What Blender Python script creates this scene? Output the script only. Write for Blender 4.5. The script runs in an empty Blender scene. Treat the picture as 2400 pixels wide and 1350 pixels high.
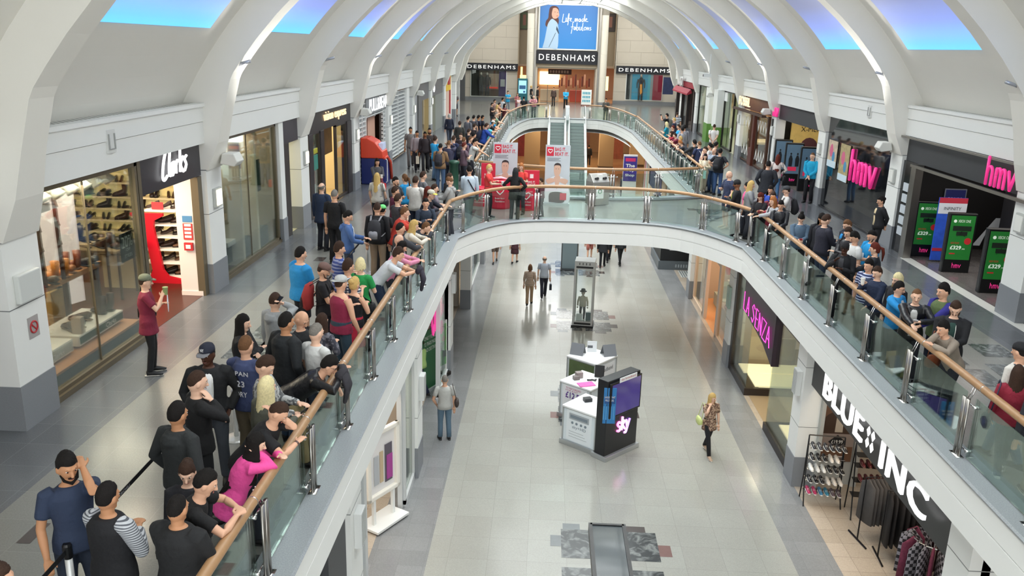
import bpy, bmesh, math, random
from mathutils import Vector, Matrix, noise
random.seed(7)
PI = math.pi
SC = bpy.context.scene
COL = SC.collection
def rad(a): return a*PI/180

# ---------------------------------------------------------------- camera
f_px = 1989.74
yaw, pitch, roll = rad(2.0944), rad(15.8392), rad(1.5146)
Rz = Matrix(((math.cos(yaw), math.sin(yaw), 0), (-math.sin(yaw), math.cos(yaw), 0), (0, 0, 1)))
Rb = Matrix(((1, 0, 0), (0, 0, -1), (0, 1, 0)))
Rx = Matrix(((1, 0, 0), (0, math.cos(pitch), -math.sin(pitch)), (0, math.sin(pitch), math.cos(pitch))))
Rr = Matrix(((math.cos(roll), -math.sin(roll), 0), (math.sin(roll), math.cos(roll), 0), (0, 0, 1)))
RR = Rr @ Rx @ Rb @ Rz
cd = bpy.data.cameras.new('camera'); cam = bpy.data.objects.new('camera', cd); COL.objects.link(cam)
cd.sensor_width = 36; cd.lens = f_px/2400*36; cd.clip_end = 300; cd.clip_start = 0.05
m3 = Matrix((RR[0], -RR[1], -RR[2])).transposed()
cam.matrix_world = Matrix.Translation((0, 0, 5.2)) @ m3.to_4x4()
SC.camera = cam

# ---------------------------------------------------------------- world, light, exposure
w = bpy.data.worlds.new('world'); SC.world = w; w.use_nodes = True
bg = w.node_tree.nodes['Background']; bg.inputs[0].default_value = (0.96, 0.985, 1.0, 1); bg.inputs[1].default_value = 2.85
def area(name, loc, rot, sx, sy, power, col=(1, 1, 1), spread=180):
    l = bpy.data.lights.new(name, 'AREA'); l.shape = 'RECTANGLE'; l.size = sx; l.size_y = sy; l.energy = power; l.color = col; l.spread = rad(spread)
    o = bpy.data.objects.new(name, l); COL.objects.link(o); o.location = loc; o.rotation_euler = rot; return o
DAY = (1.0, 1.0, .97)
for k in range(-1, 10):                                      # daylight through the glazed crown of each roof bay
    area('skylight_daylight', (1.4, 10.3+6.75*k+3.6, 9.5), (0, rad(-10), 0), 6.4, 5.4, 170 if k < 1 else 760, DAY)
for y in (10.9, 24.4, 37.9, 51.4):                            # beams of the wedge uplighters fixed to the pillars, thrown across at the vault
    for sd in (1, -1):
        if sd < 0: y += 6.75
        l = bpy.data.lights.new('uplighter_beam', 'SPOT'); l.energy = 480; l.spot_size = rad(125); l.spot_blend = 1; l.shadow_soft_size = .15; l.color = (1, .98, .94); q = bpy.data.objects.new('uplighter_beam', l); COL.objects.link(q)
        q.location = (1.4+sd*7.55, y+.3, 3.1); q.rotation_euler = (0, rad(180-sd*38), 0)
area('plaza_ceiling_lamp', (1.6, 79, 10.6), (0, 0, 0), 14, 10, 900, (1, .97, .92))  # broad unseen lamp hung under the closed plaza ceiling
SC.view_settings.view_transform = 'Standard'; SC.view_settings.look = 'None'; SC.view_settings.exposure = 0.16; SC.view_settings.gamma = 1
SC.view_settings.use_curve_mapping = False
SC.cycles.max_bounces = 7; SC.cycles.diffuse_bounces = 4; SC.cycles.glossy_bounces = 3; SC.cycles.transparent_max_bounces = 14

# ---------------------------------------------------------------- materials
def hexc(s):
    s = s.lstrip('#'); v = [int(s[i:i+2], 16)/255 for i in (0, 2, 4)]
    return tuple((x/12.92 if x <= .04045 else ((x+.055)/1.055)**2.4) for x in v)
MATS = {}
def mat(col, rough=.6, metal=0, noise_amt=0, noise_scale=8, emit=0, bump=0, bscale=40, spec=.5, key=None):
    """plain procedural principled material; colour is an sRGB hex string"""
    k = key or (col, rough, metal, noise_amt, noise_scale, emit, bump, bscale, spec)
    if k in MATS: return MATS[k]
    m = bpy.data.materials.new('mat_'+str(col).strip('#')); m.use_nodes = True; nt = m.node_tree; b = nt.nodes['Principled BSDF']
    c = hexc(col); b.inputs['Base Color'].default_value = (*c, 1); b.inputs['Roughness'].default_value = rough; b.inputs['Metallic'].default_value = metal
    b.inputs['Specular IOR Level'].default_value = spec
    if emit: b.inputs['Emission Color'].default_value = (*c, 1); b.inputs['Emission Strength'].default_value = emit
    if noise_amt or bump:
        tc = nt.nodes.new('ShaderNodeTexCoord'); nz = nt.nodes.new('ShaderNodeTexNoise'); nz.inputs['Scale'].default_value = noise_scale; nz.inputs['Detail'].default_value = 4
        nt.links.new(tc.outputs['Object'], nz.inputs['Vector'])
        if noise_amt:
            mx = nt.nodes.new('ShaderNodeMix'); mx.data_type = 'RGBA'
            mx.inputs[6].default_value = (*[x*(1-noise_amt) for x in c], 1); mx.inputs[7].default_value = (*[min(1, x*(1+noise_amt)) for x in c], 1)
            nt.links.new(nz.outputs['Fac'], mx.inputs[0]); nt.links.new(mx.outputs[2], b.inputs['Base Color'])
        if bump:
            n2 = nt.nodes.new('ShaderNodeTexNoise'); n2.inputs['Scale'].default_value = bscale; nt.links.new(tc.outputs['Object'], n2.inputs['Vector'])
            bp = nt.nodes.new('ShaderNodeBump'); bp.inputs['Strength'].default_value = bump; bp.inputs['Distance'].default_value = .02
            nt.links.new(n2.outputs['Fac'], bp.inputs['Height']); nt.links.new(bp.outputs['Normal'], b.inputs['Normal'])
    MATS[k] = m; return m
def glass(name, tint='#dfeeea', refl=.12, dark=0.0):
    """clear sheet: lets light through with a fresnel mirror on top"""
    if name in MATS: return MATS[name]
    m = bpy.data.materials.new(name); m.use_nodes = True; nt = m.node_tree; nt.nodes.clear()
    out = nt.nodes.new('ShaderNodeOutputMaterial'); mx = nt.nodes.new('ShaderNodeMixShader'); tr = nt.nodes.new('ShaderNodeBsdfTransparent'); gl = nt.nodes.new('ShaderNodeBsdfGlossy')
    tr.inputs[0].default_value = (*hexc(tint), 1); gl.inputs['Roughness'].default_value = .02; gl.inputs['Color'].default_value = (.95, 1, .98, 1)
    lw = nt.nodes.new('ShaderNodeLayerWeight'); lw.inputs[0].default_value = .2
    mr = nt.nodes.new('ShaderNodeMapRange'); mr.inputs[3].default_value = refl; mr.inputs[4].default_value = .6
    nt.links.new(lw.outputs['Fresnel'], mr.inputs[0]); nt.links.new(mr.outputs[0], mx.inputs[0])
    nt.links.new(tr.outputs[0], mx.inputs[1]); nt.links.new(gl.outputs[0], mx.inputs[2]); nt.links.new(mx.outputs[0], out.inputs[0])
    MATS[name] = m; return m
def tile_mat(name, base, dark, size=.6, rough=.22, joint='#8f918f', grain=1.0):
    """polished granite slabs: speckle, slab to slab variation and thin joints, laid in world x/y"""
    m = bpy.data.materials.new(name); m.use_nodes = True; nt = m.node_tree; b = nt.nodes['Principled BSDF']
    tc = nt.nodes.new('ShaderNodeTexCoord')
    mp = nt.nodes.new('ShaderNodeMapping'); mp.inputs['Location'].default_value = (.1, .25, 0); nt.links.new(tc.outputs['Object'], mp.inputs[0])
    br = nt.nodes.new('ShaderNodeTexBrick'); br.offset = 0; br.squash = 1; br.inputs['Scale'].default_value = 1
    br.inputs['Brick Width'].default_value = size; br.inputs['Row Height'].default_value = size; br.inputs['Mortar Size'].default_value = .0035; br.inputs['Mortar Smooth'].default_value = .3; br.inputs['Bias'].default_value = 0
    br.inputs['Color1'].default_value = (*hexc(base), 1); br.inputs['Color2'].default_value = (*hexc(dark), 1); br.inputs['Mortar'].default_value = (*hexc(joint), 1)
    nt.links.new(mp.outputs[0], br.inputs['Vector'])
    nz = nt.nodes.new('ShaderNodeTexNoise'); nz.inputs['Scale'].default_value = 55; nz.inputs['Detail'].default_value = 5; nz.inputs['Roughness'].default_value = .8; nt.links.new(tc.outputs['Object'], nz.inputs[0])
    mr = nt.nodes.new('ShaderNodeMapRange'); mr.inputs[1].default_value = .35; mr.inputs[2].default_value = .65; mr.inputs[3].default_value = 1-.18*grain; mr.inputs[4].default_value = 1+.10*grain; nt.links.new(nz.outputs['Fac'], mr.inputs[0])
    n3 = nt.nodes.new('ShaderNodeTexNoise'); n3.inputs['Scale'].default_value = .45; n3.inputs['Detail'].default_value = 3; nt.links.new(tc.outputs['Object'], n3.inputs[0])
    m3_ = nt.nodes.new('ShaderNodeMapRange'); m3_.inputs[1].default_value = .3; m3_.inputs[2].default_value = .7; m3_.inputs[3].default_value = .93; m3_.inputs[4].default_value = 1.04; nt.links.new(n3.outputs['Fac'], m3_.inputs[0])
    mu = nt.nodes.new('ShaderNodeMath'); mu.operation = 'MULTIPLY'; nt.links.new(mr.outputs[0], mu.inputs[0]); nt.links.new(m3_.outputs[0], mu.inputs[1])
    vm = nt.nodes.new('ShaderNodeVectorMath'); vm.operation = 'SCALE'; nt.links.new(br.outputs['Color'], vm.inputs[0]); nt.links.new(mu.outputs[0], vm.inputs['Scale'])
    nt.links.new(vm.outputs[0], b.inputs['Base Color'])
    b.inputs['Roughness'].default_value = rough; b.inputs['Specular IOR Level'].default_value = .45
    return m
def marble_mat(name, a, b_, scale=3):
    m = bpy.data.materials.new(name); m.use_nodes = True; nt = m.node_tree; b = nt.nodes['Principled BSDF']
    tc = nt.nodes.new('ShaderNodeTexCoord'); nz = nt.nodes.new('ShaderNodeTexNoise'); nz.inputs['Scale'].default_value = scale; nz.inputs['Detail'].default_value = 9; nz.inputs['Distortion'].default_value = 1.6
    nt.links.new(tc.outputs['Object'], nz.inputs[0]); cr = nt.nodes.new('ShaderNodeValToRGB')
    cr.color_ramp.elements[0].position = .45; cr.color_ramp.elements[0].color = (*hexc(a), 1); cr.color_ramp.elements[1].position = .72; cr.color_ramp.elements[1].color = (*hexc(b_), 1)
    nt.links.new(nz.outputs['Fac'], cr.inputs[0]); nt.links.new(cr.outputs[0], b.inputs['Base Color']); b.inputs['Roughness'].default_value = .15
    return m
WHITE = mat('#e9eae6', .55, noise_amt=.015, noise_scale=2)
CREAM = mat('#e6e4dc', .8, noise_amt=.02, noise_scale=1.5)
STEEL = mat('#a7a39d', .28, 1); CHROME = mat('#d6d6d4', .12, 1)
WOOD = mat('#a8825c', .38, noise_amt=.2, noise_scale=9)
BLACK = mat('#0d0d0f', .35); DKFRAME = mat('#241f1c', .4); GREYST = mat('#85888c', .35, noise_amt=.14, noise_scale=70)
GRANITE = mat('#92979a', .35, noise_amt=.45, noise_scale=70)
BALGLASS = glass('balustrade_glass', '#eef6f3', .045)
SHOPGLASS = glass('shop_glass', '#f0f3f1', .035)

# ---------------------------------------------------------------- mesh builder
class MB:
    def __init__(s): s.v = []; s.f = []; s.m = []
    def add(s, vs, fs, mi=0):
        n = len(s.v); s.v += [tuple(v) for v in vs]; s.f += [tuple(i+n for i in f) for f in fs]; s.m += [mi]*len(fs); return s
    def box(s, x0, x1, y0, y1, z0, z1, mi=0, M=None):
        vs = [Vector((x, y, z)) for x in (x0, x1) for y in (y0, y1) for z in (z0, z1)]
        if M: vs = [M @ v for v in vs]
        return s.add(vs, [(0, 1, 3, 2), (4, 6, 7, 5), (0, 4, 5, 1), (2, 3, 7, 6), (0, 2, 6, 4), (1, 5, 7, 3)], mi)
    def prism(s, poly, axis, a, b, mi=0, M=None):
        """poly: 2D points in the two other axes (in x,y,z order), extruded along axis from a to b"""
        n = len(poly); vs = []
        for t in (a, b):
            for p in poly:
                q = list(p); q.insert(axis, t); vs.append(Vector(q))
        if M: vs = [M @ v for v in vs]
        fs = [tuple(range(n))[::-1], tuple(range(n, 2*n))]+[(i, (i+1) % n, (i+1) % n+n, i+n) for i in range(n)]
        return s.add(vs, fs, mi)
    def tube(s, pts, rad_, n=8, mi=0, cap=True, closed=False, up=None):
        """swept tube; rad_ a number, a list, or list of (rx, ry)"""
        pts = [Vector(p) for p in pts]; k = len(pts)
        if not isinstance(rad_, (list, tuple)): rad_ = [rad_]*k
        vs = []; prev = Vector(up) if up else None
        for i, p in enumerate(pts):
            a = pts[i-1] if (i > 0 or closed) else p; b = pts[(i+1) % k] if (i < k-1 or closed) else p
            t = (b-a)
            if t.length < 1e-9: t = Vector((0, 0, 1))
            t.normalize()
            if prev is None: prev = Vector((1, 0, 0)) if abs(t.x) < .9 else Vector((0, 1, 0))
            x = prev-t*prev.dot(t)
            if x.length < 1e-6: x = t.orthogonal()
            x.normalize(); y = t.cross(x); prev = x
            r = rad_[i]; rx, ry = r if isinstance(r, (tuple, list)) else (r, r)
            for j in range(n):
                an = 2*PI*j/n; vs.append(p+x*(math.cos(an)*rx)+y*(math.sin(an)*ry))
        fs = []
        for i in range(k if closed else k-1):
            for j in range(n):
                i2 = (i+1) % k; fs.append((i*n+j, i*n+(j+1) % n, i2*n+(j+1) % n, i2*n+j))
        if cap and not closed: fs += [tuple(range(n))[::-1], tuple((k-1)*n+j for j in range(n))]
        return s.add(vs, fs, mi)
    def cyl(s, p0, p1, r, n=12, mi=0): return s.tube([p0, p1], r, n, mi)
    def ball(s, c, r, nu=12, nv=8, mi=0, M=None):
        c = Vector(c); r = Vector(r) if isinstance(r, (tuple, list)) else Vector((r, r, r)); vs = []
        for i in range(1, nv):
            th = PI*i/nv
            for j in range(nu):
                ph = 2*PI*j/nu; vs.append(Vector((r.x*math.sin(th)*math.cos(ph), r.y*math.sin(th)*math.sin(ph), r.z*math.cos(th))))
        vs += [Vector((0, 0, r.z)), Vector((0, 0, -r.z))]
        if M: vs = [M @ v for v in vs]
        vs = [v+c for v in vs]; T = len(vs)-2; B = T+1
        fs = [(i*nu+j, (i+1)*nu+j, (i+1)*nu+(j+1) % nu, i*nu+(j+1) % nu) for i in range(nv-2) for j in range(nu)]
        fs += [(T, j, (j+1) % nu) for j in range(nu)]+[(B, (nv-2)*nu+(j+1) % nu, (nv-2)*nu+j) for j in range(nu)]
        return s.add(vs, fs, mi)
    def lathe(s, prof, c=(0, 0, 0), n=20, mi=0):
        vs = []; c = Vector(c)
        for r, z in prof:
            for j in range(n): a = 2*PI*j/n; vs.append(c+Vector((r*math.cos(a), r*math.sin(a), z)))
        k = len(prof); fs = [(i*n+j, i*n+(j+1) % n, (i+1)*n+(j+1) % n, (i+1)*n+j) for i in range(k-1) for j in range(n)]
        fs += [tuple(range(n))[::-1], tuple((k-1)*n+j for j in range(n))]
        return s.add(vs, fs, mi)
    def quad(s, a, b, c, d, mi=0): return s.add([a, b, c, d], [(0, 1, 2, 3)], mi)
    def build(s, name, mats, parent=None, smooth=False, bevel=0, M=None):
        me = bpy.data.meshes.new(name); me.from_pydata([tuple(v) for v in s.v], [], s.f)
        if not isinstance(mats, (list, tuple)): mats = [mats]
        for m in mats: me.materials.append(m)
        me.polygons.foreach_set('material_index', s.m)
        if smooth: me.polygons.foreach_set('use_smooth', [True]*len(s.f))
        me.update(); o = bpy.data.objects.new(name, me); COL.objects.link(o)
        if M is not None: o.matrix_basis = M
        if parent: o.parent = parent
        if bevel:
            b = o.modifiers.new('bevel', 'BEVEL'); b.width = bevel; b.segments = 2; b.limit_method = 'ANGLE'
        return o
def tag(o, label=None, cat=None, group=None, kind=None):
    if label: o['label'] = label
    if cat: o['category'] = cat
    if group: o['group'] = group
    if kind: o['kind'] = kind
    return o
def empty(name, loc=(0, 0, 0), rz=0, label=None, cat=None, group=None, rot=None):
    o = bpy.data.objects.new(name, None); COL.objects.link(o); o.location = loc; o.rotation_euler = rot or (0, 0, rad(rz)); o.empty_display_size = .1
    return tag(o, label, cat, group)
def struct(name, mb, mats, **k):
    return tag(mb.build(name, mats, **k), kind='structure')
_tc = {}
def text_mesh(body, spacing=1.0, bold=0.0):
    """mesh data of a line of text in the built in font: list of verts, faces, and bounds"""
    k = (body, spacing, bold)
    if k in _tc: return _tc[k]
    cu = bpy.data.curves.new('t', 'FONT'); cu.body = body; cu.space_character = spacing; cu.offset = bold; cu.resolution_u = 3; cu.fill_mode = 'FRONT'
    o = bpy.data.objects.new('t', cu); COL.objects.link(o); bpy.context.view_layer.update()
    me = bpy.data.meshes.new_from_object(o.evaluated_get(bpy.context.evaluated_depsgraph_get()))
    vs = [(v.co.x, v.co.y) for v in me.vertices]; fs = [tuple(p.vertices) for p in me.polygons]
    bpy.data.objects.remove(o); bpy.data.curves.remove(cu); bpy.data.meshes.remove(me)
    xs = [v[0] for v in vs]; ys = [v[1] for v in vs]; r = (vs, fs, (min(xs), max(xs), min(ys), max(ys))); _tc[k] = r; return r
def add_text(mb, body, org, right, up, W, H=None, depth=.0, mi=0, spacing=1.0, bold=0.0):
    """writes text with its lower left at org, fitted to width W (and height H), raised by depth"""
    vs, fs, (x0, x1, y0, y1) = text_mesh(body, spacing, bold); right = Vector(right).normalized(); up = Vector(up).normalized(); nrm = right.cross(up)
    sx = W/(x1-x0); sy = (H/(y1-y0)) if H else sx; org = Vector(org)
    P = [org+right*((x-x0)*sx)+up*((y-y0)*sy) for x, y in vs]
    if depth <= .002:
        mb.add([p+nrm*depth for p in P], fs, mi); return mb
    n = len(P); ed = {}
    for f in fs:
        for i in range(len(f)):
            e = (f[i], f[(i+1) % len(f)]); ed[e] = ed.get(e, 0)+1
    bd = [e for e in ed if (e[1], e[0]) not in ed]
    mb.add([p+nrm*depth for p in P]+P, list(fs)+[(b, a, a+n, b+n) for a, b in bd], mi); return mb
def strokes(mb, lines, org, right, up, S, r, depth=0, mi=0, n=8):
    """handwriting and logo strokes: polylines in unit space swept as tubes"""
    right = Vector(right).normalized(); up = Vector(up).normalized(); nrm = right.cross(up); org = Vector(org)
    for ln in lines:
        P = [org+right*(x*S)+up*(y*S)+nrm*depth for x, y in smooth2(ln)]
        mb.tube(P, r, n, mi)
    return mb
def smooth2(pts, k=5):
    if len(pts) < 3: return pts
    out = []; n = len(pts)
    for i in range(n-1):
        p0 = pts[max(0, i-1)]; p1 = pts[i]; p2 = pts[i+1]; p3 = pts[min(n-1, i+2)]
        for j in range(k):
            t = j/k; out.append(tuple(.5*((2*b)+(-a+c)*t+(2*a-5*b+4*c-d)*t*t+(-a+3*b-3*c+d)*t**3) for a, b, c, d in zip(p0, p1, p2, p3)))
    out.append(tuple(pts[-1])); return out
# ================================================================ large structure
ZG = -4.5; XL, XR = -2.4, 5.47; XC = 1.535; XH = 3.935; AX = 1.4
RY = [10.3+6.75*k for k in range(-2, 9)]+[68.2]                    # near faces of the roof ribs
def yf(x): u = abs((x-XC)/XH); return 22.9+3.0*(1-min(1, u)**4)
def yr(x): u = (x-XC)/XH; return 30.5+1.1*u*u
def ye(x): u = abs((x-XC)/XH); return 56+9.6*(1-min(1, u)**6)
XS = [XC+XH*(-math.cos(PI*i/26)) for i in range(27)]
def inter(a, b, t): return a+(b-a)*t
TL = tile_mat('granite_light', '#83837e', '#7c7c77', .6, .2, '#8c8d88'); TD = tile_mat('granite_dark', '#66696d', '#5f6266', .6, .2, '#777c80')
TG = tile_mat('granite_ground', '#a9a9a1', '#a3a29a', .78, .16, '#8f8f88', .8); TS = tile_mat('granite_side', '#8f9090', '#858686', .5, .18, '#7d7f80')
TW = tile_mat('granite_warm', '#c3b5a4', '#b7a997', .5, .2, '#857a70')
MARB = marble_mat('inlay_marble', '#3b3f41', '#8d918f', 4); INDK = mat('#4a4240', .2); INRED = mat('#7d5f5a', .2, noise_amt=.1); INGR = mat('#6f7476', .2, noise_amt=.1)
fl = MB()
def fq(x0, x1, y0, y1, z, mi): fl.quad((x0, y0, z), (x1, y0, z), (x1, y1, z), (x0, y1, z), mi)
# upper storey
fq(-13, -6.0, -6, 68, 0, 1); fq(-6.0, XL-.38, -6, 56, 0, 0); fq(XR+.4, 8.75, -6, 56, 0, 0); fq(8.75, 16, -6, 68, 0, 1)
for a, b in zip(XS[:-1], XS[1:]):
    fl.quad((a, yf(a)+.38, 0), (b, yf(b)+.38, 0), (b, yr(b)-.38, 0), (a, yr(a)-.38, 0), 0)
    fl.quad((a, ye(a)+.0, 0), (b, ye(b)+.0, 0), (b, 68, 0), (a, 68, 0), 0)
fq(-6, XL, 56, 68, 0, 0); fq(XR, 8.75, 56, 68, 0, 0); fq(XL-.38, XL, 22.9, 31.6, 0, 0); fq(XR, XR+.4, 22.9, 31.6, 0, 0); fq(-14, 18, 68, 100, 0, 0)
def inlay(x0, x1, y0, y1, z, mi): fq(x0, x1, y0, y1, z+.003, mi)
for q in [(-5.48, -5.33, 7.7, 8.1, 3), (-5.66, -5.42, 20.1, 20.5, 3), (-5.4, -4.75, 13.3, 14.2, 2), (-5.3, -4.6, 14.35, 15.2, 2), (-4.5, -3.7, 13.3, 14.2, 2), (-4.45, -3.7, 14.35, 15.2, 2),
          (-3.2, -2.25, 26.1, 26.75, 2), (-3.2, -2.25, 27.0, 27.7, 2), (-3.4, -3.2, 26.9, 27.2, 3), (-2.2, -1.9, 26.3, 26.6, 4), (5.15, 6.1, 27.0, 27.9, 2), (5.15, 6.1, 28.2, 29.1, 2), (4.9, 5.15, 28.8, 29.2, 3),
          (7.2, 7.75, 13.4, 14.2, 2), (7.9, 8.6, 13.5, 14.5, 2), (7.1, 7.6, 14.4, 15.1, 2), (8.1, 8.7, 14.9, 15.6, 2), (-5.0, -4.5, 62, 62.35, 3), (-5.2, -4.8, 59.5, 59.8, 3), (6.8, 7.4, 62, 62.3, 3), (8.3, 9.2, 61, 61.3, 3), (6.4, 7.2, 37.5, 37.7, 3), (7.4, 7.9, 36.2, 36.35, 3)]:
    inlay(*q[:4], 0, q[4])
struct('floor', fl, [TL, TD, MARB, INDK, INGR])
fl = MB()
fq(-2.05, 5.17, -8, 110, ZG, 0); fq(-3.2, -2.05, -8, 110, ZG, 1); fq(5.17, 6.05, -8, 110, ZG, 1); fq(-12, -3.2, -8, 110, ZG, 2); fq(6.05, 16, -8, 110, ZG, 2)
for y0 in (14.6, 22.3, 30.1, 37.8, 45.5):
    for s in (-1, 1):
        for xa, xb in ((.58, 1.5), (1.62, 2.55)): inlay(xa, xb, y0+s*.16, y0+s*1.2, ZG, 3)
        inlay(.36, .58, y0+s*.55, y0+s*.95, ZG, 6 if s > 0 else 5); inlay(2.55, 2.8, y0+s*.35, y0+s*.75, ZG, 5 if s > 0 else 4); inlay(.62, .98, y0+s*1.2, y0+s*1.42, ZG, 6); inlay(1.95, 2.35, y0+s*1.2, y0+s*1.42, ZG, 4)
struct('ground_floor', fl, [TG, TS, TW, MARB, INDK, INRED, INGR])

# slab soffits and the edges of the two voids
sl = MB()
def slab(x0, x1, y0, y1, z0=-.62, z1=-.02): sl.box(x0, x1, y0, y1, z0, z1)
slab(-13, XL-.05, -6, 66); slab(XR+.05, 16, -6, 66)
for a, b in zip(XS[:-1], XS[1:]):
    sl.add([(a, yf(a)+.05, -.6), (b, yf(b)+.05, -.6), (b, yr(b)-.05, -.6), (a, yr(a)-.05, -.6)], [(0, 3, 2, 1)])
    sl.add([(a, ye(a)+.05, -.9), (b, ye(b)+.05, -.9), (b, 100, -.9), (a, 100, -.9)], [(0, 3, 2, 1)])
struct('ceiling_under_gallery', sl, [WHITE])
def sweep2(mb, path, prof, mi=0, closed=False):
    """prof: (outward offset, z) ring swept along a 2D path whose void lies on its right hand side"""
    n = len(path); k = len(prof); rings = []
    for i, p in enumerate(path):
        p = Vector(p); a = Vector(path[i-1]) if (i > 0 or closed) else p; b = Vector(path[(i+1) % n]) if (i < n-1 or closed) else p
        d1 = (p-a).normalized() if (p-a).length > 1e-6 else (b-p).normalized(); d2 = (b-p).normalized() if (b-p).length > 1e-6 else d1
        n1 = Vector((d1.y, -d1.x)); n2 = Vector((d2.y, -d2.x)); m = (n1+n2); m = m/max(.3, m.dot(n1)) if m.length > 1e-6 else n1
        rings.append([(p.x+m.x*o, p.y+m.y*o, z) for o, z in prof])
    vs = [v for r in rings for v in r]
    fs = [(i*k+j, i*k+(j+1) % k, ((i+1) % n)*k+(j+1) % k, ((i+1) % n)*k+j) for i in range(n if closed else n-1) for j in range(k)]
    if not closed: fs += [tuple(range(k)), tuple(((n-1)*k+j) for j in range(k))[::-1]]
    return mb.add(vs, fs, mi)
P1 = [(XL, y) for y in (-6, 0, 10, 20)]+[(x, yf(x)) for x in XS]+[(XR, y) for y in (20, 10, 0, -6)]
P2 = [(XL, y) for y in (32.5, 40, 50)]+[(x, ye(x)) for x in XS]+[(XR, y) for y in (50, 40, 32.5)]+[(x, yr(x)) for x in XS[::-1]]
for nm, P, cl in (('trim_1', P1, False), ('trim_2', P2, True)):
    e = MB(); sweep2(e, P, [(.0, .02), (.0, -.27), (-.02, -.275), (-.02, -.29), (-.004, -.295), (-.004, -.64), (-.3, -.64), (-.3, .02)], 0, cl)
    sweep2(e, P, [(-.40, .1), (.02, .1), (.045, .075), (.02, .03), (-.40, .03)], 1, cl)
    struct(nm, e, [WHITE, GRANITE])

# roof: barrel vault with a glazed crown
vt = MB(); RV = 9.92
def vp(an, R=RV): return (AX+R*math.sin(rad(an)), -.78+R*math.cos(rad(an)))
angs = [-62.5+i*2.5 for i in range(51)]
for a, b in zip(angs[:-1], angs[1:]):
    if abs((a+b)/2) < 20: continue
    (xa, za), (xb, zb) = vp(a), vp(b); (xc, zc), (xd, zd) = vp(a, RV+.15), vp(b, RV+.15)
    vt.quad((xa, -6, za), (xa, 68.8, za), (xb, 68.8, zb), (xb, -6, zb)); vt.quad((xc, -6, zc), (xd, -6, zd), (xd, 68.8, zd), (xc, 68.8, zc))
struct('ceiling', vt, [CREAM], smooth=True)
sk = MB(); (xa, za), (xb, zb) = vp(-20), vp(20)
for y in [-6+i*1.12 for i in range(70)]: sk.box(xa, xb, y, y+.06, za-.02, za+.1)
for i in range(6): x = inter(xa, xb, i/5); sk.box(x-.04, x+.04, -6, 68.8, za-.05, za+.12)
struct('trim_3', sk, [WHITE])
gz = MB(); gz.quad((xa, -6, za+.1), (xb, -6, zb+.1), (xb, 68.8, zb+.1), (xa, 68.8, za+.1)); struct('window_1', gz, [glass('roof_glass', '#f4f8fa', .03)])
ri = 0
for k, y0 in enumerate(RY[1:]):
    r = MB(); inn = []; out = []
    for s in (-1, 1):
        half_i = [(8.3, 2.62), (8.06, 3.18), (7.9, 3.8), (7.72, 4.44)]+[(9.34*math.sin(rad(a)), -.78+9.34*math.cos(rad(a))) for a in (55, 53, 50, 46, 42, 38, 33, 28, 22, 16, 10, 5)]
        half_o = [(8.62, 2.62), (8.62, 3.18), (8.75, 3.7), (8.9, 4.1)]+[((RV+.1)*math.sin(rad(a)), -.78+(RV+.1)*math.cos(rad(a))) for a in (59, 56, 53, 49, 44, 39, 34, 28, 22, 16, 10, 5)]
        if s < 0: inn += [(AX-x, z) for x, z in half_i]+[(AX, 8.56)]; out += [(AX-x, z) for x, z in half_o]+[(AX, -.78+RV+.1)]
        else: inn += [(AX+x, z) for x, z in half_i[::-1]]; out += [(AX+x, z) for x, z in half_o[::-1]]
    n = len(inn); w_ = [.8, .62]+[.55]*(n-4)+[.62, .8]
    vs = [(x, y0, z) for x, z in inn]+[(x, y0, z) for x, z in out]+[(x, y0+w_[i], z) for i, (x, z) in enumerate(inn)]+[(x, y0+w_[i], z) for i, (x, z) in enumerate(out)]
    fs = []
    for i in range(n-1):
        fs += [(i, i+n, i+n+1, i+1), (i+2*n, i+1+2*n, i+1+3*n, i+3*n), (i, i+1, i+1+2*n, i+2*n), (i+n, i+3*n, i+1+3*n, i+1+n)]
    fs += [(0, 2*n, 3*n, n), (n-1, 2*n-1, 4*n-1, 3*n-1)]
    r.add(vs, fs)
    struct('trim_%d' % (10+k), r, [CREAM])
# shopfront pillars with granite feet, cornice bands and the mesh topped ledge above the shops
for k, y0 in enumerate(RY[1:-1]):
    for s in (-1, 1):
        x0 = AX+s*8.34; x1 = AX+s*8.75; a, b = min(x0, x1), max(x0, x1)
        p = MB(); p.box(a, b, y0, y0+.8, .64, 2.62); g = .012
        p.box(a-g, b+g, y0-g, y0+.8+g, 0, .64, 1); p.box(a-.004, b+.004, y0-.004, y0+.804, 1.7, 1.712, 2); p.box(a-.004, b+.004, y0-.004, y0+.804, 2.61, 2.63, 2)
        struct('trim_%d' % (30+2*k+(s > 0)), p, [WHITE, GREYST, mat('#777a7a', .6)])
GRILLE = mat('#b9b9b3', .6)
if True:
    nt = GRILLE.node_tree; b = nt.nodes['Principled BSDF']; tc = nt.nodes.new('ShaderNodeTexCoord'); ck = nt.nodes.new('ShaderNodeTexChecker'); ck.inputs['Scale'].default_value = 16
    ck.inputs[1].default_value = (*hexc('#d7d7d0'), 1); ck.inputs[2].default_value = (*hexc('#8d8d87'), 1); nt.links.new(tc.outputs['Object'], ck.inputs[0]); nt.links.new(ck.outputs[0], b.inputs['Base Color'])
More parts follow.
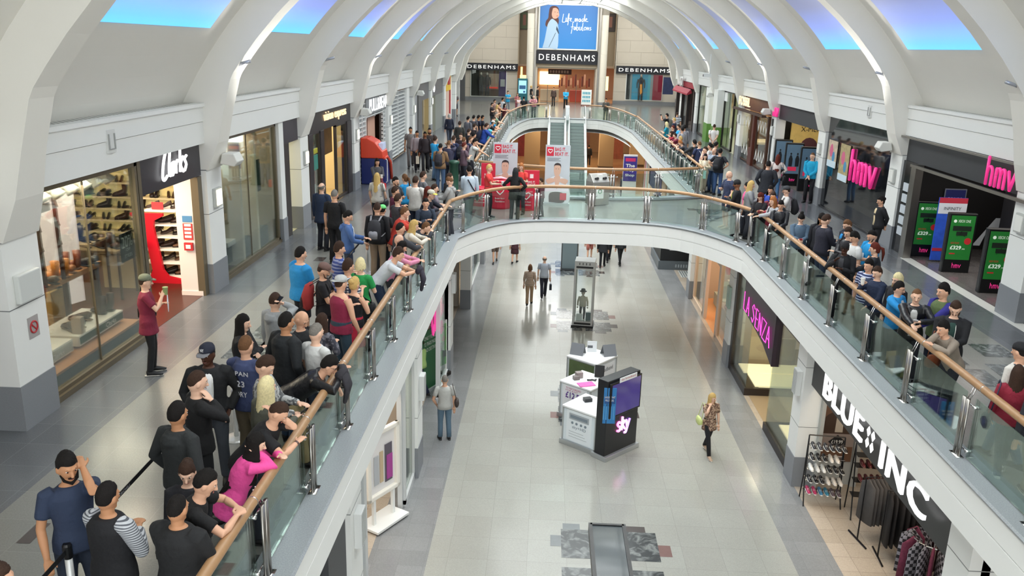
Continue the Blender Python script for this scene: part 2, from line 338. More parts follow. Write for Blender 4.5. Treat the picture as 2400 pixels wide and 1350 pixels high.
for s, nm in ((-1, 'wall_left'), (1, 'wall_right')):
    c = MB()
    def bx(d0, d1, y0, y1, z0, z1, mi=0): c.box(min(AX+s*d0, AX+s*d1), max(AX+s*d0, AX+s*d1), y0, y1, z0, z1, mi)
    bx(8.33, 8.9, -6, 68, 3.17, 3.60); bx(8.35, 8.9, -6, 68, 3.585, 3.62, 1); bx(8.31, 8.9, -6, 68, 3.61, 3.9); bx(8.27, 8.45, -6, 68, 3.9, 3.97)
    bx(8.4, 8.95, -6, 68, 3.94, 3.965, 2); bx(8.75, 12.6, -6, 68, 3.17, 4.0)
    struct(nm, c, [WHITE, mat('#8d8f8c', .7), GRILLE])
# panels low in the vault; LED edge glow and fade painted into the emission
BL = bpy.data.materials.new('painted_led_glow'); BL.use_nodes = True; nt = BL.node_tree; b = nt.nodes['Principled BSDF']; b.inputs['Roughness'].default_value = .6; b.inputs['Base Color'].default_value = (.45, .47, .52, 1)
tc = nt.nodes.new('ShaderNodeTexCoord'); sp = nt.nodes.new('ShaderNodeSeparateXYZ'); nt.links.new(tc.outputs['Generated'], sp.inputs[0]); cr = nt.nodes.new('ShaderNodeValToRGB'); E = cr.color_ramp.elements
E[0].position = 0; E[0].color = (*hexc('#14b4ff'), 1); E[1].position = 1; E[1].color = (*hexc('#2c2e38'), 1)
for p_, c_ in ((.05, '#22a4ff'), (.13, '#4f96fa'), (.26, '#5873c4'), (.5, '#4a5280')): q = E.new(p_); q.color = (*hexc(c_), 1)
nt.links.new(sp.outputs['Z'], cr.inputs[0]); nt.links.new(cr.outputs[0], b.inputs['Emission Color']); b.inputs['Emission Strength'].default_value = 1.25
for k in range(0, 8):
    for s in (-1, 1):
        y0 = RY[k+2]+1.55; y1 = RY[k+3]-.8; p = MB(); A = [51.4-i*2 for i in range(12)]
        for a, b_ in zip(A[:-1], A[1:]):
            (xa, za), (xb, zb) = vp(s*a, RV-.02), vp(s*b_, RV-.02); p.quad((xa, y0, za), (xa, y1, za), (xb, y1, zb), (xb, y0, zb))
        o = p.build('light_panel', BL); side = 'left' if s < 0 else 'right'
        tag(o, 'blue panel with painted glow in the %s vault slope, %s bay from the front' % (side, ['first', 'second', 'third', 'fourth', 'fifth', 'sixth', 'seventh', 'eighth', 'ninth'][k]), 'light panel', 'blue panels with painted glow in the %s slope of the vault' % side)
# end of the mall behind the shops: outer shell
sh = MB(); sh.box(-13.2, -13, -6, 70, ZG, 4.2); sh.box(16, 16.2, -6, 70, ZG, 4.2); struct('wall_back', sh, [mat('#8a8781', .8)])
# ================================================================ plaza and department store front at the far end
STONE = mat('#cfc7b9', .7, noise_amt=.04, noise_scale=1.2)
YD = 86.5
d = MB()
for x0, x1 in ((-9.2, -3.2), (6.35, 12.6)):
    d.box(x0, x1, YD, YD+.5, .35, 13, 0); d.box(x0-.01, x1+.01, YD-.03, YD+.5, 0, .35, 1)
    for z in (1.2, 2.6, 3.9, 5.0, 6.1, 7.2, 8.3, 9.4): d.box(x0, x1, YD-.012, YD, z, z+.02, 2)
    for z, o in ((3.9, .2), (5.0, 1.4), (6.1, .2), (7.2, 1.4)):
        for i in range(3): d.box(x0+o+i*2.3, x0+o+i*2.3+.02, YD-.012, YD, z, z+1.1, 2)
d.box(-3.2, -2.1, YD+1.2, YD+1.5, 3.4, 13, 3); d.box(5.2, 6.35, YD+1.2, YD+1.5, 3.4, 13, 3); d.box(-3.2, -3.1, YD, YD+1.3, 3.4, 13, 3); d.box(6.3, 6.4, YD, YD+1.3, 3.4, 13, 3)
d.box(-1.5, -1.2, 84.3, 87, 0, 13, 0); d.box(4.4, 4.75, 84.3, 87, 0, 13, 0); d.box(-1.5, 4.7, 84.5, 87.5, 3.3, 13, 0); d.box(-1.25, 4.45, 84.2, 84.5, 3.45, 3.75, 3)
struct('wall_far', d, [STONE, GREYST, mat('#a8a194', .8), mat('#b3a48d', .7)])
c = MB(); c.box(-9.2, -9, 68, 87, 0, 3.6); c.box(-9.2, -7.0, 67.9, 68.1, 0, 3.6, 0); c.box(12.5, 12.7, 68, 87, .7, 9); c.box(12.48, 12.7, 68, 87, 0, .7, 1); c.box(9.9, 12.6, 67.9, 68.1, 0, 3.6); c.box(-9.2, -9, 68, 87, 3.6, 9); c.box(-9.2, -7.2, 67.9, 68.1, 3.6, 9); c.box(10, 12.6, 67.9, 68.1, 3.6, 9)
struct('wall_plaza', c, [WHITE, GREYST])
c = MB(); c.box(-9.2, 12.7, 68.8, 92, 11.0, 11.2); c.box(-9.2, 12.7, 68.75, 68.85, 9.1, 11.2); struct('ceiling_plaza', c, [CREAM])
for i, (x, r_) in enumerate(((-1.83, .42), (4.98, .42))):
    c = MB(); c.lathe([(r_, 0), (r_, .3)], (x, 84, 0), 24, 1)
    c.lathe([(r_, .3)]+[q for z in (2.5, 4.7, 6.9) for q in ((r_, z), (r_-.012, z+.01), (r_-.012, z+.03), (r_, z+.04))]+[(r_, 8.3)], (x, 84, 0), 24, 0)
    c.lathe([(r_+.02, 8.3), (r_+.02, 11)], (x, 84, 0), 24, 2)
    struct('trim_%d' % (60+i), c, [mat('#ddd8ca', .45), GREYST, mat('#8b8579', .4)], smooth=False)
    c = MB(); sx = 1 if x < 0 else -1
    c.box(x+sx*.38-.09, x+sx*.38+.09, 83.55, 83.75, 0, 11); struct('trim_%d' % (62+i), c, [STEEL])
NAVY = mat('#14161f', .4); LETTER = mat('#f2f2ef', .5, emit=.6)
for (x0, x1, z0, z1, y, lab) in ((-8.35, -3.15, 2.92, 3.62, YD-.3, 'left black store sign with white capital letters over the mannequin window'),
                                 (6.5, 11.95, 2.98, 3.7, YD-.3, 'right black store sign with white capital letters over the turquoise window'),
                                 (-1.35, 4.5, 3.75, 4.98, 83.9, 'large central black store sign with white capitals under the blue poster')):
    o = empty('store_sign', ((x0+x1)/2, y, z0), label=lab, cat='sign', group=None)
    b = MB(); b.box(x0-(x0+x1)/2, x1-(x0+x1)/2, -.0, .25, 0, z1-z0); b.build('sign_board', NAVY, o)
    W = x1-x0; H = z1-z0; t = MB(); add_text(t, 'DEBENHAMS', (-W/2+W*.045, -.02, H*.27), (1, 0, 0), (0, 0, 1), W*.91, H*.46, .05, spacing=1.3); t.build('sign_lettering', LETTER, o)
# blue poster with a woman in a pale coat
o = empty('poster', (1.6, 84.1, 5.2), label='huge blue poster of a dark haired woman in pale coat above the central sign', cat='poster')
b = MB(); b.box(-2.85, 2.85, 0, .1, -.15, 5.4); b.build('poster_frame', WHITE, o)
POST = bpy.data.materials.new('poster_blue'); POST.use_nodes = True; nt = POST.node_tree; bb = nt.nodes['Principled BSDF']; bb.inputs['Roughness'].default_value = .6
tc = nt.nodes.new('ShaderNodeTexCoord'); sp = nt.nodes.new('ShaderNodeSeparateXYZ'); nt.links.new(tc.outputs['Generated'], sp.inputs[0]); cr = nt.nodes.new('ShaderNodeValToRGB')
cr.color_ramp.elements[0].color = (*hexc('#2e78b8'), 1); cr.color_ramp.elements[1].color = (*hexc('#4a6ea6'), 1); nt.links.new(sp.outputs['Z'], cr.inputs[0]); nt.links.new(cr.outputs[0], bb.inputs['Base Color'])
nt.links.new(cr.outputs[0], bb.inputs['Emission Color']); bb.inputs['Emission Strength'].default_value = .35
b = MB(); b.box(-2.7, 2.7, -.02, 0, -.02, 5.3); b.build('poster_print', POST, o)
def flat(mb, pts, y, mi=0): mb.add([(x, y, z) for x, z in pts], [tuple(range(len(pts)))], mi)
b = MB()
flat(b, smooth2([(-2.1, 2.1), (-2.35, 2.35), (-2.3, 2.8), (-2.1, 3.1), (-2.05, 3.6), (-1.95, 4.15), (-1.6, 4.35), (-1.2, 4.25), (-1.02, 3.9), (-1.15, 3.4), (-1.0, 2.9), (-1.1, 2.4), (-1.5, 2.6), (-2.1, 2.1)]), -.025, 0)
flat(b, smooth2([(-1.65, 4.1), (-1.35, 4.15), (-1.1, 3.95), (-1.02, 3.65), (-.98, 3.45), (-1.05, 3.25), (-1.3, 3.05), (-1.6, 3.1), (-1.75, 3.5), (-1.65, 4.1)]), -.03, 1)
flat(b, smooth2([(-2.6, 0), (-2.4, .8), (-2.25, 1.7), (-2.1, 2.5), (-1.75, 3.0), (-1.45, 2.9), (-1.1, 2.5), (-1.0, 1.6), (-1.05, 0), (-1.8, 0), (-2.6, 0)]), -.032, 2)
flat(b, [(-1.2, 2.3), (-1.05, 2.0), (-.92, 1.5), (-1.0, 1.5), (-1.25, 1.95)], -.035, 3)
b.add([(-1.95, -.036, .1), (-1.9, -.036, .1), (-1.25, -.036, 1.6), (-1.3, -.036, 1.6)], [(0, 1, 2, 3)], 3)
for s_ in [(-1.42, 3.72), (-1.16, 3.68)]: b.add([(s_[0]-.06, -.037, s_[1]-.015), (s_[0]+.06, -.037, s_[1]-.015), (s_[0]+.05, -.037, s_[1]+.025), (s_[0]-.05, -.037, s_[1]+.025)], [(0, 1, 2, 3)], 4)
b.add([(-1.28, -.037, 3.3), (-1.08, -.037, 3.3), (-1.1, -.037, 3.36), (-1.25, -.037, 3.36)], [(0, 1, 2, 3)], 5)
b.build('portrait', [mat('#5a3a35', .7), mat('#d6a892', .7), mat('#a9c4dd', .7), mat('#3c4a5c', .7), mat('#3a2a28', .7), mat('#b2574f', .7)], o).scale = (.92, 1, .88)
t = MB(); H_ = [[(0, 1), (-.1, .1), (.05, 0), (.25, .1), (.3, .55)], [(.35, .5), (.3, .1), (.42, .15)], [(.45, .05), (.55, .9), (.62, 1), (.55, .0), (.5, -.35)], [(.48, .4), (.72, .5)], [(.75, .25), (.9, .45), (.8, .5), (.75, .2), (.95, .15)],
       [(1.3, .5), (1.28, .1), (1.42, .5), (1.42, .1), (1.56, .5), (1.6, .1)], [(1.85, .5), (1.7, .3), (1.8, .1), (1.92, .45), (1.92, .1)], [(2.2, .5), (2.05, .3), (2.15, .1), (2.3, .5), (2.38, 1), (2.32, .1)], [(2.45, .25), (2.62, .45), (2.5, .5), (2.45, .2), (2.75, .15)]]
strokes(t, H_, (-.5, -.03, 2.7), (1, 0, 0), (0, 0, 1), .85, .026)
H2 = [[(.35, 1), (.25, 1.05), (.2, .3), (.1, -.35)], [(.05, .45), (.35, .5)], [(.5, .5), (.38, .3), (.45, .1), (.58, .45), (.6, .1)], [(.72, 1), (.7, .1), (.85, .12), (.88, .4), (.72, .4)], [(1.0, .5), (1.0, .12), (1.15, .15), (1.2, .5), (1.2, .1)], [(1.38, 1), (1.32, .1), (1.45, .1)], [(1.65, .5), (1.5, .3), (1.6, .1), (1.75, .3), (1.65, .5)], [(1.85, .5), (1.85, .1), (2.0, .45), (2.05, .1)], [(2.3, .45), (2.15, .4), (2.3, .2), (2.15, .1)]]
strokes(t, H2, (.2, -.03, 1.85), (1, 0, 0), (0, 0, 1), .85, .026); t.build('poster_lettering', LETTER, o).scale = (1, 1, .88)
for x0, lab in ((-3.12, 'dark framed picture high on the wall left of the left column'), (5.35, 'dark framed picture high on the wall right of the right column')):
    b = MB(); b.box(x0, x0+.9, 87.55, 87.68, 6.9, 8.6); b.box(x0+.06, x0+.84, 87.53, 87.56, 6.96, 8.54, 1); b.box(x0+.3, x0+.6, 87.52, 87.54, 7.3, 8.3, 2)
    tag(b.build('picture', [DKFRAME, mat('#6e7a60' if x0 < 0 else '#5b5350', .7), mat('#a5776a', .7)]), lab, 'picture')
# display windows
def dummy(x, y, z0, h, top, legs, parent, head='#cfc8bc'):
    m_ = MB(); s_ = h/1.8; m_.tube([(x-.1*s_, y, z0), (x-.1*s_, y, z0+.85*s_)], [.06*s_, .09*s_], 8, 1); m_.tube([(x+.1*s_, y, z0), (x+.09*s_, y, z0+.85*s_)], [.06*s_, .09*s_], 8, 1)
    m_.tube([(x, y, z0+.8*s_), (x, y, z0+1.1*s_), (x, y, z0+1.35*s_), (x, y, z0+1.5*s_), (x, y, z0+1.6*s_)], [(.17*s_, .12*s_), (.15*s_, .11*s_), (.2*s_, .12*s_), (.14*s_, .09*s_), (.05*s_, .05*s_)], 10, 0)
    for q in (-1, 1): m_.tube([(x+q*.2*s_, y, z0+1.45*s_), (x+q*.27*s_, y, z0+1.15*s_), (x+q*.26*s_, y-.06, z0+.85*s_)], [.06*s_, .045*s_, .03*s_], 8, 0)
    m_.ball((x, y, z0+1.7*s_), (.085*s_, .1*s_, .12*s_), 10, 8, 2)
    return m_.build('mannequin', [top, legs, mat(head, .5)], parent, smooth=True)
def dispwin(n, x0, x1, z0, z1, back, lab):
    o = empty('window_%d' % n, (0, 0, 0)); tag(o, kind='structure')
    b = MB(); b.box(x0-.08, x1+.08, YD-.06, YD+.02, z0-.08, z0); b.box(x0-.08, x1+.08, YD-.06, YD+.02, z1, z1+.08); b.box(x0-.08, x0, YD-.06, YD+.02, z0, z1); b.box(x1, x1+.08, YD-.06, YD+.02, z0, z1); b.build('window_frame', WHITE, o)
    b = MB(); b.box(x0, x1, YD-.004, YD-.001, z0, z1); b.build('display_back', back, o)
    g = MB(); g.box(x0, x1, YD-.35, YD-.34, z0, z1); g.build('pane', SHOPGLASS, o); return o
wl = dispwin(10, -7.75, -4.3, .45, 2.95, mat('#5d4a3f', .7), '')
b = MB(); b.box(-6.0, -5.0, YD-.02, YD-.006, 1.1, 2.6, 0); b.box(-5.0, -4.3, YD-.1, YD-.006, .45, 2.95, 1); b.box(-4.85, -4.4, YD-.12, YD-.1, 1.4, 2.1, 2); b.box(-7.75, -7.0, YD-.02, YD-.006, .45, 2.95, 3); b.box(-6.3, -5.1, YD-.14, YD-.03, 1.2, 1.34, 4)
b.build('display_board', [mat('#b09a88', .7), mat('#3f2a66', .6), mat('#c4c4c8', .6), mat('#30302c', .7), mat('#c03a2c', .6, emit=.6)], wl)
dummy(-6.75, YD-.2, .5, 2.2, mat('#1a1c1e', .7), mat('#1b2130', .7), wl); dummy(-6.15, YD-.2, .5, 2.2, mat('#2b1d24', .7), mat('#1b2130', .7), wl)
wr = dispwin(11, 7.6, 11.1, .5, 2.95, mat('#2b8fb3', .6, emit=.25), '')
b = MB(); b.box(7.6, 7.95, YD-.03, YD-.006, .5, 2.95, 0); b.box(10.2, 11.1, YD-.1, YD-.006, .5, 2.95, 1); b.box(7.95, 8.15, YD-.03, YD-.006, .5, 2.95, 2); b.box(9.95, 10.2, YD-.03, YD-.006, .5, 2.95, 2); b.box(9.7, 9.95, YD-.03, YD-.006, .5, 2.95, 3)
b.build('display_board', [mat('#3a3c40', .7), mat('#b52a48', .6), mat('#aab4bc', .6), mat('#5cc3dd', .6)], wr)
dummy(9.0, YD-.2, .45, 2.5, mat('#23232e', .7), mat('#2a2a34', .7), wr, '#c4a898')
b = MB(); b.prism([(9.0-.09, 2.0), (9.09, 2.0), (9.14, 1.2), (9.0, 1.0), (8.93, 1.2)], 1, YD-.37, YD-.35); b.build('scarf', mat('#c98a3d', .7), wr)
# inside the store: warm lit hall
st = MB(); st.box(-9, 12, 97, 97.2, 0, 3.4, 0); st.box(-9, 12, 87.6, 97, 3.4, 3.6, 1); st.box(-9.1, -9, 87, 97, 0, 3.4); st.box(12, 12.1, 87, 97, 0, 3.4)
struct('wall_store', st, [mat('#cba68e', .7), mat('#ccb49c', .7)])
st = MB(); st.quad((-9, 87.1, .004), (12, 87.1, .004), (12, 97, .004), (-9, 97, .004)); struct('floor_store', st, [mat('#c89c74', .25)])
for x in (-7, 0, 3, 8): area('store_ceiling_lamps', (x, 91, 3.3), (0, 0, 0), 3, 5, 80, (1, .9, .76))
def crate(name, x0, x1, y0, y1, z0, z1, m_, lab, cat, grp=None, bev=.02):
    q = MB(); q.box(x0, x1, y0, y1, z0, z1); return tag(q.build(name, m_, bevel=bev), lab, cat, grp)
crate('shop_counter', -.9, 1.0, 88.6, 89.4, .01, 1.15, mat('#d9cdb2', .5), 'long cream cosmetics counter on left inside the store entrance', 'counter')
crate('shop_counter', 2.1, 4.1, 88.2, 89.0, .01, 1.15, mat('#c4533f', .5), 'coral red cosmetics counter on right inside the store entrance', 'counter')
b = MB(); b.box(-1.1, 1.1, 96.7, 96.95, 1.3, 2.7); tag(b.build('light_panel', mat('#fff0b0', .5, emit=2.2)), 'bright yellow lit wall display deep inside the store', 'light panel')
b = MB(); b.box(-3.0, -2.3, 88.6, 88.8, 1.5, 2.5); b.box(-2.95, -2.75, 88.5, 88.6, 2.5, 3.3); tag(b.build('light_panel', mat('#ffe38a', .5, emit=2.0)), 'yellow lit display behind the blue screen kiosk by left column', 'light panel')
b = MB(); b.box(5.7, 5.95, 88.4, 88.6, 1.2, 2.6); tag(b.build('light_panel', mat('#ffe9a8', .5, emit=1.6)), 'narrow yellow lit display behind the right column', 'light panel')
o = empty('hanging_sign', (1.0, 86.6, 2.72), label='brown hanging direction board inside the store doorway', cat='sign')
b = MB(); b.box(-1.15, 1.15, 0, .08, 0, .5); b.build('sign_board', mat('#45261f', .6), o); b = MB()
for i in range(7): b.box(-1.0+i*.28, -.82+i*.28, -.01, 0, .12, .38)
b.build('sign_lettering', mat('#a98a78', .6), o)
b = MB()
for i in range(14): x = 1.0+i*.24; b.box(x, x+.16, 92.5, 92.7, 1.2+.15*(i % 3), 2.0+.2*(i % 4), i % 3)
tag(b.build('display_shelf', [mat('#8c4638', .6), mat('#5c2a2c', .6), mat('#caa08c', .6)]), 'wall of dark red and brown product displays deep inside the store', 'shelf')
for x in (-.15, 2.62):
    b = MB(); b.cyl((x, 84.9, 0), (x, 84.9, 1.75), .03, 8); tag(b.build('security_post', STEEL), 'slim metal anti theft post in the store doorway, %s one' % ('left' if x < 1 else 'right'), 'post', 'anti theft posts in the store doorway')
# plaza furniture
o = empty('screen_kiosk', (-2.55, 83.5, 0), label='teal free standing touch screen kiosk left of the left column', cat='kiosk')
b = MB(); b.box(-.48, .48, -.12, .12, 0, 2.35); b.build('kiosk_body', mat('#17606a', .4), o, bevel=.05)
b = MB(); b.box(-.36, .36, -.14, -.12, .95, 2.15); b.build('screen', mat('#8fc4dd', .4, emit=.8), o); b = MB(); b.box(-.3, .3, -.15, -.141, 1.35, 1.7); b.box(.08, .26, -.15, -.141, 1.02, 1.2); b.build('screen_panel', mat('#2a557c', .4, emit=.3), o)
o = empty('sign_board', (3.55, 82.5, 0), label='white A board with turquoise print standing at the store entrance', cat='sign')
b = MB(); b.box(-.48, .48, -.03, .03, .12, 1.5); b.build('board', WHITE, o); b = MB()
for i in range(3):
    for j in range(5): b.box(-.36+j*.15, -.26+j*.15, -.04, -.031, .35+i*.36, .58+i*.36)
b.build('board_print', mat('#3a9fb5', .5), o)
for q in (-.44, .44): b = MB(); b.box(q-.02, q+.02, -.25, .25, 0, .12); b.build('foot', DKFRAME, o)
for x, z, lab in ((-9.0+.4, 2.85, 'green exit sign at the left corner of the plaza'), (12.3, 2.4, 'green exit sign at the right corner of the plaza')):
    b = MB(); b.box(x-.35, x+.35, 86.1, 86.15, z, z+.3); b.box(x-.25, x+.25, 86.08, 86.1, z+.08, z+.22, 1); tag(b.build('exit_sign', [mat('#1f6b45', .5), mat('#a8d9bf', .5, emit=.5)]), lab, 'sign')
# dark shop on the left of the plaza and poster on the right
b = MB(); b.box(-8.9, -8.3, 69.2, 69.6, 0, 3.3); b.box(-8.9, -8.3, 85.4, 86.0, 0, 3.3); b.box(-8.9, -8.3, 69.2, 86, 2.8, 3.45); b.box(-8.95, -8.9, 69.6, 85.4, 0, 2.8, 1); b.box(-8.9, -8.35, 77, 77.3, 0, 2.8)
tag(b.build('shop_facade', [mat('#5c5e60', .5), mat('#3c3d3f', .3)]), 'dark grey shop front on the left side of the plaza', 'shop front')
b = MB(); b.box(-8.3, -8.25, 74.5, 79, 2.35, 2.75); tag(b.build('lit_sign', mat('#f4f6f2', .5, emit=1.6)), 'white lit sign over the dark grey shop on the plaza', 'sign')
b = MB(); b.box(10.9, 11.9, 84.2, 84.25, 1.2, 2.8); tag(b.build('poster', mat('#1d2950', .5, noise_amt=.5, noise_scale=4)), 'dark blue poster on the white wall right of the turquoise window', 'poster')
# ================================================================ balustrades and escalators
def resample(path, step):
    P = [Vector(p) for p in path]; L = [0]
    for a, b in zip(P[:-1], P[1:]): L.append(L[-1]+(b-a).length)
    n = max(1, round(L[-1]/step)); out = []
    for i in range(n+1):
        t = L[-1]*i/n; j = 0
        while j < len(P)-2 and L[j+1] < t: j += 1
        u = (t-L[j])/max(1e-6, L[j+1]-L[j]); out.append(P[j].lerp(P[j+1], u))
    return out
def offs(path, d):
    out = []
    for i, p in enumerate(path):
        a = path[max(0, i-1)]; b = path[min(len(path)-1, i+1)]; t = (Vector(b)-Vector(a)).normalized(); out.append(Vector((p[0]-t.y*d, p[1]+t.x*d)))
    return out
pb = MB()
for q in (-.05, .05): pb.tube([(q, 0, .1), (q, 0, .92)], [(.042, .02)]*2, 10, 0, up=(1, 0, 0))
pb.box(-.11, .11, -.05, .05, .1, .108, 1)
POSTM = None; CL = MB()
for z in (.22, .84):
    CL.cyl((-.15, .05, z), (.15, .05, z), .011, 6, 0); CL.cyl((-.15, .03, z), (-.15, .09, z), .022, 8, 0); CL.cyl((.15, .03, z), (.15, .09, z), .022, 8, 0); CL.cyl((0, 0, z), (0, .05, z), .014, 6, 0)
for q in (-.03, .03): CL.cyl((q, .03, .9), (q, .09, 1.07), .008, 6, 0)
_post = None
def post_at(x, y, ang, parent):
    global _post
    M = Matrix.Translation((x, y, 0)) @ Matrix.Rotation(ang, 4, 'Z')
    if _post is None:
        a = pb.build('post', [STEEL, CHROME], parent, smooth=True); c = CL.build('clamp', CHROME, a, smooth=True); _post = (a.data, c.data); a.matrix_basis = M; return
    a = bpy.data.objects.new('post', _post[0]); COL.objects.link(a); a.parent = parent; a.matrix_basis = M
    c = bpy.data.objects.new('clamp', _post[1]); COL.objects.link(c); c.parent = a
def balustrade(path, lab, step=1.83, rail_in=.2, post_in=.2, pts=None, zg=.12):
    """path runs with the void on its right hand; posts, glass and the wooden rail stand inward of it"""
    o = empty('balustrade', (0, 0, 0), label=lab, cat='balustrade')
    ps = pts or resample(offs(path, post_in), step)
    for i, p in enumerate(ps):
        a = ps[max(0, i-1)]; b = ps[min(len(ps)-1, i+1)]; t = (b-a); post_at(p.x, p.y, math.atan2(t.y, t.x), o)
    for a, b in zip(ps[:-1], ps[1:]):
        t = (b-a).normalized(); n = Vector((-t.y, t.x)); k = max(1, round((b-a).length/2.0)); a2 = a+t*.12+n*.06; b2 = b-t*.12+n*.06
        g = MB(); th = n*.012; g.add([(a2.x, a2.y, zg), (b2.x, b2.y, zg), (b2.x, b2.y, .96), (a2.x, a2.y, .96), (a2.x+th.x, a2.y+th.y, zg), (b2.x+th.x, b2.y+th.y, zg), (b2.x+th.x, b2.y+th.y, .96), (a2.x+th.x, a2.y+th.y, .96)],
              [(0, 1, 2, 3), (7, 6, 5, 4), (0, 4, 5, 1), (1, 5, 6, 2), (2, 6, 7, 3), (3, 7, 4, 0)]); g.build('glass_panel', BALGLASS, o)
    rp = offs(path, rail_in); h = MB(); h.tube([(p.x, p.y, 1.1) for p in rp], .052, 14, 0)
    for p, q in zip(resample(rp, step)[1:-1], resample(rp, step)[2:]):
        t = (q-p).normalized(); h.cyl((p.x, p.y, 1.1), (p.x+t.x*.012, p.y+t.y*.012, 1.1), .0545, 14, 1)
    h.build('handrail', [WOOD, CHROME], o, smooth=True); return o
V2 = lambda x, y: Vector((x, y))
balustrade([(XL, y) for y in (-2, 0, 3, 8, 14, 20, 22.9)], 'left wooden handrail and glass balustrade running from the front to the footbridge', pts=[V2(XL-.2, y) for y in (-1.8, 0, 1.8, 3.6, 5.4, 7.2, 8.9, 10.65, 12.45, 14.25, 16.05, 17.87, 19.75, 22.4)])
balustrade([(x, yf(x)) for x in XS], 'curved front balustrade of the footbridge over the lower floor', pts=[V2(-2.3, 23.6), V2(-1.75, 25.2), V2(-.25, 25.85), V2(1.44, 26.1), V2(3.13, 25.9), V2(4.7, 25.1), V2(5.4, 23.6)], rail_in=.2)
balustrade([(XR, y) for y in (22.9, 20, 14, 8, 3, 0, -2)], 'right wooden handrail and glass balustrade running from the front to the footbridge', rail_in=.28, pts=[V2(XR+.16, y) for y in (23.1, 21.4, 19.7, 17.95, 16.1, 14.2, 12.4, 10.6, 8.8, 7.0, 5.2, 3.4, 1.6, -.2)])
balustrade([(x, yr(x)) for x in XS[::-1]], 'rear balustrade of the footbridge facing the escalators', step=1.75)
balustrade([(XL, y) for y in (31.6, 36, 42, 50, 56)], 'far left balustrade with the queue leaning on it beyond the footbridge', step=1.25, rail_in=.25)
balustrade([(XR, y) for y in (56, 50, 42, 36, 31.6)], 'far right balustrade beyond the footbridge', step=1.25, rail_in=.28)
lx = [x for x in XS if x < -.15]; rx_ = [x for x in XS if x > 3.1]
balustrade([(x, ye(x)) for x in lx]+[(-.1, ye(-.1))], 'curved balustrade left of the escalators at the far landing', step=2.1)
balustrade([(3.1, ye(3.1))]+[(x, ye(x)) for x in rx_], 'curved balustrade right of the escalators at the far landing', step=2.1)

YT = 66.2; YB = YT+ZG/math.tan(rad(30))
def escalator(xc, lab):
    o = empty('escalator', (xc, YB, ZG), label=lab, cat='escalator', group=None)
    T = lambda x, y, z: (x-xc, y-YB, z-ZG)
    s = MB(); n = 22
    for i in range(n):
        y1 = YT-(YT-YB)*i/n; y0 = YT-(YT-YB)*(i+1)/n; z = 0+ZG*i/n
        s.box(-.5, .5, y0-YB, y1-YB, z-.24-ZG, z-.03-ZG, i % 2 if False else 0); s.box(-.5, .5, y0-YB-.01, y0-YB, z-.22-ZG, z-.05-ZG, 1); s.box(-.5, .5, y0-YB-.012, y0-YB+.02, z-.05-ZG, z-.028-ZG, 2)
    s.box(-.5, .5, YT-YB, YT-YB+1.2, -.03-ZG, .0-ZG+.01, 0); s.box(-.5, .5, -1.9, 0, .0, .03, 0)
    st = s.build('step_band', [mat('#75827f', .5, .2), mat('#93a09c', .45, .2), mat('#4a5553', .5)], o); tag(st, kind='stuff')
    for q in (-1, 1):
        x = q*.62; k = MB()
        k.prism([(-1.9, -.02), (0, -.02), (YT-YB, -ZG-.3), (YT-YB+1.3, -ZG-.3), (YT-YB+1.3, -ZG+.12), (YT-YB, -ZG+.12), (.2, .3), (-1.9, .3)], 0, x-.09, x+.09); k.build('skirt', mat('#e3e4e2', .3), o)
        g = MB(); g.prism([(-1.6, .3), (.2, .3), (YT-YB, -ZG+.12), (YT-YB+1.0, -ZG+.12), (YT-YB+1.0, -ZG+.9), (YT-YB, -ZG+.9), (.1, .98), (-1.6, .9)], 0, x-.008, x+.008); g.build('side_glass', BALGLASS, o)
        h = MB(); L_ = YT-YB; P = [(x, -1.6, .34), (x, -1.82, .6), (x, -1.6, .9), (x, .0, .98), (x, L_, -ZG+.95), (x, L_+1.0, -ZG+.95), (x, L_+1.2, -ZG+.7), (x, L_+1.0, -ZG+.3)]
        h.tube(P, .035, 8); h.build('handrail_belt', mat('#bfc3c2', .35, .4), o, smooth=True)
    u = MB(); u.prism([(0, -.05), (YT-YB, -ZG-.35), (YT-YB, -ZG-.8), (.9, -.05)], 0, -.6, .6); u.build('truss', mat('#dfe0de', .4), o)
    return o
escalator(.72, 'left escalator rising to the far landing'); escalator(2.2, 'right escalator rising to the far landing')
b = MB(); b.box(-.35, .35, -.02, .12, 0, 1.1); b.box(-.06, .34, -.05, 0, .1, 1.0, 1)
b = MB(); b.box(1.33, 1.59, YT-1, YT+1.3, 0, .95); tag(b.build('partition', mat('#eef1f2', .3)), 'narrow white divider between the two escalators at the top', 'partition')
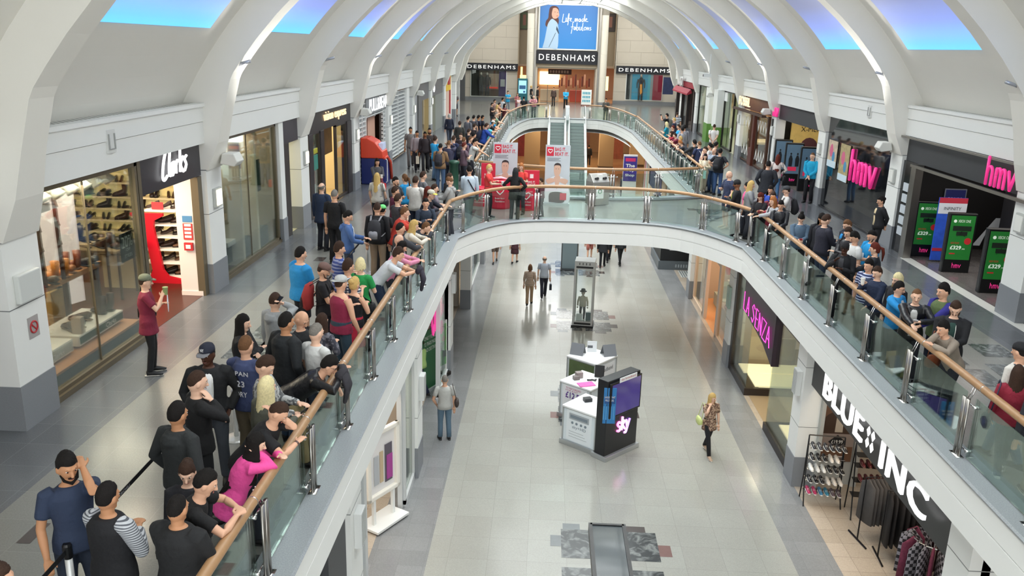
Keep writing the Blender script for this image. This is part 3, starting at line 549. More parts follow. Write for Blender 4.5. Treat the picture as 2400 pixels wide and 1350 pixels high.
# ================================================================ shops of the upper left side
def sX(s, d): return AX+s*d
def shell(s, y0, y1, depth=5.4, wallm=None, floorm=None, name='x', zf=0, zt=3.17, d0=8.52):
    """interior of one shop unit: back wall, party walls, floor; open to the front"""
    m = MB(); a, b = sX(s, d0+depth), sX(s, d0); xa, xb = min(a, b), max(a, b); bk = a
    m.box(min(bk, bk-s*.1), max(bk, bk-s*.1), y0, y1, zf, zt, 0); m.box(xa, xb, y0, y0+.12, zf, zt, 0); m.box(xa, xb, y1-.12, y1, zf, zt, 0); m.box(xa, xb, y0, y1, zt-.12, zt-.005, 0)
    m.quad((xa, y0, zf+.004), (xb, y0, zf+.004), (xb, y1, zf+.004), (xa, y1, zf+.004), 1)
    struct('wall_'+name, m, [wallm or WHITE, floorm or TD])
_wn = [20]
def front_window(s, y0, y1, z0, z1, mull=(), frame=None, fw=.06, d=8.5, glassm=None):
    _wn[0] += 1; o = empty('window_%d' % _wn[0]); tag(o, kind='structure'); fm = frame or DKFRAME; x = sX(s, d); m = MB()
    m.box(x-.05, x+.05, y0, y1, z0, z0+fw); m.box(x-.05, x+.05, y0, y1, z1-fw, z1); m.box(x-.05, x+.05, y0, y0+fw, z0, z1); m.box(x-.05, x+.05, y1-fw, y1, z0, z1)
    for y in mull: m.box(x-.012, x+.012, y-.012, y+.012, z0, z1)
    m.build('window_frame', fm, o); g = MB(); g.box(x-.006, x+.006, y0+fw, y1-fw, z0+fw, z1-fw); g.build('pane', glassm or SHOPGLASS, o); return o
def sign(s, y0, y1, z0, z1, m_, lab, d=8.45, th=.14, name='shop_sign'):
    x = sX(s, d); o = empty(name, (x, (y0+y1)/2, z0), label=lab, cat='sign'); b = MB(); b.box(-s*0 if 0 else -.0+min(0, s*th), max(0, s*th), -(y1-y0)/2, (y1-y0)/2, 0, z1-z0); b.build('sign_board', m_, o); return o
def sign_text(o, s, body, yc, zc, W, H, m_, depth=.05, x=0, **k):
    """lettering on a sign facing the mall; yc, zc local centre"""
    t = MB(); r = Vector((0, 1 if s < 0 else -1, 0)); org = Vector((x-s*.01, yc, zc))-r*(W/2)-Vector((0, 0, H/2)); add_text(t, body, org, r, (0, 0, 1), W, H, depth, **k); return t.build('sign_lettering', m_, o)
SR = lambda s: (0, 1 if s < 0 else -1, 0)
LIT = mat('#ffffff', .5, emit=1.3)
def lamp_spots(y0, y1, n, x, z, lab):
    for i in range(n):
        y = inter(y0, y1, i/(n-1)); b = MB(); b.tube([(x, y, z+.12), (x+.02, y, z), (x+.1, y, z-.1)], [.05, .07, .11], 12); b.ball((x-.02, y, z+.02), .1, 10, 6); tag(b.build('spotlight', mat('#c9c9c2', .5), smooth=True), lab, 'spotlight', 'spotlights above the shoe window')
# shoes: a small library of shared meshes
def shoe_data(kind, up, sole):
    b = MB(); u = []
    if kind == 'heel':
        b.tube([(0, -.11, .085), (0, -.06, .075), (0, .02, .035), (0, .09, .022), (0, .13, .016)], [(.028, .035), (.03, .03), (.033, .02), (.036, .018), (.018, .012)], 8, 0); b.tube([(0, -.1, .07), (0, -.11, 0)], [.014, .006], 6, 1)
    elif kind == 'boot':
        b.tube([(0, -.09, .26), (0, -.09, .14), (0, -.07, .07), (0, .02, .05), (0, .11, .035), (0, .15, .025)], [(.05, .055), (.045, .05), (.045, .06), (.045, .045), (.048, .032), (.03, .02)], 10, 0); b.tube([(0, -.13, .012), (0, 0, .012), (0, .15, .012)], [(.04, .013), (.046, .013), (.04, .012)], 8, 1)
    else:
        b.tube([(0, -.13, .08), (0, -.09, .075), (0, -.03, .06), (0, .04, .048), (0, .1, .035), (0, .14, .028)], [(.035, .04), (.042, .05), (.043, .045), (.046, .035), (.045, .028), (.025, .018)], 10, 0); b.tube([(0, -.14, .012), (0, -.05, .012), (0, .06, .012), (0, .15, .012)], [(.035, .013), (.04, .013), (.05, .013), (.03, .012)], 8, 1)
        for i in range(3): b.box(-.028, .028, .0+i*.025, .008+i*.025, .085-i*.009, .095-i*.009, 1)
    o = b.build('shoe', [up, sole], smooth=True); me = o.data; bpy.data.objects.remove(o); return me
_sh = {}
def shoe(kind, up, sole, x, y, z, rz, lab, grp, sc=1.15, rot=None):
    k = (kind, up, sole)
    if k not in _sh: _sh[k] = shoe_data(kind, mat(up, .35), mat(sole, .6))
    o = bpy.data.objects.new('shoe', _sh[k]); COL.objects.link(o); o.location = (x, y, z); o.rotation_euler = (0, 0, rad(rz)); o.scale = (sc,)*3; return tag(o, lab, 'shoe', grp)
def pair(kind, up, sole, x, y, z, rz, lab, grp, sc=1.15):
    for q in (-1, 1): shoe(kind, up, sole, x+q*.065*math.cos(rad(rz)), y+q*.065*math.sin(rad(rz))+.02*q, z, rz+q*5, lab, grp, sc)

# ---- unit 0, cut by the left frame edge: red brown timber edge
b = MB(); b.box(-7.35, -7.18, 9.2, 9.75, 0, 1.7); tag(b.build('timber_post', mat('#6a2c1c', .35)), 'dark red timber door edge at the far left frame edge', 'post')
# ---- unit 1: shoe shop
BRZ = mat('#6d6350', .4, .3)
shell(-1, 10.6, 20.6, 5.4, mat('#e9dcc0', .8), mat('#4a211a', .28, noise_amt=.2, noise_scale=6), 'shop_1')
front_window(-1, 10.95, 14.35, .05, 3.17, (12.65,), BRZ, .1)
b = MB(); b.box(-7.22, -7.0, 10.9, 14.45, 0, .09); b.box(-7.2, -7.05, 14.33, 14.47, 0, 3.17); b.box(-7.2, -7.05, 16.85, 17.1, 0, 2.5); struct('trim_80', b, [BRZ])
o = sign(-1, 14.47, 17.1, 2.52, 3.17, mat('#38353a', .4, noise_amt=.1), 'dark shop sign board with glowing white handwritten lettering')
LS = [[(.62, .95), (.45, 1), (.15, .6), (.0, .15), (.08, .0), (.35, .12)], [(.7, 1.0), (.55, .5), (.5, .15), (.58, .08)], [(.95, .5), (.75, .45), (.66, .2), (.75, .08), (.9, .3), (.95, .45), (.9, .12)], [(1.08, .5), (1.03, .1)], [(1.05, .35), (1.18, .52), (1.28, .48)], [(1.48, 1.05), (1.36, .1)], [(1.68, .6), (1.42, .35), (1.62, .08)], [(1.95, .6), (1.78, .5), (1.88, .3), (1.72, .1)]]
t = MB(); strokes(t, LS, (.03, -.58, .16), SR(-1), (0, 0, 1), .56, .026, .02); t.build('sign_lettering', LIT, o, smooth=True)
b = MB(); b.box(-7.56, -7.1, 16.86, 17.0, 0, 2.52); b.box(-7.56, -7.1, 16.84, 16.86, 0, .1, 0); struct('wall_return', b, [mat('#e3d9d5', .7)])
o = empty('notice', (-7.33, 16.86, 1.2), label='red fire action notice with a blue panel on the white doorway wall', cat='notice')
b = MB(); b.box(-.1, .1, -.012, 0, 0, .34); b.build('notice_board', mat('#c03a3a', .5), o); b = MB(); b.box(-.1, .1, -.012, 0, .37, .5); b.build('blue_panel', mat('#4f86b4', .5), o)
b = MB(); [b.box(-.07, .07, -.016, -.012, .04+i*.08, .09+i*.08) for i in range(4)]; b.build('notice_print', WHITE, o)
b = MB(); b.box(-7.42, -7.24, 16.81, 16.86, .98, 1.14); b.box(-7.38, -7.28, 16.8, 16.81, 1.02, 1.1, 1); tag(b.build('call_point', [mat('#c22a30', .5), WHITE]), 'small red fire alarm call point below the red notice', 'alarm')
for y, x in ((12.5, -8.0), (15.6, -9.0)): area('shop_lamps', (x, y, 3.0), (0, 0, 0), 2.6, 1.6, 180, (1, .86, .66))
area('shop_lamps', (-11, 15, 3.0), (0, 0, 0), 3, 4, 150, (1, .84, .6))
lamp_spots(11.3, 14.0, 8, -7.45, 2.95, 'white spotlight in the row above the shoe window')
# display furniture
b = MB(); b.box(-8.35, -7.25, 11.1, 14.3, .02, .26, 1); b.box(-8.35, -7.23, 11.1, 14.3, .26, .3, 0); tag(b.build('display_plinth', [mat('#b5835a', .5, noise_amt=.2, noise_scale=14), mat('#2f3a37', .4)]), 'long low wooden window platform under the white shoe plinths', 'plinth')
def plinth(y0, y1, z0, z1, lab, band):
    o = empty('display_plinth', (-7.75, (y0+y1)/2, z0), label=lab, cat='plinth'); b = MB(); h = (y1-y0)/2; b.box(-.45, .3, -h, h, 0, z1-z0); b.build('plinth_body', mat('#e8e6df', .5), o, bevel=.008)
    b = MB(); b.box(.3, .305, -h+.02, h-.02, .03, z1-z0-.03); b.build('front_band', band, o)
    t = MB(); add_text(t, 'Clarks', (.306, h-.62, .05), (0, 1, 0), (0, 0, 1), .34, .08, .002); t.build('band_lettering', WHITE, o)
plinth(10.95, 12.5, .34, .55, 'white shoe plinth with a grey front band nearest the left pillar', mat('#b9bbb6', .5)); plinth(12.68, 14.15, .34, .52, 'white shoe plinth with a dark green front band', mat('#1f4a33', .5))
pair('shoe', '#2a1512', '#5a4a3a', -7.75, 13.05, .53, 60, 'dark brown laced shoe lying on the green banded plinth', 'brown shoes on the green banded plinth', 1.3)
pair('shoe', '#4c352a', '#7a5a40', -7.85, 13.45, .53, 60, 'mid brown laced shoe behind the dark pair on the green banded plinth', 'mid brown shoes on the green banded plinth', 1.3)
pair('boot', '#2e1719', '#241414', -7.72, 13.98, .53, 70, 'burgundy ankle boot at the far end of the green banded plinth', 'burgundy boots on the plinth', 1.25)
b = MB(); b.box(-7.62, -7.45, 12.78, 12.9, .52, .8); tag(b.build('shoe_stand', mat('#a7988a', .5), bevel=.01), 'small tan block beside the brown shoes', 'stand')
pair('shoe', '#c9a02a', '#e0c24a', -7.7, 11.45, .56, 75, 'yellow trainer on the grey banded plinth', 'yellow trainers', 1.3); pair('shoe', '#2b5a3a', '#caa43c', -7.62, 11.75, .56, 60, 'green and yellow trainer on the grey banded plinth', 'green trainers', 1.2)
pair('shoe', '#b58f7a', '#d8cabb', -7.6, 11.2, .56, 70, 'pale tan shoe at the near end of the grey banded plinth', 'pale tan shoes', 1.2)
o = empty('display_table', (-7.98, 13.0, .3), label='thick reclaimed timber display table carrying brown boots', cat='table')
b = MB(); b.box(-.35, .35, -.95, .95, 1.07, 1.16); b.build('table_top', mat('#a06f42', .5, noise_amt=.3, noise_scale=12), o, bevel=.01)
for x in (-.28, .28):
    for y in (-.85, .85): b = MB(); b.box(x-.04, x+.04, y-.04, y+.04, 0, 1.07); b.build('leg', mat('#3a2618', .5), o)
pair('boot', '#7a3a1e', '#4a2a18', -7.85, 13.35, 1.46, 50, 'chestnut brown boot on the timber display table', 'chestnut boots', 1.25); pair('boot', '#b5702c', '#6a4424', -7.75, 12.8, 1.46, 60, 'tan work boot on the timber display table', 'tan boots', 1.2)
pair('shoe', '#8f5a36', '#5a3a28', -7.8, 13.05, 1.46, 70, 'mid brown derby shoe on the timber display table', 'derby shoes', 1.2); pair('shoe', '#2a2624', '#1c1a18', -7.75, 13.68, 1.46, 75, 'black lace up shoe on the timber display table', 'black shoes on the timber table', 1.2); pair('shoe', '#4a3a2e', '#2a221c', -7.7, 12.4, 1.46, 60, 'dark brown boat shoe on the timber display table', 'boat shoes', 1.2)
for y, x in ((12.25, -7.62), (12.75, -7.62)):
    b = MB(); b.tube([(x, y, 1.46), (x+.0, y-.02, 2.9)], .035, 8)
    for z in (1.7, 2.0, 2.3, 2.6): b.tube([(x, y-.02, z), (x+.05, y-.02, z+.04), (x+.02, y, z+.1)], .012, 6)
    tag(b.build('strap', mat('#3a1d16', .5)), 'dark brown leather strap hanging behind the shoe window, %s one' % ('nearer' if y < 12.5 else 'farther'), 'strap')
b = MB(); b.box(-7.7, -7.55, 11.95, 12.5, 2.62, 2.75); tag(b.build('timber_block', mat('#4a362a', .6, noise_amt=.2)), 'weathered timber block at the top left of the shoe window', 'timber')
o = empty('backdrop', (-8.98, 14.75, .3), rz=-20, label='white backdrop poster of a seated bearded man in a cream cardigan', cat='poster')
b = MB(); b.box(-.04, 0, -1.25, .6, 0, 2.2); b.build('panel', mat('#efe6e8', .6, emit=.25), o)
b = MB()
def py_(pts, mi): b.add([(.004+mi*.002, y, z) for y, z in pts], [tuple(range(len(pts)))], mi)
py_(smooth2([(-.95, .3), (-1.05, .9), (-.95, 1.25), (-.7, 1.35), (-.45, 1.2), (-.35, .8), (-.5, .6), (-.95, .3)]), 0); py_(smooth2([(-.95, .75), (-.35, .75), (-.3, .5), (-.45, .0), (-.6, .0), (-.6, .4), (-.85, .4), (-.9, .1), (-.95, .75)]), 1); py_(smooth2([(-.82, 1.35), (-.82, 1.6), (-.68, 1.7), (-.56, 1.6), (-.57, 1.38), (-.69, 1.28), (-.82, 1.35)]), 2); py_(smooth2([(-.84, 1.58), (-.82, 1.7), (-.68, 1.77), (-.55, 1.68), (-.56, 1.6), (-.68, 1.65), (-.84, 1.58)]), 3); py_([(-.76, 1.4), (-.62, 1.4), (-.64, 1.31), (-.72, 1.31)], 3)
b.build('portrait', [mat('#d8c3a4', .7), mat('#31426b', .7), mat('#c89a80', .7), mat('#3a2a22', .7)], o)
for (y, z0, lab) in ((14.05, 1.46, 'black 20% off styles window card beside the doorway'), (11.3, 1.45, 'black 20% off styles window card beside the left pillar')):
    o = empty('window_card', (-7.2, y, z0), label=lab, cat='sign'); b = MB(); b.box(-.01, .0, -.24, .24, 0, .5); b.build('card', mat('#1c2423', .5), o)
    t = MB(); add_text(t, '20%', (.002, -.19, .24), (0, 1, 0), (0, 0, 1), .38, .2, .001); add_text(t, 'OFF', (.002, -.05, .17), (0, 1, 0), (0, 0, 1), .14, .05, .001); add_text(t, 'STYLES', (.002, -.12, .06), (0, 1, 0), (0, 0, 1), .26, .06, .001); t.build('card_lettering', mat('#c9cfc4', .6), o)
    b = MB(); [b.tube([(-.005, q, .5), (-.005, q, 1.5)], .002, 4) for q in (-.2, .2)]; b.build('hanging_wire', STEEL, o)
# rear wall shelves seen through the window and the door
def shelf_wall(x0, x1, y, zs, lab, pal=('#1d1716', '#3a221a', '#241c22'), back='#f0dc9c'):
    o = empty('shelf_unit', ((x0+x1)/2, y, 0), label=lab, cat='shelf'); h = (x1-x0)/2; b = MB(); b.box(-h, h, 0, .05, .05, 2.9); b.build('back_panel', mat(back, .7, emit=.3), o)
    for zi, z in enumerate(zs):
        b = MB(); b.box(-h, h, -.34, 0, z-.02, z+.02); b.build('shelf', mat('#efe2bd', .6), o)
        for i in range(int((x1-x0)/.42)):
            pair(random.choice(['heel', 'heel', 'shoe', 'boot']), random.choice(pal), '#171312', x0+.22+i*.42, y-.18, z+.022, random.choice([150, 170, 200, 120]), 'dark shoe on shelf %s of the lit rear wall' % ['one', 'two', 'three', 'four', 'five', 'six', 'seven'][zi], 'shoes on rear wall shelf %d' % (zi+1), 1.2)
def shelf_unit(x, y0, y1, zs, lab, back='#ecd9a0', depth=.35, shoes=True, pal=('#1d1716', '#3a221a', '#241c22'), axis='y', heel=True, sm='#efe2bd'):
    o = empty('shelf_unit', (x, (y0+y1)/2, 0), label=lab, cat='shelf'); h = (y1-y0)/2; b = MB(); b.box(-.03, 0, -h, h, .05, max(zs)+.5); b.build('back_panel', mat(back, .7, emit=.25), o)
    for z in zs: b = MB(); b.box(0, depth, -h, h, z-.02, z+.02); b.build('shelf', mat(sm, .6), o)
    if shoes:
        for zi, z in enumerate(zs):
            n = int((y1-y0)/.45)
            for i in range(n):
                kd = random.choice(['heel', 'shoe', 'boot'] if heel else ['shoe']); pair(kd, random.choice(pal), '#171312', x+depth*.5, y0+.25+i*.45, z+.02, random.choice([60, 90, 110]), 'dark shoe on %s' % lab, 'shoes on '+lab.split(',')[0]+' '+str(zi))
    return o
shelf_wall(-12.3, -8.75, 20.4, (.3, .56, .85, 1.14, 1.43, 1.78, 2.15), 'cream lit rear shelf wall of the shoe shop')
o = empty('display_stand', (-8.32, 17.7, 0), label='red I shaped display stand with white shoe shelves in the doorway', cat='stand')
b = MB(); b.prism([(-.36, 0), (.42, 0), (.42, .1), (.12, .16), (.02, .3), (-.12, 1.25), (-.1, 1.4), (.1, 1.5), (.1, 1.56), (-.6, 1.56), (-.6, 1.5), (-.42, 1.4), (-.34, 1.25), (-.22, .3), (-.28, .16), (-.36, .1)], 1, -.04, .04); b.build('stand_frame', mat('#c8142a', .35), o)
for i, z in enumerate((.1, .42, .72, 1.0, 1.27, 1.58)):
    b = MB(); b.box(-.45+.02*i, .45-.1*i/5, .04, .75, z, z+.03); b.build('shelf', mat('#f1eeea', .5), o)
    for q in range(3): pair('heel' if i % 2 else 'shoe', random.choice(['#1b1413', '#2f1c18', '#6a4a34']), '#120d0c', -8.6+q*.27, 17.7+.4, z+.032, 120, 'dark shoe on level %s of the red display stand' % ['one', 'two', 'three', 'four', 'five', 'six'][i], 'shoes on the red stand %d' % i)
b = MB(); b.box(-8.5, -8.25, 17.8, 17.82, 1.62, 1.78); tag(b.build('price_card', mat('#d23a44', .5)), 'small red card on top of the red display stand', 'sign')
for (x, y, z, w_, lab) in ((-9.2, 15.9, 1.33, .45, 'tall metal framed display table inside the shoe shop'), (-9.05, 16.7, 1.02, .45, 'middle metal framed display table inside the shoe shop')):
    o = empty('display_table', (x, y, 0), label=lab, cat='table'); b = MB(); b.box(-w_, w_, -.35, .35, z-.04, z); b.build('table_top', mat('#7b6a50', .5), o)
    for q in ((-1, -1), (-1, 1), (1, -1), (1, 1)): b = MB(); b.box(q[0]*w_-.02, q[0]*w_+.02, q[1]*.33-.02, q[1]*.33+.02, 0, z-.04); b.build('leg', mat('#3a2a1c', .4, .3), o)
    for i in range(3): pair('boot' if i % 2 else 'shoe', random.choice(['#1c1614', '#3a2018']), '#171210', x-.3+i*.3, y, z, 60, 'dark shoe on the %s' % lab.split(' inside')[0], 'shoes on '+lab)
b = MB(); b.box(-9.4, -8.6, 17.2, 17.6, 0, .72, 0); b.box(-9.42, -8.58, 17.18, 17.62, .72, .75, 1); tag(b.build('display_box', [mat('#bfae8c', .6), mat('#6b5a40', .5)]), 'pale boxy display counter with boots inside the shoe shop', 'counter')
for i in range(3): pair('boot', '#1a1514', '#141010', -9.25+i*.25, 17.4, .76, 70, 'black ankle boot on the pale boxy counter', 'boots on the boxy counter', 1.2)
b = MB(); b.lathe([(.17, 1.35), (.05, 2.0), (.04, 2.02)], (-9.45, 15.9, 0), 16); tag(b.build('display_cone', mat('#b9c52c', .5), smooth=True), 'lime green cone on the tall display table', 'decoration')
b = MB(); b.box(-8.75, -8.4, 13.6, 14.2, 0.02, .95); tag(b.build('display_box', mat('#b0945e', .6, noise_amt=.15), bevel=.01), 'tan wooden box under the black ankle boots in the window', 'box')
pair('boot', '#17181c', '#0f0f10', -8.57, 13.9, .96, 50, 'black ankle boot on the tan wooden box', 'black ankle boots in the window', 1.35)
# ---- unit 2: window with pale interior, narrow white pier, dark framed doorway
w_ = MB(); w_.prism([(-7.56, 17.0), (-7.1, 17.0), (-7.1, 17.15), (-7.6, 17.15), (-8.62, 19.5), (-8.74, 19.5)], 2, 0, 3.17); struct('wall_slanted', w_, [mat('#e3d9d5', .7)])
shell(-1, 19.4, 22.2, 1.5, mat('#cfc4ae', .8), mat('#8d8f8a', .4), 'shop_2')
front_window(-1, 17.95, 22.0, .05, 3.17, (19.9,), BRZ, .09)
b = MB(); b.box(-7.22, -7.02, 17.9, 22.1, 0, .08); struct('trim_81', b, [BRZ])
b = MB(); b.box(-7.2, -6.98, 22.05, 22.42, .62, 3.17); b.box(-7.21, -6.96, 22.04, 22.43, 0, .62, 1); struct('trim_82', b, [WHITE, GREYST])
area('shop_lamps', (-8.3, 19.6, 3.0), (0, 0, 0), 2, 3.6, 75, (1, .9, .72))
b = MB(); b.box(-7.95, -7.35, 18.1, 18.9, 0, 1.15, 0); b.box(-8.0, -7.3, 18.9, 19.8, .55, .66, 1); b.box(-7.95, -7.4, 18.9, 19.7, .1, .55, 2); tag(b.build('display_plinth', [mat('#3a3634', .5), mat('#e2e4df', .5), mat('#33504a', .4)]), 'dark and white stepped display block behind the pale window', 'plinth')
b = MB(); b.box(-7.95, -7.35, 18.1, 18.6, 1.15, 2.1); tag(b.build('photo_board', mat('#2b2b2c', .5, noise_amt=.4, noise_scale=3)), 'dark photographic panel at the left of the pale window', 'poster')
b = MB(); b.box(-8.4, -7.3, 20.0, 21.8, .05, .5); tag(b.build('display_plinth', mat('#41584f', .35), bevel=.01), 'dark green glass topped bench in the pale window', 'plinth')
b = MB(); b.box(-7.32, -7.3, 20.9, 21.4, 1.5, 2.3); tag(b.build('window_card', mat('#2f322d', .5)), 'dark square card hanging in the pale window', 'sign')
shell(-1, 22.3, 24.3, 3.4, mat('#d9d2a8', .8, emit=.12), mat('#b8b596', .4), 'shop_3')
b = MB(); b.box(-7.3, -7.02, 22.42, 23.0, 0, 2.6); b.box(-7.3, -7.02, 24.0, 24.4, 0, 2.6); tag(b.build('door_surround', mat('#2c2522', .4)), 'dark brown surround of the narrow shop doorway beside the white pier', 'door surround')
b = MB(); b.box(-7.3, -7.0, 22.43, 24.15, 2.55, 3.17); tag(b.build('shop_sign', mat('#37323a', .4)), 'blank dark fascia above the narrow shop doorway', 'sign')
area('shop_lamps', (-9, 23.3, 2.9), (0, 0, 0), 2, 1.4, 45, (1, .92, .7))
b = MB(); [b.box(-10.0+i*.5, -9.7+i*.5, 23.9, 24.15, .7+j*.45, .72+j*.45) for i in range(4) for j in range(4)]; tag(b.build('shelf_unit', mat('#8a7a5c', .6)), 'small shelves inside the narrow shop doorway', 'shelf')
# ---- unit 3: opticians
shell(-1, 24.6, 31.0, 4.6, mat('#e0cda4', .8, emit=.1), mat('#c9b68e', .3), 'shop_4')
VX = mat('#2e2829', .4)
o = sign(-1, 24.9, 30.95, 2.55, 3.2, VX, 'dark brown shop sign with cream lowercase opticians lettering')
sign_text(o, -1, 'vision express', .35, .35, 3.0, .36, mat('#f7dcae', .5, emit=.9), .03, spacing=1.0, bold=.0)
for y0, y1 in ((25.0, 25.45), (26.35, 26.75), (29.9, 30.95)): b = MB(); b.box(-7.25, -7.02, y0, y1, 0, 2.55); tag(b.build('shop_front_column', VX, bevel=.01), '%s dark brown column of the opticians shop front' % {25.0: 'near', 26.35: 'middle', 29.9: 'far'}[y0], 'column')
front_window(-1, 25.45, 26.35, .05, 2.55, (), VX, .05); front_window(-1, 28.4, 29.9, .05, 2.55, (), VX, .06)
o = empty('poster', (-7.5, 27.6, 0), label='tall window poster of a person in glasses over pale blue text', cat='poster'); b = MB(); b.box(-.03, 0, -.75, .7, .1, 2.45); b.build('panel', mat('#cfe0e4', .5, emit=.2), o)
b = MB(); b.box(.0, .01, -.7, .1, 1.2, 2.4, 0); b.box(.01, .015, -.45, -.1, 1.6, 2.1, 1); b.box(.0, .012, -.6, .1, .75, 1.2, 2); b.box(.0, .012, .2, .65, 1.4, 2.3, 3); b.build('portrait', [mat('#3a3434', .6), mat('#b8897a', .6), mat('#8a2f44', .6), mat('#b8a23a', .6)], o)
b = MB(); b.box(-9.2, -9.1, 28.2, 30.5, .2, 2.3, 0); [b.box(-9.1, -9.07, 28.35+i*.75, 28.95+i*.75, .3+j*.95, 1.1+j*.95, 1) for i in range(3) for j in range(2)]; tag(b.build('display_wall', [mat('#e8d6a8', .6, emit=.25), mat('#c9b383', .6)]), 'cream panelled display wall inside the opticians', 'display')
b = MB(); b.box(-7.6, -7.55, 28.5, 29.8, 1.5, 2.5); tag(b.build('poster', mat('#6b4a2c', .5, noise_amt=.6, noise_scale=3)), 'brown hanging poster at the right of the opticians window', 'poster')
b = MB(); b.box(-7.12, -7.1, 25.6, 26.2, 1.4, 1.85, 0); b.box(-7.12, -7.1, 25.6, 26.2, 1.9, 2.05, 1); tag(b.build('window_card', [mat('#3fa396', .5), mat('#d9d24a', .5)]), 'teal and yellow window cards at the left of the opticians', 'sign')
area('shop_lamps', (-8.6, 27.8, 2.9), (0, 0, 0), 2.4, 5, 150, (1, .84, .55))
# ---- unit 4 and 5: white slatted fashion shop
shell(-1, 31.4, 44.5, 4.0, mat('#c0a58e', .8), mat('#b7a896', .4), 'shop_5')
def slats(y0, y1, z0, z1, lab):
    o = empty('slatted_screen', (-7.1, (y0+y1)/2, 0), label=lab, cat='screen'); b = MB(); h = (y1-y0)/2; b.box(-.06, -.04, -h, h, z0, z1); b.build('screen_back', mat('#8f9496', .5), o)
    b = MB(); z = z0+.05
    while z < z1: b.box(-.04, .03, -h, h, z, z+.04); z += .17
    for y in (-h, 0, h-.05): b.box(-.04, .04, y, y+.05, z0, z1)
    b.build('slats', mat('#dcdedc', .5), o)
slats(32.0, 33.3, 0, 3.17, 'white slatted screen left of the fashion shop doorway'); slats(36.7, 37.7, 0, 3.17, 'white slatted screen right of the fashion shop doorway'); slats(38.4, 42.6, .1, 3.17, 'wide white slatted screen beyond the fourth pillar'); slats(33.3, 36.7, 2.35, 3.17, 'white slatted fascia behind the fashion shop lettering')
o = sign(-1, 33.2, 37.6, 2.5, 3.15, mat('#8d9193', .5), 'pale grey fascia with bold white fashion shop capitals', d=8.44, th=.03)
sign_text(o, -1, 'PULL&BEAR', .2, .33, 3.7, .5, mat('#ffffff', .5, emit=.5), .02, spacing=1.0)
b = MB(); b.box(-7.5, -7.4, 33.5, 36.6, 0, 2.4); b.box(-7.39, -7.38, 34.95, 35.0, 0, 2.4, 1); tag(b.build('hoarding', [mat('#c29a86', .7, emit=.12), mat('#5a3b30', .6)]), 'pinkish brown panel closing the fashion shop doorway', 'panel')
b = MB(); b.box(-7.25, -7.0, 42.6, 43.4, 0, 3.17); b.box(-7.2, -7.1, 43.4, 46.6, 0, 3.17, 1); tag(b.build('wall_panel', [WHITE, mat('#9b9da0', .5)]), 'white pier and plain light grey shop panel beyond the slatted screen', 'panel')
# ---- unit 6 and 7: grey shop with the fruit emblem
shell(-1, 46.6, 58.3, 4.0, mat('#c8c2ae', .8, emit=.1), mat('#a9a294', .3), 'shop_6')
AG = mat('#6e7073', .4, .3)
o = sign(-1, 46.8, 58.2, 2.2, 3.2, AG, 'plain mid grey fascia with a glowing white fruit emblem')
t = MB(); E_ = smooth2([(0, .62), (-.2, .7), (-.42, .55), (-.48, .25), (-.38, -.1), (-.18, -.32), (0, -.26), (.18, -.32), (.36, -.1), (.42, .02), (.3, .18), (.33, .38), (.43, .5), (.3, .66), (.12, .68), (0, .62)])
SC_ = .62
t.add([(.02, .6+y*SC_*1.6, .42+z*SC_) for y, z in E_], [tuple(range(len(E_)))]); t.add([(.02, .6+y*SC_*1.6, .42+z*SC_) for y, z in [(0, .72), (.05, .9), (.2, .98), (.16, .8)]], [(0, 1, 2, 3)]); t.build('emblem', LIT, o)
for y0, y1, m_, l_ in ((46.8, 48.2, AG, 'left grey'), (50.6, 52.4, mat('#9a8a63', .5), 'ochre'), (53.8, 58.0, mat('#8d948f', .35, .2), 'right grey green')): b = MB(); b.box(-7.3, -7.05, y0, y1, 0, 2.2); tag(b.build('wall_panel', m_), '%s door panel of the plain grey shop' % l_, 'panel')
area('shop_lamps', (-9, 50, 2.9), (0, 0, 0), 2.4, 5, 110, (1, .93, .8))
# ---- unit 8: yellow and red toy shop, then the white return
b = MB(); b.box(-7.25, -6.95, 58.6, 61.4, 2.2, 3.5, 0); b.box(-6.95, -6.9, 59.5, 60.7, 2.6, 3.1, 1); b.box(-7.25, -7.0, 58.6, 60.8, 0, 2.2, 2); b.box(-7.2, -6.95, 60.8, 61.4, 0, 2.2, 1); tag(b.build('toy_shop_facade', [mat('#e8bf2e', .5), mat('#b3232c', .5), mat('#d8b9a8', .6)]), 'yellow and red toy shop front at the far left', 'shop front')
b = MB(); b.box(-7.4, -7.2, 61.5, 65.6, 0, 3.17); struct('wall_left_end', b, [WHITE])
# orange and blue cash machine
o = empty('cash_machine', (-6.6, 32.6, 0), label='orange and dark blue cash machine in front of the slatted screen', cat='cash machine')
b = MB(); b.prism([(-.45, 0), (.5, 0), (.5, 1.0), (-.45, 1.0)], 1, -.5, .45); b.build('machine_body', mat('#1b2a68', .4), o, bevel=.03)
b = MB(); b.prism([(-.45, 1.0), (.42, 1.0), (.38, 1.25), (.1, 1.6), (-.2, 1.75), (-.45, 1.75)], 1, -.52, .47); b.build('machine_hood', mat('#d9452a', .4), o, bevel=.03)
b = MB(); b.tube([(.43, -.5, 1.0), (.5, -.2, 1.05), (.55, .2, .8), (.56, .42, .1)], .06, 8); b.build('side_fin', mat('#d9452a', .4), o, smooth=True)
b = MB(); b.box(.2, .36, -.3, .3, 1.3, 1.55); b.build('screen', mat('#a9b4cc', .4, emit=.4), o); b = MB(); b.tube([(.5, -.5, .1), (.56, -.5, .15), (.56, -.5, .95), (.5, -.5, 1)], .015, 6); b.build('side_handle', WHITE, o)
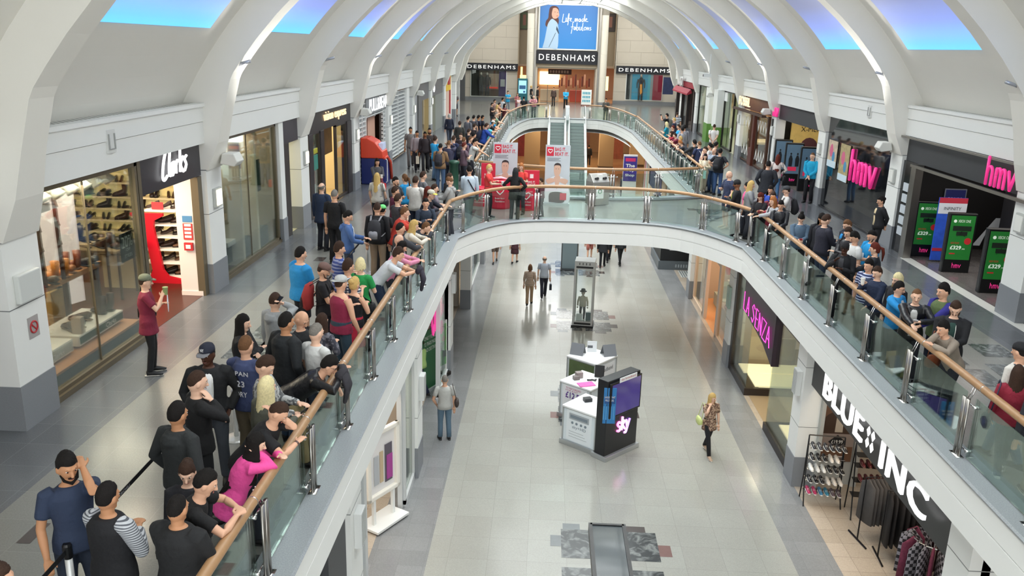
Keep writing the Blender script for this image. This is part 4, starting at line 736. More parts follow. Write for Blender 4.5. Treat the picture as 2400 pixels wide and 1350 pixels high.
# wall lights, alarm boxes, projector lights and small fittings on the pillars
WL = mat('#fff6d8', .5, emit=3.0)
def fit_pillar(s, k):
    y0 = RY[k+2]; x = sX(s, 8.34); side = 'left' if s < 0 else 'right'; n_ = ['first', 'second', 'third', 'fourth', 'fifth', 'sixth', 'seventh', 'eighth', 'ninth'][k]
    if k or s > 0: o = empty('wall_light', (x, y0+.42, 2.0), label='rectangular wall light on the %s %s pillar' % (n_, side), cat='wall light', group=None)
    if k == 0 and s < 0: return
    b = MB(); b.box(min(0, -s*.07), max(0, -s*.07), -.17, .17, -.2, .2); b.build('light_housing', mat('#b9bbb6', .5), o, bevel=.01); b = MB(); b.box(min(-s*.07, -s*.085), max(-s*.07, -s*.085), -.13, .13, -.16, .16); b.build('light_diffuser', WL if s < 0 else mat('#e9e9e2', .5), o)
    if k % 2 == (1 if s < 0 else 0) and (s < 0 or k):
        b = MB(); q = -s; b.prism([(0, 0), (.3, -.05), (.38, .05), (.3, .22), (.05, .22)], 1, -.2, .2, M=Matrix.Scale(q, 4, (1, 0, 0))); ob = b.build('uplighter', mat('#d6d6d0', .5), bevel=.02); ob.location = (sX(s, 8.2), y0+.6, 2.7); tag(ob, 'white wedge shaped uplighter on the %s %s pillar' % (n_, side), 'light')
    b = MB(); b.ball((sX(s, 7.55), y0+.1, 4.75), .05, 8, 6); b.cyl((sX(s, 7.6), y0+.1, 4.72), (sX(s, 7.3), y0+.0, 4.8), .035, 8); tag(b.build('ceiling_spotlight', mat('#b8bcc4', .3, .5), smooth=True), 'small silver spotlight clipped to the %s %s roof rib' % (n_, side), 'spotlight')
for k in range(7):
    for s in (-1, 1): fit_pillar(s, k)
for s, y, x_, lab in ((-1, 13.3, -6.93, 'white framed box on the left cornice above the shoe shop'), (1, 26.6, 9.72, 'white framed box on the right cornice above the mirrored shop')):
    b = MB(); b.box(x_-.03, x_+.03, y-.13, y+.13, 3.42, 3.78, 0); b.tube([(x_-s*.04, y-.09, 3.72), (x_-s*.04, y-.09, 3.48), (x_-s*.04, y+.09, 3.48), (x_-s*.04, y+.09, 3.72)], .012, 6, 1); tag(b.build('alarm_box', [mat('#d9dad6', .5), mat('#9fa19e', .5)]), lab, 'box')
o = empty('sign_plate', (-6.94, 10.75, 1.2), label='square no smoking plate on the nearest left pillar', cat='sign'); b = MB(); b.box(0, .008, -.12, .12, 0, .3); b.build('plate', mat('#a7a2a0', .5), o)
b = MB(); b.tube([(.012, .08*math.cos(a*PI/8), .15+.08*math.sin(a*PI/8)) for a in range(16)], .012, 6, closed=True); b.cyl((.012, -.055, .205), (.012, .055, .095), .01, 6); b.build('prohibition_ring', mat('#b32a30', .5), o)
b = MB(); b.box(-6.945, -6.86, 10.45, 10.95, 1.75, 2.15); tag(b.build('wall_light', mat('#cfd2ce', .5), bevel=.02), 'square white box light low on the nearest left pillar', 'wall light')
# ================================================================ shops of the upper right side
PINK = mat('#f23a92', .5, emit=.4); HB = mat('#3f4042', .6, noise_amt=.08, noise_scale=40); DARKIN = mat('#1c1a1b', .7); DFLOOR = tile_mat('granite_shop', '#6f6a68', '#66615f', .6, .22, '#4d4a48')
HMV = [[(.0, 1.45), (.0, .0)], [(.0, .55), (.08, .85), (.26, .98), (.42, .85), (.46, .6), (.46, .0)],
       [(.82, .0), (.82, .95)], [(.82, .6), (.92, .9), (1.06, .98), (1.18, .85), (1.2, .55), (1.2, .0)], [(1.2, .6), (1.3, .9), (1.44, .98), (1.56, .85), (1.58, .55), (1.58, .0)],
       [(1.86, .95), (2.14, .03)], [(2.14, .03), (2.44, .98)]]
def hmv(parent, org, S, r, depth=.03, m_=None, name='sign_lettering', n=10, right=(0, -1, 0)):
    t = MB(); strokes(t, HMV, org, right, (0, 0, 1), S, r, depth, 0, n)
    for ln in HMV:
        for q in (ln[0], ln[-1]):
            p = Vector(org)+Vector(right)*(q[0]*S)+Vector((0, 0, q[1]*S))+Vector(right).cross(Vector((0, 0, 1)))*depth; t.ball(p, r, 8, 6)
    return t.build(name, m_ or PINK, parent, smooth=True)
shell(1, 10.6, 24.2, 6.2, DARKIN, DFLOOR, 'shop_20')
o = sign(1, 10.6, 24.05, 2.5, 3.17, HB, 'long charcoal fascia with three pink rounded letters over the game store entrance')
hmv(o, (-.15-.06, 1.62, .1), .56*.84, .033).scale = (1, 1, .86)
b = MB(); b.box(9.6, 9.66, 10.6, 22.9, 2.43, 2.5, 0); b.box(9.66, 9.86, 22.65, 22.95, 0, 2.5, 0); b.box(9.62, 9.66, 10.6, 24.0, 3.12, 3.17, 0); b.box(9.8, 9.9, 22.95, 24.0, 0, 2.5, 1); tag(b.build('door_frame', [STEEL, mat('#1b1c1e', .15)]), 'brushed steel frame around the wide dark game store entrance', 'door frame')
for i in range(5): b = MB(); b.box(9.77, 9.8, 23.15, 23.55, .5+i*.3, .72+i*.3); tag(b.build('notice_card', mat('#c5ccd2', .5)), '%s pale card on the dark glass beside the steel door frame' % ['lowest', 'second lowest', 'middle', 'second highest', 'highest'][i], 'sign')
b = MB(); b.box(9.62, 9.9, 10.6, 22.7, 0, .006); tag(b.build('threshold_strip', mat('#cfcfc9', .3)), 'pale metal strip along the game store threshold', 'threshold')
GRN = mat('#1f7a2e', .5, emit=.12)
def console_stand(x, y, rz, lab):
    o = empty('poster_stand', (x, y, 0), rz, label=lab, cat='poster stand', group=None)
    b = MB(); b.box(-.34, .34, -.08, .08, 0, 1.52); b.build('stand_body', mat('#141618', .35), o, bevel=.02)
    b = MB(); b.box(-.29, .29, -.09, -.08, .34, 1.46); b.build('poster_print', GRN, o)
    b = MB(); b.box(-.22, .22, -.1, -.09, 1.08, 1.2); b.prism([(-.04, 1.0), (.04, 1.0), (.1, .93), (.03, 1.0), (0, 1.08), (-.1, .93)], 1, -.1, -.09); b.box(-.12, .14, -.1, -.09, .96, 1.06); b.build('console_picture', mat('#17281c', .5), o)
    b = MB(); add_text(b, 'XBOX ONE', (-.12, -.092, 1.29), (1, 0, 0), (0, 0, 1), .3, .07, .001); b.ball((-.19, -.09, 1.32), (.04, .004, .04), 10, 6); add_text(b, '£329', (-.22, -.092, .6), (1, 0, 0), (0, 0, 1), .27, .1, .001, bold=.03); add_text(b, '.99', (.06, -.092, .6), (1, 0, 0), (0, 0, 1), .08, .035, .001); b.build('poster_lettering', mat('#d8e8d8', .5, emit=.3), o)
    b = MB(); b.cyl((.18, -.09, .82), (.18, -.094, .82), .085, 16); add_text(b, 'NEW FROM', (-.22, -.092, .74), (1, 0, 0), (0, 0, 1), .2, .05, .001); b.box(-.22, -.08, -.093, -.09, .48, .51); b.build('price_spot', mat('#b8272c', .5, emit=.2), o)
    hmv(o, (-.1, -.085, .13), .085, .006, .008, name='foot_lettering', n=5, right=(1, 0, 0)); return o
console_stand(10.42, 19.4, -2, 'nearest green console price stand in the game store entrance'); console_stand(10.4, 21.3, -2, 'middle green console price stand in the game store entrance'); console_stand(10.3, 23.0, -2, 'farthest green console price stand, beside the blue banner')
o = empty('banner_stand', (10.62, 22.35, 0), label='tall blue banner with a red header between two green console stands', cat='banner')
b = MB(); b.box(-.36, .36, 0, .05, .05, 1.72); b.build('banner_print', mat('#2c56c4', .5, noise_amt=.5, noise_scale=5, emit=.1), o); b = MB(); b.box(-.36, .36, -.01, 0, 1.58, 1.72); b.box(-.36, .36, -.01, 0, .3, .38); b.build('red_band', mat('#c33046', .5), o)
b = MB(); b.box(-.36, .36, -.01, 0, 1.3, 1.58, 0); add_text(b, 'INFINITY', (-.22, -.012, 1.4), (1, 0, 0), (0, 0, 1), .44, .08, .001, mi=1); b.build('white_band', [mat('#dfe4ee', .5), mat('#2a2c34', .5)], o)
for i in range(8): b = MB(); b.box(10.3, 10.42, 22.2, 22.22, .12+i*.1, .16+i*.1) if i < 0 else None
o = empty('screen', (11.42, 24.0, 1.3), label='hanging poster reading SOLO2 behind the blue banner', cat='screen'); b = MB(); b.box(-.3, .3, 0, .04, 0, .42); b.build('screen_frame', mat('#9aa0b0', .4), o); b = MB(); b.box(-.27, .27, -.01, 0, .03, .39, 0); add_text(b, 'SOLO2', (-.2, -.012, .08), (1, 0, 0), (0, 0, 1), .4, .1, .001, mi=1); b.build('screen_picture', [mat('#24285a', .4, emit=.3), mat('#c8cce0', .5, emit=.3)], o)
o = empty('floor_graphic', (11.5, 22.5, .0), label='large grey letter A standing behind the middle green stand', cat='sign'); b = MB(); b.add([(x, 0, z) for x, z in [(-.15, .45), (.35, 1.2), (.5, 1.2), (.62, .45), (.45, .45), (.4, .75), (.15, .75), (.05, .45)]], [tuple(range(8))]); b.build('letter', mat('#9b9ea2', .5, emit=.1), o)
for j, (x, y, lab) in enumerate(((12.6, 21.5, 'left'), (13.6, 19.4, 'middle'), (12.9, 16.9, 'right'))):
    o = empty('disc_rack', (x, y, 0), 0, label='%s tall dark rack of discs inside the game store' % lab, cat='rack'); b = MB(); b.box(-.9, .9, 0, .5, 0, 2.1); b.build('rack_body', mat('#232325', .6), o); b = MB(); c_ = 0
    for r_ in range(6):
        for q in range(9): b.box(-.86+q*.195, -.7+q*.195, -.03, 0, .25+r_*.3, .47+r_*.3, random.randrange(5))
    tag(b.build('discs', [mat(h, .5, emit=.15) for h in ('#7d8088', '#a9968c', '#5f3a38', '#44505c', '#b9b9b4')], o), kind='stuff')
for x, y in ((11.2, 20.5), (12.4, 17.5)): area('shop_lamps', (x, y, 3.0), (0, 0, 0), 2.5, 3, 50, (1, .93, .85))
# mirrored black glass bay
b = MB(); b.box(9.84, 9.9, 24.5, 30.9, .05, 3.17); b.box(9.78, 9.95, 24.5, 31, 0, .06, 1); b.box(9.82, 9.95, 30.75, 30.95, 0, 3.17, 1)
struct('window_60', b, [mat('#17191c', .04, spec=1.0), mat('#15171a', .3)])
o = empty('wall_logo', (9.82, 26.75, 1.3), label='large pink rounded letters stuck on the black mirrored glass', cat='sign'); hmv(o, (0, 1.05, .08), .86, .05, .03).scale = (1, 1, .76)
for y0, y1, z0, z1, c1, lab in ((29.35, 30.25, 1.5, 2.4, '#c9b8a0', 'colourful poster on the black mirrored glass, the farther one'), (28.1, 29.0, 1.2, 2.4, '#b3a377', 'colourful poster on the black mirrored glass, nearer the pink letters')):
    o = empty('poster', (9.82, (y0+y1)/2, z0), label=lab, cat='poster'); h = (y1-y0)/2; b = MB(); b.box(-.02, 0, -h, h, 0, z1-z0); b.build('poster_print', mat(c1, .5, noise_amt=.7, noise_scale=7), o); b = MB(); b.box(-.025, -.02, -h, h, 0, .22); b.build('poster_strip', mat('#cfe0e8', .5), o)
    b = MB(); b.ball((-.022, .1, (z1-z0)*.62), (.004, .18, .22), 12, 8, 0); b.ball((-.022, -.15, (z1-z0)*.4), (.004, .14, .18), 12, 8, 1); b.build('poster_shapes', [mat('#d46a8a', .5), mat('#4f8fb8', .5)], o)
# second game store entrance
shell(1, 31.0, 37.9, 6, DARKIN, DFLOOR, 'shop_21')
o = sign(1, 31.3, 37.8, 2.55, 3.3, HB, 'charcoal fascia with small pink rounded letters over the second game store entrance'); hmv(o, (-.2, 2.95, .12), .34, .03)
def film_stand(x, y, lab, w_=.36):
    o = empty('poster_stand', (x, y, 0), -4, label=lab, cat='poster stand'); b = MB(); b.box(-w_, w_, -.08, .08, 0, 1.75); b.build('stand_body', mat('#141618', .35), o, bevel=.03); b = MB(); b.box(-w_+.05, w_-.05, -.09, -.08, .5, 1.68); b.build('poster_print', mat('#59748a', .5, noise_amt=.25, noise_scale=3, emit=.15), o)
    b = MB()
    for q in (-.13, .13): b.tube([(q, -.095, .8), (q, -.095, 1.1), (q, -.095, 1.25)], [(.07, .004), (.08, .004), (.03, .004)], 8); b.ball((q, -.095, 1.31), (.035, .004, .045), 8, 6)
    b.build('two_figures', mat('#1a1f26', .6), o); b = MB(); b.box(-.22, .12, -.1, -.09, .62, .78); b.build('red_label', mat('#c32a4c', .5, emit=.4), o); hmv(o, (-.1, -.085, .2), .085, .006, .008, name='foot_lettering', n=5, right=(1, 0, 0))
film_stand(9.98, 36.6, 'farthest blue film poster stand at the second game store entrance'); film_stand(10.08, 35.3, 'middle blue film poster stand at the second game store entrance'); film_stand(10.3, 33.9, 'nearest blue film poster stand behind the shop worker')
o = empty('banner_stand', (11.1, 37.2, 0), label='tall yellow film display inside the second game store entrance', cat='banner'); b = MB(); b.box(-.7, .7, 0, .1, 0, 2.4); b.build('banner_print', mat('#c9ab62', .6, noise_amt=.4, noise_scale=3, emit=.15), o); b = MB(); b.ball((.1, -.02, 1.3), (.4, .01, .5), 12, 8, 0); b.ball((-.45, -.02, .9), (.2, .01, .4), 12, 8, 1); b.build('banner_figures', [mat('#5b3338', .6), mat('#3a4a7a', .6)], o); b = MB(); add_text(b, 'X-MEN', (-.3, -.02, 2.05), (1, 0, 0), (0, 0, 1), .85, .2, .002); b.build('banner_lettering', mat('#1c1a1a', .5), o)
area('shop_lamps', (11, 35, 3.0), (0, 0, 0), 2, 3, 40, (1, .9, .75))
b = MB(); b.box(9.85, 10.0, 31.0, 31.25, 0, 2.5); b.box(9.7, 10, 37.7, 37.9, 0, 2.5); tag(b.build('door_frame', mat('#2a2b2d', .4)), 'dark metal jambs of the second game store entrance', 'door frame')
# watch shop with zigzag glass
shell(1, 38.0, 45.6, 4, mat('#a98a6b', .8), mat('#8c7a66', .35), 'shop_22')
o = sign(1, 38.8, 45.3, 2.55, 3.3, mat('#6d4535', .6, noise_amt=.25, noise_scale=5), 'rusty brown fascia with cream capitals of the watch shop')
sign_text(o, 1, 'FOSSIL', .55, .4, 2.4, .42, mat('#f6e6bf', .5, emit=.6), .05, spacing=1.0, x=-.15)
for t_ in o.children:
    if t_.name.startswith('sign_lettering'): t_.location.x = -.16
b = MB(); b.box(9.5, 9.7, 38.9, 45.2, 2.45, 2.55); b.box(9.8, 9.95, 38.8, 39.0, 0, 2.5); b.box(9.75, 9.95, 41.3, 41.6, 0, 2.5, 1); b.box(9.8, 9.95, 45.1, 45.35, 0, 2.5); b.box(9.8, 10, 41.6, 42.2, 0, .8, 1); tag(b.build('timber_surround', [mat('#4a342a', .5), mat('#5a2a1e', .4)]), 'brown timber frame and door post of the watch shop', 'shop frame')
for y0, y1, lab in ((39.0, 41.2, 'near'), (42.4, 45.1, 'far')):
    o = front_window(1, y0, y1, .05, 2.45, (), mat('#4a342a', .5), .05); b = MB()
    for zb, sgn in ((2.2, -1), (.35, 1)):
        n = 4; w_ = (y1-y0-.2)/n
        for i in range(n):
            a = y0+.1+i*w_; b.add([(9.87, a, zb), (9.87, a+w_/2, zb+sgn*.55), (9.87, a+w_, zb), (9.87, a+w_*.78, zb), (9.87, a+w_/2, zb+sgn*.33), (9.87, a+w_*.22, zb)], [(0, 1, 4, 5), (1, 2, 3, 4)])
    b.build('zigzag_decal', mat('#e4e2dc', .5), o)
b = MB(); b.box(10.2, 11.2, 42.2, 43.8, 0, .95, 0); b.box(10.15, 11.25, 42.1, 43.9, .95, 1.05, 1); tag(b.build('display_table', [mat('#6b3a26', .5), mat('#f3dcb0', .5, emit=.3)]), 'white topped display table inside the watch shop', 'table')
area('shop_lamps', (11.2, 42, 3.0), (0, 0, 0), 2, 5, 120, (1, .84, .62))
# green footed shop
shell(1, 45.7, 58.2, 4, mat('#b9c0a4', .8), mat('#a9ab98', .35), 'shop_23')
GT = mat('#5f8f3a', .5, noise_amt=.2, noise_scale=30)
for y0, y1 in ((49.4, 50.6), (51.9, 53.1)): b = MB(); b.box(9.5, 9.95, y0, y1, 1.1, 3.17, 0); b.box(9.48, 9.95, y0-.01, y1+.01, 0, 1.1, 1); tag(b.build('shop_column', [mat('#eceee8', .5), GT]), 'white shop column with a green mosaic foot, %s one' % ('nearer' if y0 < 50 else 'farther'), 'column')
front_window(1, 46.6, 49.3, .05, 3.17, (47.9,), DKFRAME, .08); front_window(1, 53.2, 57.6, .05, 3.17, (55.4,), DKFRAME, .08)
o = sign(1, 48.5, 54.0, 2.6, 3.17, mat('#f3f4f1', .5), 'white fascia with overexposed white letters over the green footed shop', th=.06); sign_text(o, 1, 'schuh', 0, .28, 3.2, .36, mat('#ffffff', .5, emit=.8), .12, bold=.03)
b = MB(); b.ball((9.9, 46.95, 1.0), (.02, .25, .3), 14, 8); tag(b.build('window_sticker', mat('#e6efdf', .5)), 'pale oval sticker on the glass of the green footed shop', 'sign')
area('shop_lamps', (11.2, 52, 3.0), (0, 0, 0), 2, 8, 150, (1, .95, .82))
# red shop at the far end
shell(1, 58.4, 68, 3.5, mat('#6b5d57', .8), mat('#7b726c', .4), 'shop_24')
o = sign(1, 59.5, 66.5, 2.75, 3.6, mat('#a8283c', .5), 'red fascia with white slanted initials at the far right', d=8.4, th=.25); sign_text(o, 1, 'NXT', 1.0, .42, 2.6, .62, WHITE, .05, bold=.03)
for t_ in o.children:
    if t_.name.startswith('sign_lettering'): t_.location.x = -.26
b = MB(); b.prism([(9.6, 2.75), (9.35, 2.45), (9.35, 2.35), (9.7, 2.5)], 1, 59.5, 66.5); tag(b.build('awning', mat('#a8283c', .6)), 'red sloping awning under the red fascia at far right', 'awning')
for y in (59.0, 61.6, 64.2, 66.8): b = MB(); b.box(9.75, 9.95, y, y+.35, 0, 2.75); tag(b.build('shop_column', mat('#37302e', .4)), 'dark shop front post under the red awning', 'column', 'dark posts under the red awning')
# ================================================================ ground floor: columns, shops, kiosk, cases
def col_g(x0, x1, y0, y1, n, foot=.75, z1=-.6):
    b = MB(); b.box(x0, x1, y0, y1, ZG+foot, z1); b.box(x0-.012, x1+.012, y0-.012, y1+.012, ZG, ZG+foot, 1)
    for z in (-1.55, -3.0): b.box(x0-.003, x1+.003, y0-.003, y1+.003, z, z+.014, 2)
    struct('trim_%d' % n, b, [WHITE, GREYST, mat('#8d8f8c', .7)])
for i, y in enumerate((4.0, 11.1, 17.7, 24.3, 31.0, 38, 45, 52)): col_g(-3.1, -2.72, y, y+.75, 100+i)
for i, y in enumerate((10.4, 18.1, 25.8, 33.5, 41.2, 49)): col_g(5.98, 6.45, y, y+.65, 110+i)
def box_light(x, y, z, s, lab):
    o = empty('wall_light', (x, y, z), label=lab, cat='wall light'); b = MB(); b.box(min(0, s*.12), max(0, s*.12), -.15, .15, -.3, .3); b.build('light_housing', mat('#d4d6d4', .5), o, bevel=.01); b = MB(); [b.box(min(s*.12, s*.125), max(s*.12, s*.125), -.13+i*.05, -.11+i*.05, -.27, .27) for i in range(6)]; b.build('louvre', mat('#a9aba9', .5), o)
box_light(-2.72, 11.45, -1.95, 1, 'louvred box light on the near left lower column'); box_light(-2.72, 18.05, -2.35, 1, 'louvred box light on the second left lower column'); box_light(-2.72, 24.65, -1.7, 1, 'louvred box light on the third left lower column'); box_light(5.98, 18.4, -2.0, -1, 'white box light on the lower column between lingerie and clothes shops')
def area_lamp(x, y, sx, sy, p, c=(1, .85, .65)): area('shop_lamps', (x, y, -.95), (0, 0, 0), sx, sy, p, c)
# party walls and backs
w_ = MB(); w_.box(-10, -9.9, -6, 60, ZG, -.6); w_.box(14, 14.1, -6, 60, ZG, -.6)
for y in (4.5, 11.4, 18.1, 24.6, 31.3, 38.4): w_.box(-9.9, -3.2, y, y+.15, ZG, -.6)
for y in (18.55, 26.1, 33.8, 41.5): w_.box(6.5, 14, y, y+.15, ZG, -.6)
struct('wall_ground_shops', w_, [mat('#b8ab9a', .8)])
# left lower units
def gwin(x, y0, y1, fm, z0=ZG+.05, z1=-.62, mull=()):
    _wn[0] += 1; o = empty('window_%d' % _wn[0]); tag(o, kind='structure'); m = MB(); m.box(x-.06, x+.06, y0, y1, z0-.05, z0+.1); m.box(x-.06, x+.06, y0, y0+.1, z0, z1); m.box(x-.06, x+.06, y1-.1, y1, z0, z1)
    for y in mull: m.box(x-.05, x+.05, y-.04, y+.04, z0, z1)
    m.build('window_frame', fm, o); g = MB(); g.box(x-.006, x+.006, y0+.1, y1-.1, z0+.1, z1); g.build('pane', SHOPGLASS, o)
FR = mat('#c9cbca', .4)
gwin(-2.9, 4.7, 10.9, FR, mull=(7.8,)); gwin(-2.85, 16.4, 17.75, FR); gwin(-2.95, 11.9, 12.9, FR); gwin(-2.85, 22.3, 24.4, mat('#dcdedd', .4)); gwin(-2.95, 31.8, 37.9, FR)
b = MB(); b.box(-3.0, -2.8, 10.1, 11.1, -2.9, -.65, 0); tag(b.build('dark_panel', mat('#3c3e41', .5)), 'dark grey panel under the gallery edge at bottom left', 'panel')
b = MB(); b.box(-3.0, -2.94, 11.9, 12.85, -3.6, -1.3); tag(b.build('frosted_panel', mat('#8d9498', .4)), 'grey frosted window panel beside the near louvred light', 'panel')
o = sign(-1, 12.95, 17.6, -1.75, -.65, mat('#7f9fbe', .5), 'sky blue lower fascia with white round letters', d=4.28, th=.06)
sign_text(o, -1, 'O', -1.75, .55, .34, .72, mat('#f2f6fa', .5, emit=.3), .05, bold=.0); sign_text(o, -1, '2 store', .1, .5, 2.4, .5, mat('#dbe6f0', .5), .05)
b = MB(); b.box(-3.05, -2.9, 12.85, 13.05, ZG, -.65); b.box(-2.95, -2.85, 16.3, 16.45, ZG, -.65); tag(b.build('door_frame', FR), 'pale metal jambs around the open lower doorway with the poster frame', 'door frame')
o = empty('picture_display', (-3.15, 15.75, ZG), 60, label='white ornate frame on a wheeled base showing slim phones', cat='display')
b = MB(); b.box(-.5, .5, -.28, .28, .04, .09); b.build('base', WHITE, o)
for q in (-.3, .3): b = MB(); b.box(q-.035, q+.035, -.03, .03, .09, .75); b.build('leg', WHITE, o)
Mt = Matrix.Translation((0, 0, 0))
b = MB(); [b.box(*q) for q in ((-.5, .5, -.05, .05, .65, .76), (-.5, .5, -.05, .05, 2.05, 2.16), (-.5, -.39, -.05, .05, .65, 2.16), (.39, .5, -.05, .05, .65, 2.16))]; b.build('ornate_frame', mat('#f1ede2', .5), o, bevel=.025)
b = MB(); b.box(-.4, .4, .02, .05, .74, 2.08, 0); b.build('print', mat('#ebe8e6', .5), o)
b = MB(); b.box(-.26, -.12, -.0, .01, .95, 1.6, 0); b.box(-.08, .02, -.0, .01, .95, 1.65, 1); b.box(.08, .3, -.0, .012, .9, 1.75, 2); b.box(.12, .3, -.01, -.0, .95, 1.5, 3); b.build('phone_picture', [mat('#b9bcc0', .4), mat('#c9b391', .4), mat('#5b5560', .4), mat('#a83f94', .4)], o)
for q in ((-.4, -.2), (.4, -.2), (-.4, .2), (.4, .2)): b = MB(); b.cyl((q[0], q[1]-.02, .02), (q[0], q[1]+.02, .02), .022, 8); b.build('castor', BLACK, o)
# third lower unit: game shop window with pink letters
b = MB(); b.box(-2.99, -2.95, 18.6, 24.2, -1.7, -.65, 0); struct('trim_130', b, [mat('#dfe1e0', .5)])
o = empty('shop_sign', (-2.93, 22.9, -3.0), label='tall hot pink window lettering under the left gallery edge', cat='sign'); t = MB(); add_text(t, 'GAME', (0, -1.4, .55), (0, 1, 0), (0, 0, 1), 2.6, 1.5, .03, bold=.01); t.build('sign_lettering', mat('#f23a9c', .5, emit=.35), o)
b = MB(); [b.tube([(.01, .75+i*.22, .0), (.01, .9+i*.22, .35), (.01, 1.02+i*.22, .0)], .035, 6) for i in range(1)]; b.build('sign_mark', mat('#f23a9c', .5, emit=.35), o)
b = MB(); b.box(-3.6, -3.55, 18.7, 24.2, ZG+.1, -.65); tag(b.build('window_backing', mat('#a9adab', .6)), 'grey backing wall behind the pink window lettering', 'panel')
o = empty('banner_stand', (-3.15, 22.9, ZG), 65, label='small dark green roll up banner with three lines of white text', cat='banner'); b = MB(); b.box(-.42, .42, -.02, .02, .1, 1.9); b.build('banner_print', mat('#2e6b45', .5), o)
t = MB(); [add_text(t, s_, (-.34, -.022, 1.62-i*.18), (1, 0, 0), (0, 0, 1), .62, .11, .002) for i, s_ in enumerate(('ONLY PLACE', 'TO TRADE MADE', 'AND DESTINY'))]; t.build('banner_lettering', mat('#dfe9df', .5), o); b = MB(); b.box(-.44, .44, -.06, .06, 0, .1); b.build('base', mat('#c9ccca', .4), o)
o = empty('poster_stand', (-3.05, 23.95, ZG), 62, label='white framed green poster board of a game console in the lower doorway', cat='poster stand')
b = MB(); b.box(-.4, .4, -.05, .05, .12, 1.75); b.build('stand_body', WHITE, o, bevel=.01); b = MB(); b.box(-.34, .34, -.06, -.05, .35, 1.65); b.build('poster_print', mat('#4a9a3a', .5, emit=.1), o); b = MB(); b.box(-.24, .24, -.07, -.06, .98, 1.1, 0); b.box(-.12, .16, -.07, -.06, .84, .98, 0); b.cyl((.2, -.06, 1.2), (.2, -.07, 1.2), .09, 14, 1); b.box(.18, .32, -.07, -.06, .6, .8, 2); b.box(-.3, -.14, -.07, -.06, .55, .72, 2); b.build('poster_shapes', [mat('#16201a', .5), mat('#c22a33', .5), mat('#202c24', .5)], o)
t = MB(); add_text(t, 'GET IT HERE', (-.26, -.063, 1.42), (1, 0, 0), (0, 0, 1), .5, .1, .002); t.build('poster_lettering', WHITE, o); b = MB(); b.box(-.42, .42, -.2, .2, 0, .12); b.build('base', BLACK, o, bevel=.02)
area_lamp(-5.5, 21, 3, 4, 90, (1, .95, .85)); area_lamp(-5.5, 14.5, 3, 4, 80, (1, .95, .9)); area_lamp(-5.5, 7.5, 3, 4, 50, (1, .95, .9)); area_lamp(-5.5, 35, 3, 4, 70)
# coffee or cosmetics wall, dark, beyond the third column
shelf_unit(-3.55, 25.2, 30.8, (), 'x') if False else None
o = empty('shelf_unit', (-3.4, 28, ZG), label='tall black shelf wall with gold jars and white balls under the footbridge', cat='shelf'); b = MB(); b.box(-.25, 0, -2.8, 2.8, 0, 3.85); b.build('shelf_body', mat('#191514', .5), o); t = MB(); add_text(t, 'WAFFLERS', (.01, -2.6, 3.1), (0, 1, 0), (0, 0, 1), 2.2, .22, .01); t.build('sign_lettering', mat('#d7cdb8', .5, emit=.3), o)
for i in range(5):
    b = MB(); b.lathe([(.11, 0), (.11, .3), (.07, .34)], (-3.3+.12, 25.5+i*.3, ZG+2.35), 12); tag(b.build('jar', mat('#c28a3a', .4), smooth=True), 'amber jar in the row on the black shelf wall', 'jar', 'amber jars on the black shelf wall')
for r_ in range(3):
    for i in range(4):
        b = MB(); b.ball((-3.3+.1, 25.5+i*.36, ZG+1.9-r_*.5), .06, 10, 8); tag(b.build('ornament', mat('#d9d9d6', .3), smooth=True), 'white ball on row %s of the black shelf wall' % ['one', 'two', 'three'][r_], 'ornament', 'white balls on black shelf row %d' % (r_+1))
# right lower units --- pale orange shop
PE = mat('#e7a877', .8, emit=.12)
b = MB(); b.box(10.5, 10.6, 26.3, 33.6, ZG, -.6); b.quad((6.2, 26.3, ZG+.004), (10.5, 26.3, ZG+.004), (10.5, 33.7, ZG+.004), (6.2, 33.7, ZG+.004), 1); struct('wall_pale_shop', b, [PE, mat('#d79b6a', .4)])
CR = mat('#e6cdb4', .4); gwin(6.2, 31.2, 33.5, CR); gwin(6.2, 26.5, 28.6, CR); area_lamp(7.6, 30, 2.5, 6, 150, (1, .76, .5))
o = empty('door_frame', (6.2, 29.9, ZG), label='cream timber doorway of the pale orange lower shop with a glass fanlight', cat='door frame'); b = MB(); b.box(-.06, .06, 1.0, 1.35, 0, 3.9); b.box(-.06, .06, -1.3, -1.1, 0, 3.9); b.box(-.05, .05, -1.1, 1.0, 2.55, 2.68); b.build('frame', mat('#d8c4b0', .5), o); b = MB(); b.box(-.05, -.04, -1.0, .9, 2.7, 3.85); b.build('fanlight', mat('#c9bfb4', .3), o)
b = MB(); b.prism([(0, .62), (.12, .2), (.55, .25), (.2, -.02), (.35, -.5), (0, -.2), (-.35, -.5), (-.2, -.02), (-.55, .25), (-.12, .2)], 0, -.1, -.06, M=Matrix.Translation((0, 0, 3.3)) @ Matrix.Scale(.62, 4)); b.build('flower_emblem', mat('#f0507c', .5, emit=.5), o)
b = MB(); b.box(6.6, 7.1, 28.9, 30.6, ZG+.02, ZG+.75, 0); b.box(6.9, 7.3, 29.8, 30.9, ZG+1.5, ZG+1.56, 1); tag(b.build('display_plinth', [mat('#cbb6a0', .6), WHITE]), 'pale plinth and white shelf in the pale orange lower shop', 'plinth')
b = MB(); b.tube([(6.7, 29.1, ZG+.8), (6.8, 29.5, ZG+.9), (6.75, 29.9, ZG+.8)], [.1, .17, .1], 8); tag(b.build('folded_clothes', mat('#c9475a', .7, noise_amt=.4), smooth=True), 'heap of red folded clothes on the pale plinth', 'clothes')
b = MB(); b.tube([(6.75, 30.1, ZG+2.65), (6.78, 30.1, ZG+2.3), (6.8, 30.15, ZG+1.95)], [(.25, .05), (.2, .06), (.12, .05)], 8); tag(b.build('hanging_garment', mat('#c8414c', .7)), 'red garment hanging in the pale orange lower shop window', 'clothes')
